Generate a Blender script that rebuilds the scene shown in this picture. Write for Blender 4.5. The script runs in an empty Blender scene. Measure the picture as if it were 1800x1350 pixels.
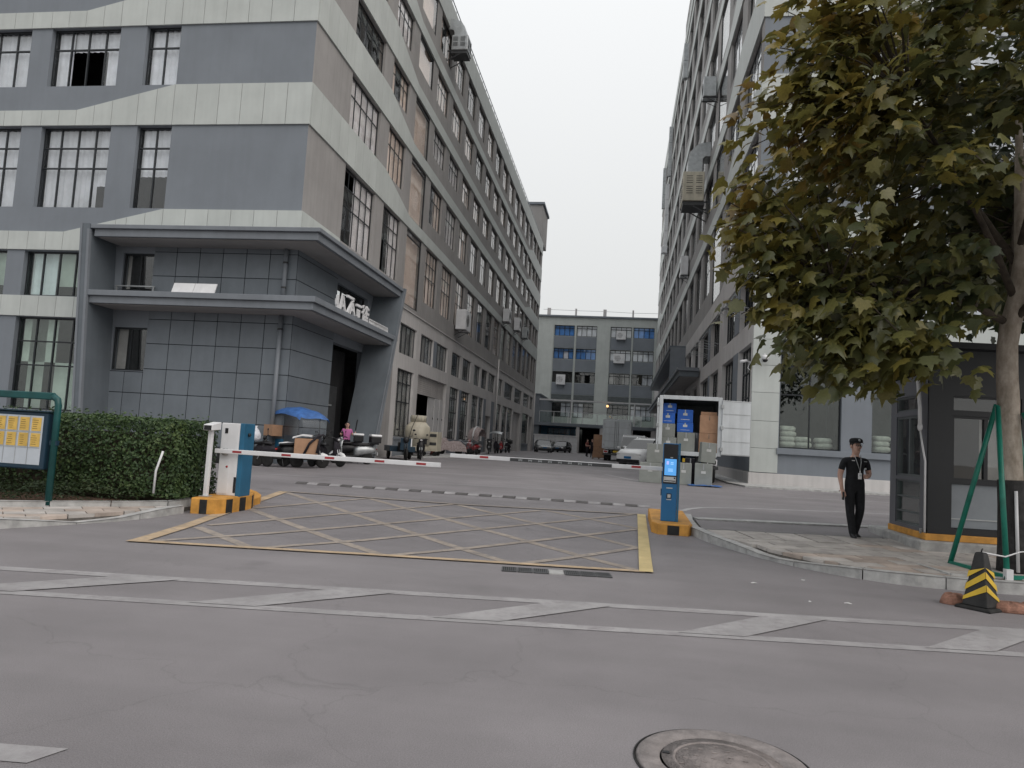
import bpy, math, random
from mathutils import Vector, Matrix, noise as mnoise

# ------------------------------------------------------------------ scene, camera, sky, sun, exposure
scene = bpy.context.scene
C = scene.collection
RND = random.Random(7)
R = math.radians

cam_d = bpy.data.cameras.new("camera")
cam = bpy.data.objects.new("camera", cam_d)
C.objects.link(cam)
scene.camera = cam
cam_d.sensor_width = 36.0
cam_d.lens = 25.9
cam_d.clip_start = 0.05
cam_d.clip_end = 3000.0
_yaw, _pit, _rol = R(8.63), R(4.48), R(3.37)
_f = Vector((-math.sin(_yaw) * math.cos(_pit), math.cos(_yaw) * math.cos(_pit), math.sin(_pit)))
_r = Vector((math.cos(_yaw), math.sin(_yaw), 0.0))
_u = _r.cross(_f)
_r2 = _r * math.cos(_rol) + _u * math.sin(_rol)
_u2 = -_r * math.sin(_rol) + _u * math.cos(_rol)
cam.matrix_world = Matrix(((_r2.x, _u2.x, -_f.x, 0.0), (_r2.y, _u2.y, -_f.y, 0.0), (_r2.z, _u2.z, -_f.z, 1.5), (0, 0, 0, 1)))

SUN_EL, SUN_AZ = R(46.0), R(124.0)         # azimuth clockwise from +Y: behind the camera, veiled by cloud
world = bpy.data.worlds.new("World")
scene.world = world
world.use_nodes = True
nt = world.node_tree
nt.nodes.clear()
w_out = nt.nodes.new("ShaderNodeOutputWorld")
w_bg = nt.nodes.new("ShaderNodeBackground")
w_sky = nt.nodes.new("ShaderNodeTexSky")
w_sky.sky_type = 'NISHITA'
w_sky.sun_disc = False
w_sky.sun_elevation = SUN_EL
w_sky.sun_rotation = SUN_AZ
w_sky.air_density = 1.0
w_sky.dust_density = 6.0
w_sky.ozone_density = 0.6
w_mix = nt.nodes.new("ShaderNodeMix")
w_mix.data_type = 'RGBA'
w_mix.inputs[0].default_value = 0.90       # a closed overcast over the clear sky, brighter overhead as cloud is
w_tc = nt.nodes.new("ShaderNodeTexCoord")
w_sep = nt.nodes.new("ShaderNodeSeparateXYZ")
w_ramp = nt.nodes.new("ShaderNodeValToRGB")
w_ramp.color_ramp.elements[0].position = 0.0
w_ramp.color_ramp.elements[0].color = (0.56, 0.555, 0.535, 1)
w_ramp.color_ramp.elements[1].position = 1.0
w_ramp.color_ramp.elements[1].color = (1.0, 1.0, 1.0, 1)
w_mul = nt.nodes.new("ShaderNodeMix")
w_mul.data_type = 'RGBA'
w_mul.blend_type = 'MULTIPLY'
w_mul.inputs[0].default_value = 1.0
w_mul.inputs[7].default_value = (12.9, 13.1, 13.3, 1.0)
nt.links.new(w_tc.outputs["Generated"], w_sep.inputs[0])
nt.links.new(w_sep.outputs[2], w_ramp.inputs[0])
nt.links.new(w_ramp.outputs[0], w_mul.inputs[6])
nt.links.new(w_mul.outputs[2], w_mix.inputs[7])
w_bg.inputs[1].default_value = 0.10
nt.links.new(w_sky.outputs[0], w_mix.inputs[6])
nt.links.new(w_mix.outputs[2], w_bg.inputs[0])
nt.links.new(w_bg.outputs[0], w_out.inputs[0])

sun_d = bpy.data.lights.new("sun", 'SUN')
sun_d.energy = 1.5
sun_d.angle = R(60.0)
sun_d.color = (1.0, 0.92, 0.85)
sun = bpy.data.objects.new("sun", sun_d)
C.objects.link(sun)
sd = Vector((math.sin(SUN_AZ) * math.cos(SUN_EL), math.cos(SUN_AZ) * math.cos(SUN_EL), math.sin(SUN_EL)))
sun.rotation_euler = sd.to_track_quat('Z', 'Y').to_euler()

scene.view_settings.view_transform = 'Standard'
scene.view_settings.look = 'None'
scene.view_settings.exposure = 0.0
scene.view_settings.gamma = 1.0
scene.view_settings.use_curve_mapping = False
scene.cycles.transparent_max_bounces = 24
scene.cycles.max_bounces = 8

# ------------------------------------------------------------------ materials
def _n(nt, t, **kw):
    n = nt.nodes.new(t)
    for k, v in kw.items():
        setattr(n, k, v)
    return n

def mat(name, col, rough=0.6, var=0.12, scale=2.0, bump=0.0, bscale=60.0, metal=0.0, spec=0.4, rnd=0.0, col2=None, grime=0.0, stretch=None, coat=0.0):
    """procedural surface: base colour with soft noise, optional second colour, object-random shade, run-down streaks and fine relief"""
    m = bpy.data.materials.new(name)
    m.use_nodes = True
    t = m.node_tree
    b = t.nodes["Principled BSDF"]
    b.inputs["Roughness"].default_value = rough
    b.inputs["Metallic"].default_value = metal
    b.inputs["Specular IOR Level"].default_value = spec
    if coat:
        b.inputs["Coat Weight"].default_value = coat
        b.inputs["Coat Roughness"].default_value = 0.08
    geo = _n(t, "ShaderNodeNewGeometry")
    pos = geo.outputs["Position"]
    if stretch:
        mp = _n(t, "ShaderNodeMapping")
        mp.inputs["Scale"].default_value = stretch
        t.links.new(pos, mp.inputs[0])
        pos = mp.outputs[0]
    nz = _n(t, "ShaderNodeTexNoise")
    nz.inputs["Scale"].default_value = scale
    nz.inputs["Detail"].default_value = 5.0
    nz.inputs["Roughness"].default_value = 0.62
    t.links.new(pos, nz.inputs["Vector"])
    c2 = col2 if col2 else tuple(max(0.0, c * (1.0 - 2.2 * var)) for c in col)
    c1 = col if col2 else tuple(min(1.0, c * (1.0 + 1.2 * var)) for c in col)
    rp = _n(t, "ShaderNodeValToRGB")
    rp.color_ramp.elements[0].position = 0.33
    rp.color_ramp.elements[1].position = 0.67
    rp.color_ramp.elements[0].color = (*c2, 1)
    rp.color_ramp.elements[1].color = (*c1, 1)
    t.links.new(nz.outputs["Fac"], rp.inputs["Fac"])
    out = rp.outputs["Color"]
    if grime:
        mp = _n(t, "ShaderNodeMapping")
        mp.inputs["Scale"].default_value = (3.0, 3.0, 0.22)
        t.links.new(geo.outputs["Position"], mp.inputs[0])
        n2 = _n(t, "ShaderNodeTexNoise")
        n2.inputs["Scale"].default_value = 1.6
        n2.inputs["Detail"].default_value = 6.0
        t.links.new(mp.outputs[0], n2.inputs["Vector"])
        mr = _n(t, "ShaderNodeMapRange")
        mr.inputs[1].default_value = 0.42
        mr.inputs[2].default_value = 0.75
        mr.inputs[3].default_value = 1.0
        mr.inputs[4].default_value = 1.0 - grime
        t.links.new(n2.outputs["Fac"], mr.inputs[0])
        mx = _n(t, "ShaderNodeMix", data_type='RGBA', blend_type='MULTIPLY')
        mx.inputs[0].default_value = 1.0
        t.links.new(out, mx.inputs[6])
        t.links.new(mr.outputs[0], mx.inputs[7])
        out = mx.outputs[2]
    if rnd:
        oi = _n(t, "ShaderNodeObjectInfo")
        mr = _n(t, "ShaderNodeMapRange")
        mr.inputs[3].default_value = 1.0 - rnd
        mr.inputs[4].default_value = 1.0 + rnd
        t.links.new(oi.outputs["Random"], mr.inputs[0])
        mx = _n(t, "ShaderNodeMix", data_type='RGBA', blend_type='MULTIPLY')
        mx.inputs[0].default_value = 1.0
        t.links.new(out, mx.inputs[6])
        t.links.new(mr.outputs[0], mx.inputs[7])
        out = mx.outputs[2]
    t.links.new(out, b.inputs["Base Color"])
    if bump:
        n3 = _n(t, "ShaderNodeTexNoise")
        n3.inputs["Scale"].default_value = bscale
        n3.inputs["Detail"].default_value = 4.0
        t.links.new(geo.outputs["Position"], n3.inputs["Vector"])
        bp = _n(t, "ShaderNodeBump")
        bp.inputs["Strength"].default_value = bump
        bp.inputs["Distance"].default_value = 0.02
        t.links.new(n3.outputs["Fac"], bp.inputs["Height"])
        t.links.new(bp.outputs[0], b.inputs["Normal"])
    return m

def glass(name, tint, ior=1.9, rough=0.015, wav=0.05):
    m = bpy.data.materials.new(name)
    m.use_nodes = True
    t = m.node_tree
    t.nodes.clear()
    o = _n(t, "ShaderNodeOutputMaterial")
    tr = _n(t, "ShaderNodeBsdfTransparent")
    tr.inputs[0].default_value = (*tint, 1)
    gl = _n(t, "ShaderNodeBsdfGlossy")
    gl.inputs["Roughness"].default_value = rough
    fr = _n(t, "ShaderNodeFresnel")
    g0 = _n(t, "ShaderNodeNewGeometry")
    ir = _n(t, "ShaderNodeMapRange")            # both faces of a thin pane reflect like its outer face
    ir.inputs[3].default_value = ior
    ir.inputs[4].default_value = 1.0 / ior
    t.links.new(g0.outputs["Backfacing"], ir.inputs[0])
    t.links.new(ir.outputs[0], fr.inputs[0])
    mx = _n(t, "ShaderNodeMixShader")
    nz = _n(t, "ShaderNodeTexNoise")
    nz.inputs["Scale"].default_value = 0.9
    geo = _n(t, "ShaderNodeNewGeometry")
    t.links.new(geo.outputs["Position"], nz.inputs["Vector"])
    bp = _n(t, "ShaderNodeBump")
    bp.inputs["Strength"].default_value = wav
    bp.inputs["Distance"].default_value = 0.05
    t.links.new(nz.outputs["Fac"], bp.inputs["Height"])
    t.links.new(bp.outputs[0], gl.inputs["Normal"])
    t.links.new(fr.outputs[0], mx.inputs[0])
    t.links.new(tr.outputs[0], mx.inputs[1])
    t.links.new(gl.outputs[0], mx.inputs[2])
    t.links.new(mx.outputs[0], o.inputs[0])
    return m

def emit(name, col, strength):
    m = bpy.data.materials.new(name)
    m.use_nodes = True
    b = m.node_tree.nodes["Principled BSDF"]
    b.inputs["Base Color"].default_value = (*col, 1)
    b.inputs["Emission Color"].default_value = (*col, 1)
    b.inputs["Emission Strength"].default_value = strength
    b.inputs["Roughness"].default_value = 0.2
    return m

def leaf_mat(name, cols, trans=0.35, rough=0.5, scale=0.7, spec=0.3, turn=None):
    """leaf: hue picked per leaf (object and island random) and drifting slowly across the crown; light passes through"""
    m = bpy.data.materials.new(name)
    m.use_nodes = True
    t = m.node_tree
    t.nodes.clear()
    o = _n(t, "ShaderNodeOutputMaterial")
    geo = _n(t, "ShaderNodeNewGeometry")
    oi = _n(t, "ShaderNodeObjectInfo")
    nz = _n(t, "ShaderNodeTexNoise")
    nz.inputs["Scale"].default_value = scale
    nz.inputs["Detail"].default_value = 2.0
    t.links.new(geo.outputs["Position"], nz.inputs["Vector"])
    ad = _n(t, "ShaderNodeMath", operation='ADD')
    t.links.new(geo.outputs["Random Per Island"], ad.inputs[0])
    t.links.new(oi.outputs["Random"], ad.inputs[1])
    fr = _n(t, "ShaderNodeMath", operation='FRACT')
    t.links.new(ad.outputs[0], fr.inputs[0])
    m1 = _n(t, "ShaderNodeMath", operation='MULTIPLY_ADD')
    m1.inputs[1].default_value = 0.55
    t.links.new(fr.outputs[0], m1.inputs[0])
    mr = _n(t, "ShaderNodeMapRange")
    mr.inputs[1].default_value = 0.3
    mr.inputs[2].default_value = 0.7
    mr.inputs[3].default_value = 0.0
    mr.inputs[4].default_value = 0.45
    t.links.new(nz.outputs["Fac"], mr.inputs[0])
    t.links.new(mr.outputs[0], m1.inputs[2])
    rp = _n(t, "ShaderNodeValToRGB")
    el = rp.color_ramp.elements
    n = len(cols)
    el[0].color = (*cols[0], 1)
    el[1].color = (*cols[-1], 1)
    for i in range(1, n - 1):
        e = el.new(i / (n - 1))
        e.color = (*cols[i], 1)
    fac = m1.outputs[0]
    if turn:
        # autumn colour starts at the outer, upper shoots: hue drifts along one direction of the crown
        dp = _n(t, "ShaderNodeVectorMath", operation='DOT_PRODUCT')
        dp.inputs[1].default_value = turn[0]
        t.links.new(geo.outputs["Position"], dp.inputs[0])
        m2 = _n(t, "ShaderNodeMapRange")
        m2.inputs[1].default_value = turn[1]
        m2.inputs[2].default_value = turn[2]
        m2.inputs[3].default_value = -0.24
        m2.inputs[4].default_value = 0.22
        t.links.new(dp.outputs["Value"], m2.inputs[0])
        a2 = _n(t, "ShaderNodeMath", operation='ADD')
        t.links.new(fac, a2.inputs[0])
        t.links.new(m2.outputs[0], a2.inputs[1])
        fac = a2.outputs[0]
    t.links.new(fac, rp.inputs["Fac"])
    n2 = _n(t, "ShaderNodeTexNoise")
    n2.inputs["Scale"].default_value = 45.0
    n2.inputs["Detail"].default_value = 3.0
    t.links.new(geo.outputs["Position"], n2.inputs["Vector"])
    mr2 = _n(t, "ShaderNodeMapRange")
    mr2.inputs[3].default_value = 0.6
    mr2.inputs[4].default_value = 1.35
    t.links.new(n2.outputs["Fac"], mr2.inputs[0])
    mx = _n(t, "ShaderNodeMix", data_type='RGBA', blend_type='MULTIPLY')
    mx.inputs[0].default_value = 1.0
    t.links.new(rp.outputs[0], mx.inputs[6])
    t.links.new(mr2.outputs[0], mx.inputs[7])
    b = _n(t, "ShaderNodeBsdfPrincipled")
    b.inputs["Roughness"].default_value = rough
    b.inputs["Specular IOR Level"].default_value = spec
    t.links.new(mx.outputs[2], b.inputs["Base Color"])
    tl = _n(t, "ShaderNodeBsdfTranslucent")
    t.links.new(mx.outputs[2], tl.inputs[0])
    ms = _n(t, "ShaderNodeMixShader")
    ms.inputs[0].default_value = trans
    t.links.new(b.outputs[0], ms.inputs[1])
    t.links.new(tl.outputs[0], ms.inputs[2])
    t.links.new(ms.outputs[0], o.inputs[0])
    return m

def asphalt_mat():
    m = mat("asphalt", (0.205, 0.192, 0.200), rough=0.62, var=0.08, scale=0.45, bump=0.5, bscale=190.0, spec=0.5)
    t = m.node_tree
    b = t.nodes["Principled BSDF"]
    src = b.inputs["Base Color"].links[0].from_socket
    geo = _n(t, "ShaderNodeNewGeometry")
    # fine aggregate speckle
    v = _n(t, "ShaderNodeTexNoise")
    v.inputs["Scale"].default_value = 130.0
    v.inputs["Detail"].default_value = 6.0
    v.inputs["Roughness"].default_value = 0.8
    t.links.new(geo.outputs["Position"], v.inputs["Vector"])
    mr = _n(t, "ShaderNodeMapRange")
    mr.inputs[1].default_value = 0.3
    mr.inputs[2].default_value = 0.7
    mr.inputs[3].default_value = 0.58
    mr.inputs[4].default_value = 1.42
    t.links.new(v.outputs["Fac"], mr.inputs[0])
    mx = _n(t, "ShaderNodeMix", data_type='RGBA', blend_type='MULTIPLY')
    mx.inputs[0].default_value = 1.0
    t.links.new(src, mx.inputs[6])
    t.links.new(mr.outputs[0], mx.inputs[7])
    # tyre-polished streaks running along the street
    mp = _n(t, "ShaderNodeMapping")
    mp.inputs["Rotation"].default_value = (0, 0, R(-8))
    mp.inputs["Scale"].default_value = (0.10, 1.1, 1.0)
    t.links.new(geo.outputs["Position"], mp.inputs[0])
    n2 = _n(t, "ShaderNodeTexNoise")
    n2.inputs["Scale"].default_value = 1.3
    n2.inputs["Detail"].default_value = 5.0
    t.links.new(mp.outputs[0], n2.inputs["Vector"])
    mr2 = _n(t, "ShaderNodeMapRange")
    mr2.inputs[1].default_value = 0.35
    mr2.inputs[2].default_value = 0.68
    mr2.inputs[3].default_value = 0.92
    mr2.inputs[4].default_value = 1.06
    t.links.new(n2.outputs["Fac"], mr2.inputs[0])
    mx2 = _n(t, "ShaderNodeMix", data_type='RGBA', blend_type='MULTIPLY')
    mx2.inputs[0].default_value = 1.0
    t.links.new(mx.outputs[2], mx2.inputs[6])
    t.links.new(mr2.outputs[0], mx2.inputs[7])
    # oil spots and damp patches
    n4 = _n(t, "ShaderNodeTexNoise")
    n4.inputs["Scale"].default_value = 1.1
    n4.inputs["Detail"].default_value = 3.0
    t.links.new(geo.outputs["Position"], n4.inputs["Vector"])
    mr4 = _n(t, "ShaderNodeMapRange")
    mr4.inputs[1].default_value = 0.64
    mr4.inputs[2].default_value = 0.78
    mr4.inputs[3].default_value = 1.0
    mr4.inputs[4].default_value = 0.78
    t.links.new(n4.outputs["Fac"], mr4.inputs[0])
    mx4 = _n(t, "ShaderNodeMix", data_type='RGBA', blend_type='MULTIPLY')
    mx4.inputs[0].default_value = 1.0
    t.links.new(mx2.outputs[2], mx4.inputs[6])
    t.links.new(mr4.outputs[0], mx4.inputs[7])
    # hairline cracks
    vo = _n(t, "ShaderNodeTexVoronoi", feature='DISTANCE_TO_EDGE')
    vo.inputs["Scale"].default_value = 0.33
    wn = _n(t, "ShaderNodeTexNoise")
    wn.inputs["Scale"].default_value = 1.7
    wn.inputs["Detail"].default_value = 6.0
    t.links.new(geo.outputs["Position"], wn.inputs["Vector"])
    va = _n(t, "ShaderNodeVectorMath", operation='MULTIPLY_ADD')
    va.inputs[1].default_value = (0.9, 0.9, 0)
    t.links.new(wn.outputs["Color"], va.inputs[0])
    t.links.new(geo.outputs["Position"], va.inputs[2])
    t.links.new(va.outputs[0], vo.inputs["Vector"])
    mr5 = _n(t, "ShaderNodeMapRange")
    mr5.inputs[1].default_value = 0.0
    mr5.inputs[2].default_value = 0.004
    mr5.inputs[3].default_value = 0.86
    mr5.inputs[4].default_value = 1.0
    t.links.new(vo.outputs["Distance"], mr5.inputs[0])
    mx5 = _n(t, "ShaderNodeMix", data_type='RGBA', blend_type='MULTIPLY')
    mx5.inputs[0].default_value = 1.0
    t.links.new(mx4.outputs[2], mx5.inputs[6])
    t.links.new(mr5.outputs[0], mx5.inputs[7])
    t.links.new(mx5.outputs[2], b.inputs["Base Color"])
    return m

def paint_mat(name, col, under, keep=0.55, scale=9.0):
    """road paint worn through to the asphalt"""
    m = mat(name, col, rough=0.75, var=0.10, scale=1.5, bump=0.3, bscale=150.0)
    t = m.node_tree
    b = t.nodes["Principled BSDF"]
    src = b.inputs["Base Color"].links[0].from_socket
    geo = _n(t, "ShaderNodeNewGeometry")
    n1 = _n(t, "ShaderNodeTexNoise")
    n1.inputs["Scale"].default_value = scale
    n1.inputs["Detail"].default_value = 9.0
    n1.inputs["Roughness"].default_value = 0.75
    t.links.new(geo.outputs["Position"], n1.inputs["Vector"])
    mr = _n(t, "ShaderNodeMapRange")
    mr.inputs[1].default_value = keep - 0.10
    mr.inputs[2].default_value = keep + 0.10
    t.links.new(n1.outputs["Fac"], mr.inputs[0])
    mx = _n(t, "ShaderNodeMix", data_type='RGBA')
    t.links.new(mr.outputs[0], mx.inputs[0])
    t.links.new(src, mx.inputs[6])
    mx.inputs[7].default_value = (*under, 1)
    t.links.new(mx.outputs[2], b.inputs["Base Color"])
    return m

M = {}
M['asphalt'] = asphalt_mat()
M['ground'] = mat("bare_ground", (0.18, 0.16, 0.13), rough=0.9, var=0.2, scale=0.3)
M['white_paint'] = paint_mat("white_road_paint", (0.295, 0.288, 0.293), (0.205, 0.192, 0.2), keep=0.58, scale=5.0)
M['white_paint_fresh'] = paint_mat("fresh_white_road_paint", (0.36, 0.36, 0.365), (0.2, 0.19, 0.19), keep=0.64)
M['yellow_paint'] = paint_mat("yellow_road_paint", (0.43, 0.325, 0.215), (0.18, 0.165, 0.155), keep=0.60, scale=7.0)
M['yellow_paint_worn'] = paint_mat("worn_yellow_road_paint", (0.32, 0.275, 0.235), (0.17, 0.16, 0.16), keep=0.56, scale=7.0)
M['yellow_bright'] = paint_mat("bright_yellow_road_paint", (0.50, 0.40, 0.20), (0.2, 0.18, 0.15), keep=0.68)
M['kerb'] = mat("kerb_granite", (0.42, 0.42, 0.415), rough=0.75, var=0.12, scale=6.0, bump=0.3, bscale=120.0, rnd=0.07, grime=0.22)
M['slab'] = mat("paving_stone", (0.40, 0.375, 0.355), rough=0.8, var=0.12, scale=3.0, bump=0.35, bscale=110.0, rnd=0.12)
M['slab_red'] = mat("red_paving_stone", (0.385, 0.325, 0.285), rough=0.8, var=0.14, scale=3.0, bump=0.35, bscale=110.0, rnd=0.12)
M['bedding'] = mat("mortar_bed", (0.12, 0.11, 0.10), rough=0.95, var=0.2, scale=8.0)
M['wall_grey'] = mat("grey_render", (0.192, 0.214, 0.242), rough=0.75, var=0.04, scale=0.5, bump=0.15, bscale=200.0, grime=0.05)
M['wall_grey_sidelit'] = mat("sidelit_grey_render", (0.315, 0.305, 0.300), rough=0.75, var=0.05, scale=0.5, bump=0.15, bscale=200.0, grime=0.12)  # the front's grey render again, with warm side light put into its colour
M['panel_white'] = mat("pale_cladding", (0.475, 0.505, 0.49), rough=0.5, var=0.035, scale=0.8, rnd=0.035, grime=0.07)
M['panel_back'] = mat("cladding_backing", (0.07, 0.075, 0.08), rough=0.9)
M['base_white'] = mat("pale_render", (0.54, 0.525, 0.52), rough=0.75, var=0.04, scale=0.5, bump=0.1, bscale=150.0, grime=0.14)
M['tile_grey'] = mat("grey_wall_tile", (0.150, 0.172, 0.195), rough=0.5, var=0.05, scale=1.1, rnd=0.07, grime=0.06)
M['tile_back'] = mat("tile_joint", (0.015, 0.018, 0.025), rough=0.9)
M['canopy'] = mat("canopy_metal", (0.18, 0.198, 0.222), rough=0.5, var=0.05, scale=1.0, grime=0.08)
M['soffit'] = mat("soffit_board", (0.29, 0.28, 0.275), rough=0.7, var=0.05, scale=0.7)
M['fin'] = mat("portal_fin_metal", (0.125, 0.145, 0.165), rough=0.5, var=0.05, scale=1.0, grime=0.10)
M['frame'] = mat("dark_window_frame", (0.022, 0.026, 0.03), rough=0.45, var=0.1)
M['frame_grey'] = mat("grey_window_frame", (0.10, 0.115, 0.12), rough=0.45, var=0.1)
M['glass'] = glass("window_glass", (0.97, 0.98, 0.98), ior=1.7)
M['glass_warm'] = glass("warm_window_glass", (0.985, 0.97, 0.955), ior=1.35)  # faintly warm tint and low index, so what hangs behind stays visible
M['glass_blue'] = glass("blue_window_glass", (0.60, 0.78, 0.96), ior=1.7)
M['glass_green'] = glass("green_window_glass", (0.90, 0.95, 0.93), ior=1.75)
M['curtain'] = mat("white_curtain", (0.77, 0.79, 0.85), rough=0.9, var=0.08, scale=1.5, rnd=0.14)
M['curtain_grey'] = mat("grey_blind", (0.44, 0.43, 0.42), rough=0.9, var=0.1, scale=1.5, rnd=0.35)
M['blind_skyglow'] = mat("peach_skyglow_blind", (0.93, 0.80, 0.73), rough=0.9, var=0.06, scale=0.8, rnd=0.16)  # the peach sky mirrored in the side panes is painted into this blind
M['blind_roomlight'] = mat("roomlight_green_blind", (0.52, 0.56, 0.52), rough=0.9, var=0.12, scale=0.9, rnd=0.15)  # green blind standing in for the lit interior, its light in the colour
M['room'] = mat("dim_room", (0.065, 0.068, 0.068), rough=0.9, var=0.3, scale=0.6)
M['dark'] = mat("dark_interior", (0.02, 0.02, 0.022), rough=0.9)
M['shutter'] = mat("roller_shutter", (0.46, 0.44, 0.43), rough=0.55, var=0.05, scale=1.0, grime=0.15)
M['door_white'] = mat("white_door_panel", (0.55, 0.545, 0.55), rough=0.5, var=0.04, scale=1.0, grime=0.12)
M['metal_white'] = mat("white_painted_metal", (0.68, 0.685, 0.70), rough=0.4, var=0.05, scale=2.0, grime=0.08)
M['metal_grey'] = mat("galvanised_metal", (0.42, 0.44, 0.45), rough=0.38, var=0.10, scale=3.0, metal=0.55, grime=0.12)
M['metal_dark'] = mat("dark_metal", (0.05, 0.052, 0.055), rough=0.45, var=0.15, scale=4.0)
M['black'] = mat("black_plastic", (0.014, 0.014, 0.016), rough=0.45, var=0.2, scale=5.0)
M['rubber'] = mat("tyre_rubber", (0.018, 0.018, 0.018), rough=0.85, var=0.25, scale=9.0)
M['cream'] = mat("cream_plastic", (0.56, 0.52, 0.42), rough=0.55, var=0.07, scale=2.0, grime=0.2)
M['orange'] = mat("orange_kerb_paint", (0.56, 0.275, 0.055), rough=0.65, var=0.12, scale=5.0, bump=0.2, bscale=80.0, grime=0.15)
M['black_paint'] = mat("black_kerb_paint", (0.018, 0.018, 0.018), rough=0.6, var=0.3, scale=6.0)
M['blue_cab'] = mat("blue_painted_steel", (0.012, 0.125, 0.30), rough=0.38, var=0.06, scale=2.0, grime=0.06)
M['blue_dark'] = mat("petrol_blue_steel", (0.02, 0.12, 0.22), rough=0.4, var=0.08, scale=2.0)
M['red'] = mat("red_reflector", (0.34, 0.03, 0.035), rough=0.4, var=0.15, scale=9.0)
M['green_post'] = mat("dark_green_paint", (0.006, 0.066, 0.066), rough=0.42, var=0.12, scale=3.0, grime=0.1)
M['navy'] = mat("navy_board_frame", (0.012, 0.035, 0.06), rough=0.4, var=0.1)
M['board_pale'] = mat("pale_board", (0.46, 0.50, 0.55), rough=0.4, var=0.05)
M['paper_yellow'] = mat("yellow_notice_paper", (0.60, 0.40, 0.10), rough=0.7, var=0.08, scale=6.0, rnd=0.08)
M['ink'] = mat("printed_ink", (0.24, 0.155, 0.05), rough=0.8)
M['bark'] = mat("plane_bark", (0.46, 0.40, 0.34), rough=0.9, var=0.2, scale=9.0, bump=0.6, bscale=30.0, col2=(0.25, 0.21, 0.165), stretch=(1, 1, 0.5))
M['twig'] = mat("twig_bark", (0.075, 0.06, 0.045), rough=0.9, var=0.2, scale=8.0)
M['wrap'] = mat("black_trunk_wrap", (0.035, 0.034, 0.034), rough=0.85, var=0.25, scale=10.0, bump=0.4, bscale=90.0)
M['soil'] = mat("bare_soil", (0.14, 0.085, 0.06), rough=0.95, var=0.3, scale=9.0, bump=0.8, bscale=50.0)
M['brick'] = mat("broken_red_brick", (0.24, 0.125, 0.09), rough=0.9, var=0.25, scale=12.0, bump=0.6, bscale=70.0, rnd=0.15)
M['stake'] = mat("green_stake_paint", (0.01, 0.17, 0.12), rough=0.4, var=0.12, scale=5.0)
M['leaf'] = leaf_mat("plane_leaf", [(0.050, 0.066, 0.030), (0.078, 0.090, 0.036), (0.115, 0.118, 0.042), (0.180, 0.165, 0.045), (0.235, 0.190, 0.045), (0.215, 0.135, 0.035)], trans=0.34, scale=0.42, rough=0.38, spec=0.55, turn=((-0.75, 0.0, 0.66), -2.2, 4.2))
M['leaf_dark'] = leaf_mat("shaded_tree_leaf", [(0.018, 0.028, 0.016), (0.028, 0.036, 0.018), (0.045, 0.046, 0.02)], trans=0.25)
M['leaf_hedge'] = leaf_mat("hedge_leaf", [(0.030, 0.055, 0.026), (0.045, 0.080, 0.034), (0.075, 0.12, 0.045), (0.125, 0.17, 0.06)], trans=0.22, rough=0.42, scale=1.6)
M['leaf_low'] = leaf_mat("ground_cover_leaf", [(0.02, 0.035, 0.016), (0.03, 0.05, 0.02), (0.055, 0.065, 0.028)], trans=0.2, scale=2.0)
M['skin'] = mat("skin", (0.50, 0.31, 0.245), rough=0.5, var=0.05, scale=12.0)
M['uniform'] = mat("black_uniform_cloth", (0.010, 0.011, 0.014), rough=0.85, var=0.2, scale=14.0, bump=0.3, bscale=60.0)
M['hair'] = mat("black_hair", (0.012, 0.010, 0.010), rough=0.5)
M['pink'] = mat("pink_patterned_cloth", (0.52, 0.16, 0.36), rough=0.85, var=0.2, scale=30.0, col2=(0.36, 0.10, 0.27))
M['cloth_dark'] = mat("dark_cloth", (0.020, 0.018, 0.024), rough=0.9, var=0.2, scale=9.0)
M['car_white'] = mat("white_car_paint", (0.66, 0.67, 0.68), rough=0.28, var=0.03, coat=0.4)
M['car_dark'] = mat("dark_car_paint", (0.045, 0.05, 0.055), rough=0.25, var=0.05, coat=0.5)
M['car_grey'] = mat("grey_car_paint", (0.16, 0.17, 0.175), rough=0.25, var=0.05, coat=0.5)
M['car_glass'] = mat("dark_car_glass", (0.012, 0.014, 0.016), rough=0.05, var=0.1, spec=0.9)
M['lamp_red'] = mat("red_lamp_lens", (0.30, 0.02, 0.02), rough=0.2)
M['lamp_clear'] = mat("clear_lamp_lens", (0.55, 0.55, 0.55), rough=0.12)
M['truck_box'] = mat("pale_truck_box", (0.52, 0.55, 0.57), rough=0.42, var=0.05, scale=1.0, grime=0.18)
M['carton'] = mat("brown_carton", (0.36, 0.215, 0.135), rough=0.85, var=0.08, scale=3.0, rnd=0.06)
M['carton_grey'] = mat("grey_carton", (0.235, 0.25, 0.235), rough=0.8, var=0.06, scale=3.0, rnd=0.10)
M['crate_blue'] = mat("blue_carton", (0.02, 0.11, 0.46), rough=0.45, var=0.08, scale=3.0, rnd=0.10)
M['tape'] = mat("white_box_label", (0.50, 0.51, 0.50), rough=0.6)
M['timber'] = mat("pallet_timber", (0.25, 0.18, 0.13), rough=0.85, var=0.2, scale=5.0)
M['tarp_blue'] = mat("blue_tarpaulin", (0.045, 0.13, 0.36), rough=0.5, var=0.15, scale=5.0, bump=0.4, bscale=18.0)
M['film'] = glass("clear_plastic_film", (0.80, 0.83, 0.86), ior=1.9, rough=0.25, wav=0.6)
M['bag'] = mat("white_plastic_bag", (0.60, 0.61, 0.66), rough=0.45, var=0.12, scale=12.0, bump=0.5, bscale=25.0)
M['sack'] = mat("woven_white_sack", (0.50, 0.475, 0.44), rough=0.9, var=0.12, scale=6.0)
M['quilt'] = mat("quilted_cover", (0.20, 0.14, 0.14), rough=0.9, var=0.3, scale=16.0, col2=(0.42, 0.38, 0.37))
M['cone_yellow'] = mat("yellow_reflective_tape", (0.60, 0.40, 0.035), rough=0.4, var=0.07, scale=6.0)
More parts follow.
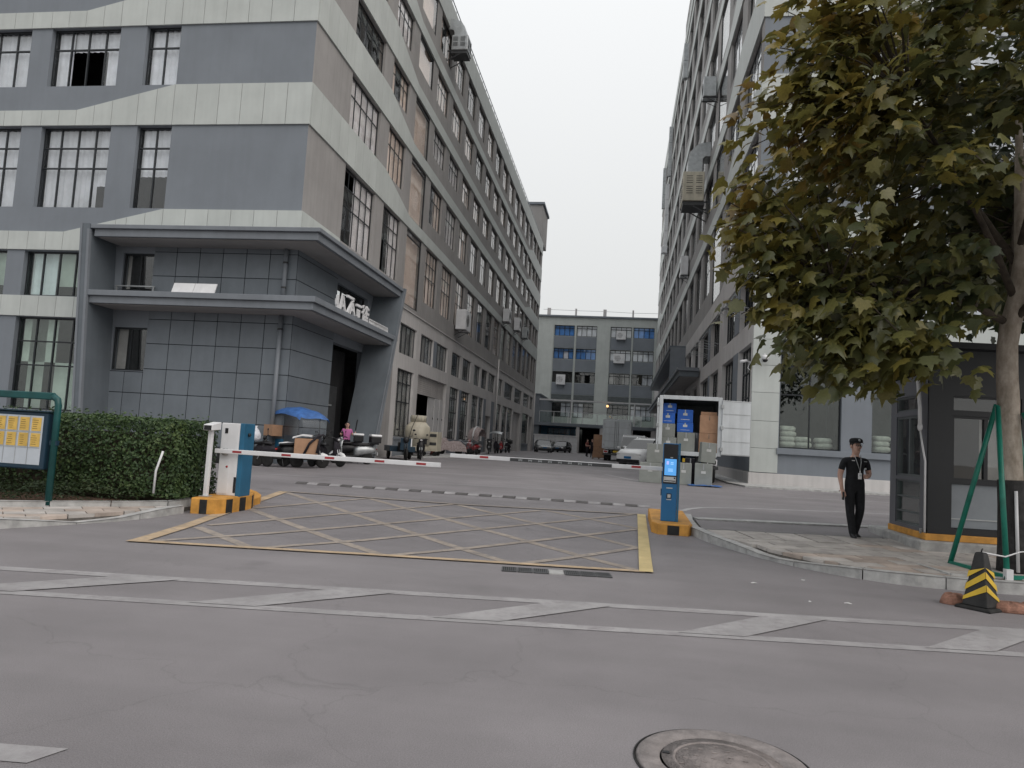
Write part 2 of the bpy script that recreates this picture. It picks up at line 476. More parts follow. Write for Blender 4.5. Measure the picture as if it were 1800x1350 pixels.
M['cone_red'] = mat("faded_red_plastic", (0.26, 0.085, 0.075), rough=0.6, var=0.1)
M['booth'] = mat("charcoal_booth_panel", (0.018, 0.020, 0.023), rough=0.42, var=0.08, scale=1.0)
M['booth_side'] = mat("slate_booth_panel", (0.105, 0.11, 0.125), rough=0.42, var=0.06, scale=1.0)
M['booth_pale'] = mat("pale_booth_infill", (0.24, 0.265, 0.29), rough=0.35, var=0.05)
M['screen'] = emit("kiosk_screen", (0.07, 0.28, 0.62), 0.85)
M['screen_pale'] = emit("kiosk_screen_print", (0.22, 0.45, 0.75), 0.9)
M['screen_pink'] = emit("kiosk_screen_badge", (0.34, 0.36, 0.70), 1.0)
M['lamp_glow'] = emit("warm_lamp", (1.0, 0.55, 0.22), 2.0)
M['tube_glow'] = emit("cool_tube", (0.85, 0.92, 1.0), 1.2)
M['manhole'] = mat("cast_iron_cover", (0.21, 0.185, 0.178), rough=0.7, var=0.15, scale=9.0, bump=0.7, bscale=55.0)
M['rim_conc'] = mat("concrete_ring", (0.205, 0.186, 0.182), rough=0.85, var=0.15, scale=9.0, bump=0.5, bscale=60.0)
M['speed_dark'] = mat("dark_rubber_hump", (0.085, 0.08, 0.08), rough=0.7, var=0.15, scale=8.0)
M['paper'] = mat("white_litter_paper", (0.68, 0.68, 0.68), rough=0.8)

# ------------------------------------------------------------------ mesh helpers
class MB:
    def __init__(s):
        s.v, s.f, s.m, s.sm = [], [], [], []
    def _add(s, vs, fs, m=0, smooth=False):
        o = len(s.v)
        s.v += [tuple(v) for v in vs]
        for f in fs:
            s.f.append([i + o for i in f]); s.m.append(m); s.sm.append(smooth)
        return s
    def box(s, x0, x1, y0, y1, z0, z1, m=0, mt=None, mb=None):
        vs = [(x0, y0, z0), (x1, y0, z0), (x1, y1, z0), (x0, y1, z0), (x0, y0, z1), (x1, y0, z1), (x1, y1, z1), (x0, y1, z1)]
        s._add(vs, [(0, 1, 5, 4), (1, 2, 6, 5), (2, 3, 7, 6), (3, 0, 4, 7)], m)
        o = len(s.v) - 8
        s.f.append([o + 4, o + 5, o + 6, o + 7]); s.m.append(m if mt is None else mt); s.sm.append(False)
        s.f.append([o + 3, o + 2, o + 1, o]); s.m.append(m if mb is None else mb); s.sm.append(False)
        return s
    def obox(s, c, ax, ay, az, m=0):
        """box by centre and three half-axis vectors"""
        c, ax, ay, az = Vector(c), Vector(ax), Vector(ay), Vector(az)
        vs = [c + a * ax + b * ay + d * az for d in (-1, 1) for a, b in ((-1, -1), (1, -1), (1, 1), (-1, 1))]
        return s._add(vs, [(0, 1, 5, 4), (1, 2, 6, 5), (2, 3, 7, 6), (3, 0, 4, 7), (4, 5, 6, 7), (3, 2, 1, 0)], m)
    def bar(s, a, b, w, h=None, m=0, up=(0, 0, 1)):
        a, b = Vector(a), Vector(b)
        d = (b - a); L = d.length; d.normalize()
        u = Vector(up)
        if abs(d.dot(u)) > 0.95:
            u = Vector((0, 1, 0))
        x = d.cross(u).normalized(); y = x.cross(d)
        return s.obox((a + b) / 2, d * L / 2, x * w / 2, y * (h or w) / 2, m)
    def quad(s, a, b, c, d, m=0):
        return s._add([a, b, c, d], [(0, 1, 2, 3)], m)
    def poly(s, pts, m=0):
        return s._add(pts, [tuple(range(len(pts)))], m)
    def ext(s, pts, d, m=0, mcap=None):
        """3-D polygon swept along vector d"""
        n = len(pts); d = Vector(d)
        p = [Vector(q) for q in pts]; q = [a + d for a in p]
        s._add(p + q, [(i, (i + 1) % n, n + (i + 1) % n, n + i) for i in range(n)], m)
        o = len(s.v) - 2 * n
        s.f.append([o + n + i for i in range(n)]); s.m.append(m if mcap is None else mcap); s.sm.append(False)
        s.f.append([o + n - 1 - i for i in range(n)]); s.m.append(m); s.sm.append(False)
        return s
    def loft(s, rings, m=0, smooth=True, closed=True, caps=True):
        n = len(rings[0]); o = len(s.v)
        for r in rings:
            s.v += [tuple(p) for p in r]
        for k in range(len(rings) - 1):
            for i in range(n if closed else n - 1):
                j = (i + 1) % n
                s.f.append([o + k * n + i, o + k * n + j, o + (k + 1) * n + j, o + (k + 1) * n + i]); s.m.append(m); s.sm.append(smooth)
        if caps and closed:
            s.f.append([o + n - 1 - i for i in range(n)]); s.m.append(m); s.sm.append(False)
            b = o + (len(rings) - 1) * n
            s.f.append([b + i for i in range(n)]); s.m.append(m); s.sm.append(False)
        return s
    def tube(s, pts, r, n=8, m=0, caps=True, smooth=True):
        pts = [Vector(p) for p in pts]
        rs = r if isinstance(r, (list, tuple)) else [r] * len(pts)
        rings = []; x = None
        for i, p in enumerate(pts):
            d = (pts[min(i + 1, len(pts) - 1)] - pts[max(i - 1, 0)])
            if d.length < 1e-9: d = Vector((0, 0, 1))
            d.normalize()
            if x is None:
                u = Vector((0, 0, 1)) if abs(d.z) < 0.9 else Vector((1, 0, 0))
                x = d.cross(u).normalized()
            else:
                x = (x - d * x.dot(d)).normalized()
            y = d.cross(x)
            rings.append([p + (x * math.cos(2 * math.pi * k / n) + y * math.sin(2 * math.pi * k / n)) * rs[i] for k in range(n)])
        return s.loft(rings, m, smooth, True, caps)
    def lathe(s, prof, c=(0, 0, 0), ax='z', n=20, m=0, smooth=True, caps=True):
        rings = []
        for r, h in prof:
            ring = []
            for k in range(n):
                a = 2 * math.pi * k / n; p, q = r * math.cos(a), r * math.sin(a)
                v = (p, q, h) if ax == 'z' else ((h, p, q) if ax == 'x' else (q, h, p))
                ring.append((v[0] + c[0], v[1] + c[1], v[2] + c[2]))
            rings.append(ring)
        return s.loft(rings, m, smooth, True, caps)
    def ball(s, c, r, n=12, k=8, m=0):
        rx, ry, rz = r if isinstance(r, (tuple, list)) else (r, r, r)
        rings = []
        for i in range(k + 1):
            t = math.pi * (i + 0.001) / (k + 0.002)
            rings.append([(c[0] + rx * math.sin(t) * math.cos(2 * math.pi * j / n), c[1] + ry * math.sin(t) * math.sin(2 * math.pi * j / n), c[2] - rz * math.cos(t)) for j in range(n)])
        return s.loft(rings, m, True, True, True)
    def mesh(s, name, mats):
        me = bpy.data.meshes.new(name)
        me.from_pydata(s.v, [], s.f)
        mats = mats if isinstance(mats, (list, tuple)) else [mats]
        for q in mats:
            me.materials.append(M[q] if isinstance(q, str) else q)
        if len(mats) > 1:
            me.polygons.foreach_set("material_index", s.m)
        me.polygons.foreach_set("use_smooth", s.sm)
        me.update()
        return me
    def build(s, name, mats, parent=None, world=False, bevel=0.0, seg=2, kind=None, label=None):
        if world and parent is not None:
            l = parent.matrix_basis.inverted() if parent.parent is None else (parent.parent.matrix_basis @ parent.matrix_basis).inverted()
            s.v = [tuple(l @ Vector(v)) for v in s.v]
        return put(name, s.mesh(name, mats), parent, bevel=bevel, seg=seg, kind=kind, label=label)

def put(name, me, parent=None, loc=None, rz=0.0, bevel=0.0, seg=2, kind=None, label=None):
    o = bpy.data.objects.new(name, me)
    C.objects.link(o)
    if parent is not None:
        o.parent = parent
    if loc is not None:
        o.location = loc
    o.rotation_euler = (0, 0, rz)
    if bevel:
        b = o.modifiers.new("bevel", 'BEVEL'); b.width = bevel; b.segments = seg; b.limit_method = 'ANGLE'; b.angle_limit = R(40)
    if kind: o['kind'] = kind
    if label: o['label'] = label
    return o

def thing(name, label, cat, loc=(0, 0, 0), rz=0.0, group=None):
    o = bpy.data.objects.new(name, None)
    o.empty_display_size = 0.2
    C.objects.link(o)
    o.location = loc
    o.rotation_euler = (0, 0, rz)
    return tag(o, label, cat, group)

def tag(o, label, cat, group=None):
    o['label'] = label; o['category'] = cat
    if group: o['group'] = group
    return o

def children_of(o):
    return KIDS.get(o.name, [])

def copy_tree(o, loc, rz, label, group=None):
    """a copy of a thing with its parts and their sub-parts"""
    kids = {}
    for q in C.objects:
        if q.parent is not None:
            kids.setdefault(q.parent.name, []).append(q)
    def rec(src, par):
        c = src.copy()
        C.objects.link(c)
        if par is not None:
            c.parent = par
        for k in kids.get(src.name, []):
            rec(k, c)
        return c
    r = rec(o, None)
    r.location = loc; r.rotation_euler = (0, 0, rz); r['label'] = label
    if group: r['group'] = group
    return r

def structure(name, mb, mats, bevel=0.0):
    o = mb.build(name, mats, bevel=bevel)
    o['kind'] = 'structure'
    return o

def lerp(x, xs, ys):
    if x <= xs[0]: return ys[0]
    for i in range(1, len(xs)):
        if x <= xs[i]:
            t = (x - xs[i - 1]) / (xs[i] - xs[i - 1])
            return ys[i - 1] + t * (ys[i] - ys[i - 1])
    return ys[-1]

GX, GZ = [0, 10, 26, 42, 60, 500], [0, 0, .32, .46, .5, .5]
def g(y):
    return lerp(y, GX, GZ)
# ------------------------------------------------------------------ ground, road, markings, kerbs, pavements
YS = [-900, -60, 0, 10, 26, 42, 60, 130, 900]
mb = MB()
for a, b in zip(YS[:-1], YS[1:]):
    mb.quad((-900, a, g(a) - .06), (900, a, g(a) - .06), (900, b, g(b) - .06), (-900, b, g(b) - .06))
structure("ground", mb, 'ground')
mb = MB()
YR = [-30, 0, 10, 26, 42, 60, 128]
for a, b in zip(YR[:-1], YR[1:]):
    mb.quad((-80, a, g(a)), (80, a, g(a)), (80, b, g(b)), (-80, b, g(b)))
structure("road", mb, 'asphalt')

def ribbon(pts, w, lift, mb=None, step=0.4):
    mb = mb or MB()
    pts = [Vector((p[0], p[1])) for p in pts]
    out = [pts[0]]
    for a, b in zip(pts[:-1], pts[1:]):
        n = max(1, int((b - a).length / step))
        out += [a + (b - a) * (i / n) for i in range(1, n + 1)]
    rows = []
    for i, p in enumerate(out):
        d = (out[min(i + 1, len(out) - 1)] - out[max(i - 1, 0)]).normalized()
        nrm = Vector((-d.y, d.x)) * w / 2
        l, r = p + nrm, p - nrm
        rows.append((l, r))
    for (l0, r0), (l1, r1) in zip(rows[:-1], rows[1:]):
        mb.quad((l0.x, l0.y, g(l0.y) + lift), (r0.x, r0.y, g(r0.y) + lift), (r1.x, r1.y, g(r1.y) + lift), (l1.x, l1.y, g(l1.y) + lift))
    return mb

sdir = Vector((math.cos(R(8.0)), math.sin(R(8.0))))
def along(p, d):
    return (p[0] + sdir.x * d, p[1] + sdir.y * d)
mb = ribbon([along((-1.0, 7.10), -22), along((-1.0, 7.10), 26)], .17, .004)
ribbon([along((-1.0, 6.17), -22), along((-1.0, 6.17), 26)], .15, .004, mb)
structure("lane_line", mb, 'white_paint')
mb = MB()
for k in range(-4, 8):
    o = k * 2.05
    a, b, c, d = along((-1.49, 6.12), o), along((-.93, 6.20), o), along((-.02, 7.20), o), along((-.60, 7.12), o)
    mb.poly([(a[0], a[1], .008), (b[0], b[1], .008), (c[0], c[1], .008), (d[0], d[1], .008)])
mb.poly([(-3.4, 3.02, .004), (-2.40, 3.13, .004), (-2.46, 2.96, .004), (-3.4, 2.86, .004)])
structure("diagonal_lane_hatching", mb, 'white_paint')

fa = [((-6.01, 10.05), (-4.39, 8.64)), ((-6.48, 12.39), (-2.80, 8.91)), ((-7.19, 15.39), (-1.26, 9.16)), ((-5.26, 15.34), (.29, 9.43)), ((-3.32, 15.36), (.33, 11.37)), ((-1.46, 15.50), (.39, 13.65))]
fb = [((-6.46, 12.30), (-5.32, 15.30)), ((-5.96, 10.26), (-3.41, 15.44)), ((-5.74, 8.54), (-1.59, 15.41)), ((-4.39, 8.69), (.31, 15.90)), ((-2.78, 8.98), (.33, 13.49)), ((-1.18, 9.15), (.33, 11.37))]
mb = MB()
for a, b in fa: ribbon([a, b], .15, .004, mb)
structure("yellow_box_diagonal", mb, 'yellow_paint_worn')
mb = MB()
for a, b in fb: ribbon([a, b], .13, .008, mb)
structure("yellow_box_diagonal", mb, 'yellow_paint_worn')
mb = ribbon([(-5.86, 8.50), (-7.28, 15.46)], .2, .012)
ribbon([(-5.95, 8.44), (-2.82, 8.93), (.36, 9.35)], .14, .016, mb)
structure("yellow_box_edge", mb, 'yellow_paint')
structure("yellow_box_edge", ribbon([(-7.3, 15.46), (-3.3, 15.42), (.42, 15.98)], .13, .016), 'yellow_paint_worn')
structure("yellow_stop_band", ribbon([(.38, 9.30), (.50, 15.98)], .17, .020), 'yellow_bright')

mb = ribbon([(1.42, 17.38), (1.68, 18.1), (2.01, 18.62), (2.51, 19.0), (3.4, 19.35), (5.86, 20.2), (6.89, 20.45), (16, 21.7)], .14, .004)
ribbon([(5.09, 24.15), (8.37, 24.80), (16, 26.2)], .10, .004, mb)
ribbon([(-12.5, 19.2), (-5.0, 20.4), (1.0, 21.6)], .07, .004, mb)
ribbon([(-6.5, 24.6), (-1.0, 25.4), (.8, 25.2)], .07, .004, mb)
ribbon([(-22, 21.2), (-12.8, 21.9), (-10.0, 22.0)], .10, .004, mb)
ribbon([(-22, 18.6), (-12.4, 18.4)], .10, .004, mb)
ribbon([(-.6, 31.5), (.8, 27.4)], .12, .004, mb)
ribbon([(-1.8, 31.0), (.9, 26.6), (2.4, 26.2)], .06, .008, mb)
structure("yard_line", mb, 'white_paint_fresh')
mb = MB()
# faint oval tyre scuff and repaired strip
structure("road_patch", ribbon([(-3.2, 13.3), (-2.3, 13.1), (-1.6, 12.9)], .02, .024), 'black_paint')

def clip(poly, half):
    """clip 2-D polygon by half-planes [(point, inward normal)]"""
    for p, n in half:
        out = []
        for i, a in enumerate(poly):
            b = poly[(i + 1) % len(poly)]
            da = (a[0] - p[0]) * n[0] + (a[1] - p[1]) * n[1]
            db = (b[0] - p[0]) * n[0] + (b[1] - p[1]) * n[1]
            if da >= 0: out.append(a)
            if (da >= 0) != (db >= 0):
                t = da / (da - db)
                out.append((a[0] + (b[0] - a[0]) * t, a[1] + (b[1] - a[1]) * t))
        poly = out
        if len(poly) < 3: return []
    return poly

def kerb_run(path, hts, parent, w=.15, stone=.95, mname='kerb', base=-.05):
    """kerb stones one by one along a polyline of the road edge; body lies to the right of travel"""
    P = [Vector(p) for p in path]
    s = [0]
    for a, b in zip(P[:-1], P[1:]): s.append(s[-1] + (b - a).length)
    def at(d):
        x = lerp(d, s, [p.x for p in P]); y = lerp(d, s, [p.y for p in P]); return Vector((x, y))
    n = max(1, round(s[-1] / stone)); L = s[-1] / n
    for k in range(n):
        a0, a1 = k * L + .007, (k + 1) * L - .007
        m = MB(); rows = []
        sub = 3
        for i in range(sub + 1):
            d = a0 + (a1 - a0) * i / sub
            p = at(d); t = (at(min(d + .05, s[-1])) - at(max(d - .05, 0))).normalized()
            nn = Vector((t.y, -t.x))
            h = lerp(d, s, hts); q = p + nn * w; zb = g(p.y) + base; zt = g(p.y) + h
            rows.append([(p.x, p.y, zb), (p.x, p.y, zt - .012), (p.x + nn.x * .012, p.y + nn.y * .012, zt), (q.x, q.y, zt), (q.x, q.y, zb)])
        m.loft(rows, smooth=False)
        m.build("kerb_stone", mname, parent)

def pave(outline, frame, su, sv, z, parent, mats, gap=.008, ofs=0.0, thick=.05, rng=None):
    """individual slabs clipped to a (possibly concave) outline"""
    rng = rng or RND
    o, ux = Vector(frame[0]), Vector(frame[1]).normalized()
    vx = Vector((-ux.y, ux.x))
    us = [(Vector(p) - o).dot(ux) for p in outline]; vs = [(Vector(p) - o).dot(vx) for p in outline]
    j = 0; v = math.floor(min(vs) / sv) * sv
    while v < max(vs):
        u = math.floor(min(us) / su) * su - su + (ofs * su if j % 2 else 0)
        while u < max(us):
            c = [o + ux * (u + gap) + vx * (v + gap), o + ux * (u + su - gap) + vx * (v + gap), o + ux * (u + su - gap) + vx * (v + sv - gap), o + ux * (u + gap) + vx * (v + sv - gap)]
            half = []
            for i in range(4):
                d = (c[(i + 1) % 4] - c[i]); half.append(((c[i].x, c[i].y), (-d.y, d.x)))
            pl = clip([tuple(p) for p in outline], half)
            if len(pl) >= 3:
                ar = abs(sum(pl[i][0] * pl[(i + 1) % len(pl)][1] - pl[(i + 1) % len(pl)][0] * pl[i][1] for i in range(len(pl)))) / 2
                if ar > .004:
                    dz = rng.uniform(-.003, .003)
                    m = MB().ext([(p[0], p[1], g(p[1]) + z - thick + dz) for p in pl], (0, 0, thick))
                    m.build("paving_slab", mats(rng) if callable(mats) else mats, parent)
            u += su
        v += sv; j += 1

# right-hand pavement in front of the guard booth
rk = [(1.30, 15.25), (1.25, 14.3), (1.26, 13.35), (1.50, 12.48), (1.79, 11.86), (2.16, 11.16), (2.53, 10.68), (2.99, 10.26), (3.55, 10.0), (4.3, 9.93), (5.5, 10.03), (9.0, 10.5), (20.0, 12.0)]
mb = MB()
inner = [(1.44, 15.0), (1.41, 13.4), (1.64, 12.55), (1.92, 11.95), (2.28, 11.27), (2.63, 10.80), (3.06, 10.40), (3.58, 10.16), (4.3, 10.09), (5.5, 10.19), (9.0, 10.66), (20.0, 12.16)]
bed = inner + [(20, 16.6), (5.2, 15.8)]
mb.ext([(p[0], p[1], g(p[1]) - .05) for p in bed], (0, 0, .125))
sw = structure("pavement", mb, 'bedding')
kerb_run(rk, [.17, .16, .15, .14, .11, .05, .08, .13, .15, .15, .15, .15, .15], sw, w=-.15)
tl0, tl1 = (1.50, 13.22), (4.72, 13.84)
frm = (tl0, (tl1[0] - tl0[0], tl1[1] - tl0[1]))
fu = Vector(frm[1]).normalized(); fv = Vector((-fu.y, fu.x))
def off(p, d): return (p[0] + fv.x * d, p[1] + fv.y * d)
ext = lambda p, d: (p[0] + fu.x * d, p[1] + fu.y * d)
far_r = ext(tl1, 6.0)
pave([(1.45, 13.19), off(far_r, -.02), off(far_r, -.97), (1.69, 12.34)], (tl0, (fu.x, fu.y)), .52, .97, .135, sw, 'slab', gap=.018)
area = [(1.70, 12.32), off(far_r, -.99), (9.0, 10.70), (5.5, 10.21), (4.3, 10.11), (3.58, 10.18), (3.07, 10.42), (2.65, 10.82), (2.30, 11.29), (1.94, 11.97)]
pave(area, ((1.7, 12.3), (fu.x, fu.y)), .60, .30, .133, sw, lambda r: 'slab_red' if r.random() < .14 else 'slab', ofs=.5)
structure("trench_cover", MB().ext([(p[0], p[1], g(p[1]) + .10) for p in (tl0, ext(tl1, 1.0), off(ext(tl1, 1.0), .10), off(tl0, .10))], (0, 0, .028)), 'metal_dark')
structure("entry_strip", MB().ext([(p[0], p[1], g(p[1]) + .05) for p in (off(tl0, .11), off(ext(tl1, 1.0), .11), (5.3, 15.75), (1.50, 14.98))], (0, 0, .06)), 'asphalt')
kerb_run([(1.46, 15.06), (3.3, 15.48), (5.25, 15.92), (9, 16.8)], [.135] * 4, sw, w=.32)
# kerb at the foot of the right-hand factory
rbk = structure("apron", MB().ext([(p[0], p[1], g(p[1]) - .05) for p in ((4.15, 60), (4.15, 33.5), (4.22, 30.2), (4.6, 28.3), (5.6, 28.15), (20, 30.2), (20, 31), (5.0, 31), (5.0, 60))], (0, 0, .11)), 'kerb')

# left-hand pavement sliver, planting bed and its kerb
lk = [(-22.0, 5.95), (-12.0, 7.3), (-9.2, 7.75), (-8.3, 8.05), (-7.82, 8.53), (-7.60, 9.0), (-7.42, 9.45), (-7.19, 10.0), (-7.04, 10.59), (-7.0, 11.27)]
bk = [(-22.0, 7.7), (-12.0, 8.9), (-9.8, 9.2), (-8.96, 9.72), (-8.5, 10.05), (-7.60, 10.70), (-7.14, 11.15), (-7.14, 11.9)]
mb = MB()
mb.ext([(p[0], p[1], g(p[1]) - .05) for p in [(q[0] - .1, q[1] + .1) for q in lk] + list(reversed(bk))], (0, 0, .115))
swl = structure("pavement", mb, 'bedding')
kerb_run(lk, [.14, .14, .14, .14, .13, .08, .025, .06, .12, .13], swl, w=-.14)
kerb_run(bk, [.20] * 8, swl, w=-.10, stone=.8)
lin = [(-12.0, 7.46), (-9.25, 7.90), (-8.4, 8.18), (-7.96, 8.62), (-7.73, 9.06), (-7.55, 9.5), (-7.32, 10.05), (-7.18, 10.62), (-7.16, 11.1)]
pave(lin + [(-7.66, 10.66), (-8.53, 10.03), (-8.98, 9.70), (-9.83, 9.17), (-12.0, 8.87)], ((-8.5, 10.0), (.72, .69)), .50, .30, .118, swl, lambda r: 'slab_red' if r.random() < .18 else 'slab', ofs=.5)
structure("planting_bed", MB().ext([(p[0], p[1], g(p[1]) - .05) for p in [(-22, 7.8), (-12, 9.0), (-9.85, 9.3), (-9.02, 9.82), (-8.56, 10.15), (-7.66, 10.80), (-7.24, 11.2), (-7.24, 13.2), (-22, 13.2)]], (0, 0, .19)), 'soil')

# speed bump across the exit, segment by segment
sb = thing("speed_bump", "low segmented speed bump striped pale and grey across the yard exit", "speed bump", (-3.6, 17.7, g(17.7)))
a, b = Vector((-7.95, 17.62, 0)), Vector((.75, 17.80, 0))
N = 30
for k in range(N):
    p0, p1 = a.lerp(b, k / N), a.lerp(b, (k + 1) / N)
    d = (p1 - p0).normalized(); nn = Vector((-d.y, d.x, 0)); p0 += d * .01; p1 -= d * .01
    rows = []
    for p in (p0, p1):
        z = g(p.y)
        rows.append([tuple(p + nn * q + Vector((0, 0, z + h))) for q, h in ((-.17, .002), (-.10, .035), (0, .046), (.10, .035), (.17, .002))])
    MB().loft(rows, smooth=False).build("bump_segment", 'white_paint' if k % 2 else 'speed_dark', sb, world=True)

# road gullies: two grates of three slotted panels with a plain one between
gd = thing("road_gully", "row of slotted iron drain grates set in the road before the yellow box", "drain grate", (-.66, 8.8, 0), R(8))
for k in range(7):
    x = -.66 + k * .185
    if k == 3:
        MB().box(x, x + .17, -.13, .13, -.01, .012).build("blank_plate", 'kerb', gd); continue
    m = MB()
    m.box(x, x + .175, -.14, -.115, -.01, .014); m.box(x, x + .175, .115, .14, -.01, .014)
    m.box(x, x + .016, -.115, .115, -.01, .014); m.box(x + .159, x + .175, -.115, .115, -.01, .014)
    for i in range(6):
        m.box(x + .016 + .009 + i * .023, x + .016 + .021 + i * .023, -.115, .115, -.01, .013)
    m.build("grate", 'metal_dark', gd)
    MB().box(x + .005, x + .17, -.13, .13, .0035, .006).build("gully_mouth", 'dark', gd)

mh = thing("manhole", "round cast iron manhole cover in a concrete ring on the near road", "manhole cover", (.56, 3.83, 0))
MB().lathe([(.30, .002), (.31, .014), (.405, .014), (.42, .002)], n=48).build("ring", 'rim_conc', mh)
MB().lathe([(.422, .0015), (.422, .006), (.429, .006), (.430, .0015)], n=48).build("bitumen_seal", 'black_paint', mh)
m = MB().lathe([(.0, .003), (.288, .003), (.292, .010), (.0, .0101)], n=48)
m.lathe([(.225, .010), (.228, .014), (.238, .014), (.241, .010)], n=48, caps=False)
m.build("cover", 'manhole', mh)
m = MB()
for i in range(26):
    aa = i * 2.39996; rr = .215 * math.sqrt((i + .5) / 26)
    x, y = rr * math.cos(aa), rr * math.sin(aa)
    m.box(x - .012, x + .012, y - .005, y + .005, .0095, .0135)
o = m.build("raised_pattern", 'manhole', mh); o['kind'] = 'stuff'
MB().box(-.285, -.25, .03, .055, .0102, .0145).build("key_slot", 'black', mh)

for i, (x, y, r, lab) in enumerate([(1.64, 9.23, .2, "small white paper scrap lying on the road off the kerb curve"), (2.32, 9.76, 1.1, "thin curled white leaf of litter in the gutter by the right kerb"), (2.06, 8.34, .6, "tiny white litter speck midway between kerb and lane line"), (2.46, 8.42, -.4, "small white folded wrapper on the road left of the striped cone")]):
    m = MB()
    w, h = (.038, .020) if i != 2 else (.02, .014)
    m._add([(-w, -h, .003), (0, -h * 1.1, .008), (w, -h * .8, .004), (w * .9, h, .004), (0, h * 1.1, .010), (-w, h * .9, .004)], [(0, 1, 4, 5), (1, 2, 3, 4)])
    tag(put("litter", m.mesh("litter", 'paper'), None, (x, y, g(y)), r), lab, "litter")
# ------------------------------------------------------------------ facade kit
class Face:
    """a facade: u runs along the wall, d outwards, z up"""
    def __init__(s, o, du, n, rz, base=0.0):
        s.o, s.du, s.n, s.rz = Vector(o), Vector(du), Vector(n), rz
        s.flip = Vector((math.cos(rz), math.sin(rz), 0)).dot(Vector(du)) < 0
    def p(s, u, d, z):
        return s.o + s.du * u + s.n * d + Vector((0, 0, z))

def wall(F, u0, u1, z0, z1, openings, parent, name, mname, rec=.3, d=0.0, rev=None):
    us = sorted({u0, u1, *[x for o in openings for x in o[:2] if u0 < x < u1]})
    zs = sorted({z0, z1, *[x for o in openings for x in o[2:4] if z0 < x < z1]})
    m = MB()
    for j in range(len(zs) - 1):
        run = None
        for i in range(len(us) - 1):
            cu, cz = (us[i] + us[i + 1]) / 2, (zs[j] + zs[j + 1]) / 2
            hole = any(o[0] < cu < o[1] and o[2] < cz < o[3] for o in openings)
            if not hole and run is None: run = us[i]
            if run is not None and (hole or i == len(us) - 2):
                e = us[i] if hole else us[i + 1]
                m.quad(F.p(run, d, zs[j]), F.p(e, d, zs[j]), F.p(e, d, zs[j + 1]), F.p(run, d, zs[j + 1]))
                run = None
    for a, b, c, e in [o[:4] for o in openings]:
        for (p, q) in (((a, c), (b, c)), ((b, c), (b, e)), ((b, e), (a, e)), ((a, e), (a, c))):
            m.quad(F.p(p[0], d, p[1]), F.p(q[0], d, q[1]), F.p(q[0], d - rec, q[1]), F.p(p[0], d - rec, p[1]), 1)
    return m.build(name, [mname, rev or mname], parent, world=True)

_wm = {}
def win_mesh(w, h, cols, rows, fr, bar, mname, dp=.04):
    key = ('f', round(w, 2), round(h, 2), tuple(cols), tuple(rows), fr, bar, mname, dp)
    if key not in _wm:
        m = MB()
        m.box(-w / 2, -w / 2 + fr, -dp, dp, 0, h); m.box(w / 2 - fr, w / 2, -dp, dp, 0, h)
        m.box(-w / 2 + fr, w / 2 - fr, -dp, dp, 0, fr); m.box(-w / 2 + fr, w / 2 - fr, -dp, dp, h - fr, h)
        for c in cols[1:-1]:
            x = -w / 2 + c * w
            m.box(x - bar / 2, x + bar / 2, -dp * .875, dp * .875, fr, h - fr)
        for k, r in enumerate(rows[1:-1]):
            z = r * h
            m.box(-w / 2 + fr, w / 2 - fr, -dp * .94, dp * .94, z - bar / 2, z + bar / 2)
        _wm[key] = m.mesh("window", mname)
    return _wm[key]
def pane_mesh(w, h, mname):
    key = ('p', round(w, 3), round(h, 3), mname)
    if key not in _wm:
        _wm[key] = MB().box(-w / 2, w / 2, -.004, .004, 0, h).mesh("pane", mname)
    return _wm[key]
def curtain_mesh(w, h, mname, wave=.035):
    key = ('c', round(w, 2), round(h, 2), mname, wave)
    if key not in _wm:
        n = max(2, int(w / .07)) if wave else 1
        rr = random.Random(int(w * 100 + h * 10)); fz = []
        pts = [(-w / 2 + w * i / n, wave * math.sin(i * 1.9 + rr.random() * 1.3) * (1 if wave else 0)) for i in range(n + 1)]
        m = MB()
        m.loft([[(x, y, 0) for x, y in pts], [(x, y, h) for x, y in pts]], smooth=True, closed=False)
        _wm[key] = m.mesh("curtain", mname)
    return _wm[key]

def window(F, u0, u1, z0, z1, parent, cols=4, rows=(0, 1), rec=.22, fr=.055, bar=.05, frame='frame', gl='glass', per_pane=False, curtain=None, opened=(), d0=0.0, name="window", label=None, dp=.04, cd=.16):
    """one window: frame and glazing bars, its panes, and what hangs behind the glass"""
    w, h = u1 - u0, z1 - z0
    cols = [i / cols for i in range(cols + 1)] if isinstance(cols, int) else list(cols)
    c = F.p((u0 + u1) / 2, d0 - rec, z0)
    o = put(name, win_mesh(w, h, cols, rows, fr, bar, frame, dp), parent, None, F.rz, label=label)
    o.location = c - parent.location
    if per_pane:
        for j in range(len(rows) - 1):
            for i in range(len(cols) - 1):
                if (i, j) in opened: continue
                a = -w / 2 + cols[i] * w + (fr if i == 0 else bar / 2); b = -w / 2 + cols[i + 1] * w - (fr if i == len(cols) - 2 else bar / 2)
                e = rows[j] * h + (fr if j == 0 else bar / 2); f = rows[j + 1] * h - (fr if j == len(rows) - 2 else bar / 2)
                q = put("pane", pane_mesh(b - a, f - e, gl), o, ((a + b) / 2, 0, e))
                q.rotation_euler = (RND.uniform(-.006, .006), 0, RND.uniform(-.008, .008))
    else:
        q = put("glazing", pane_mesh(w - 2 * fr, h - 2 * fr, gl), o, (0, 0, fr))
        q.rotation_euler = (RND.uniform(-.005, .005), 0, RND.uniform(-.006, .006))
    if curtain:
        for (a, b, zt, mname) in curtain:
            put("curtain", curtain_mesh((b - a) * w, h * (1 - zt) - .02, mname, .035 if mname == 'curtain' else 0), o, (-w / 2 + (a + b) / 2 * w, cd, h * zt))
    return o

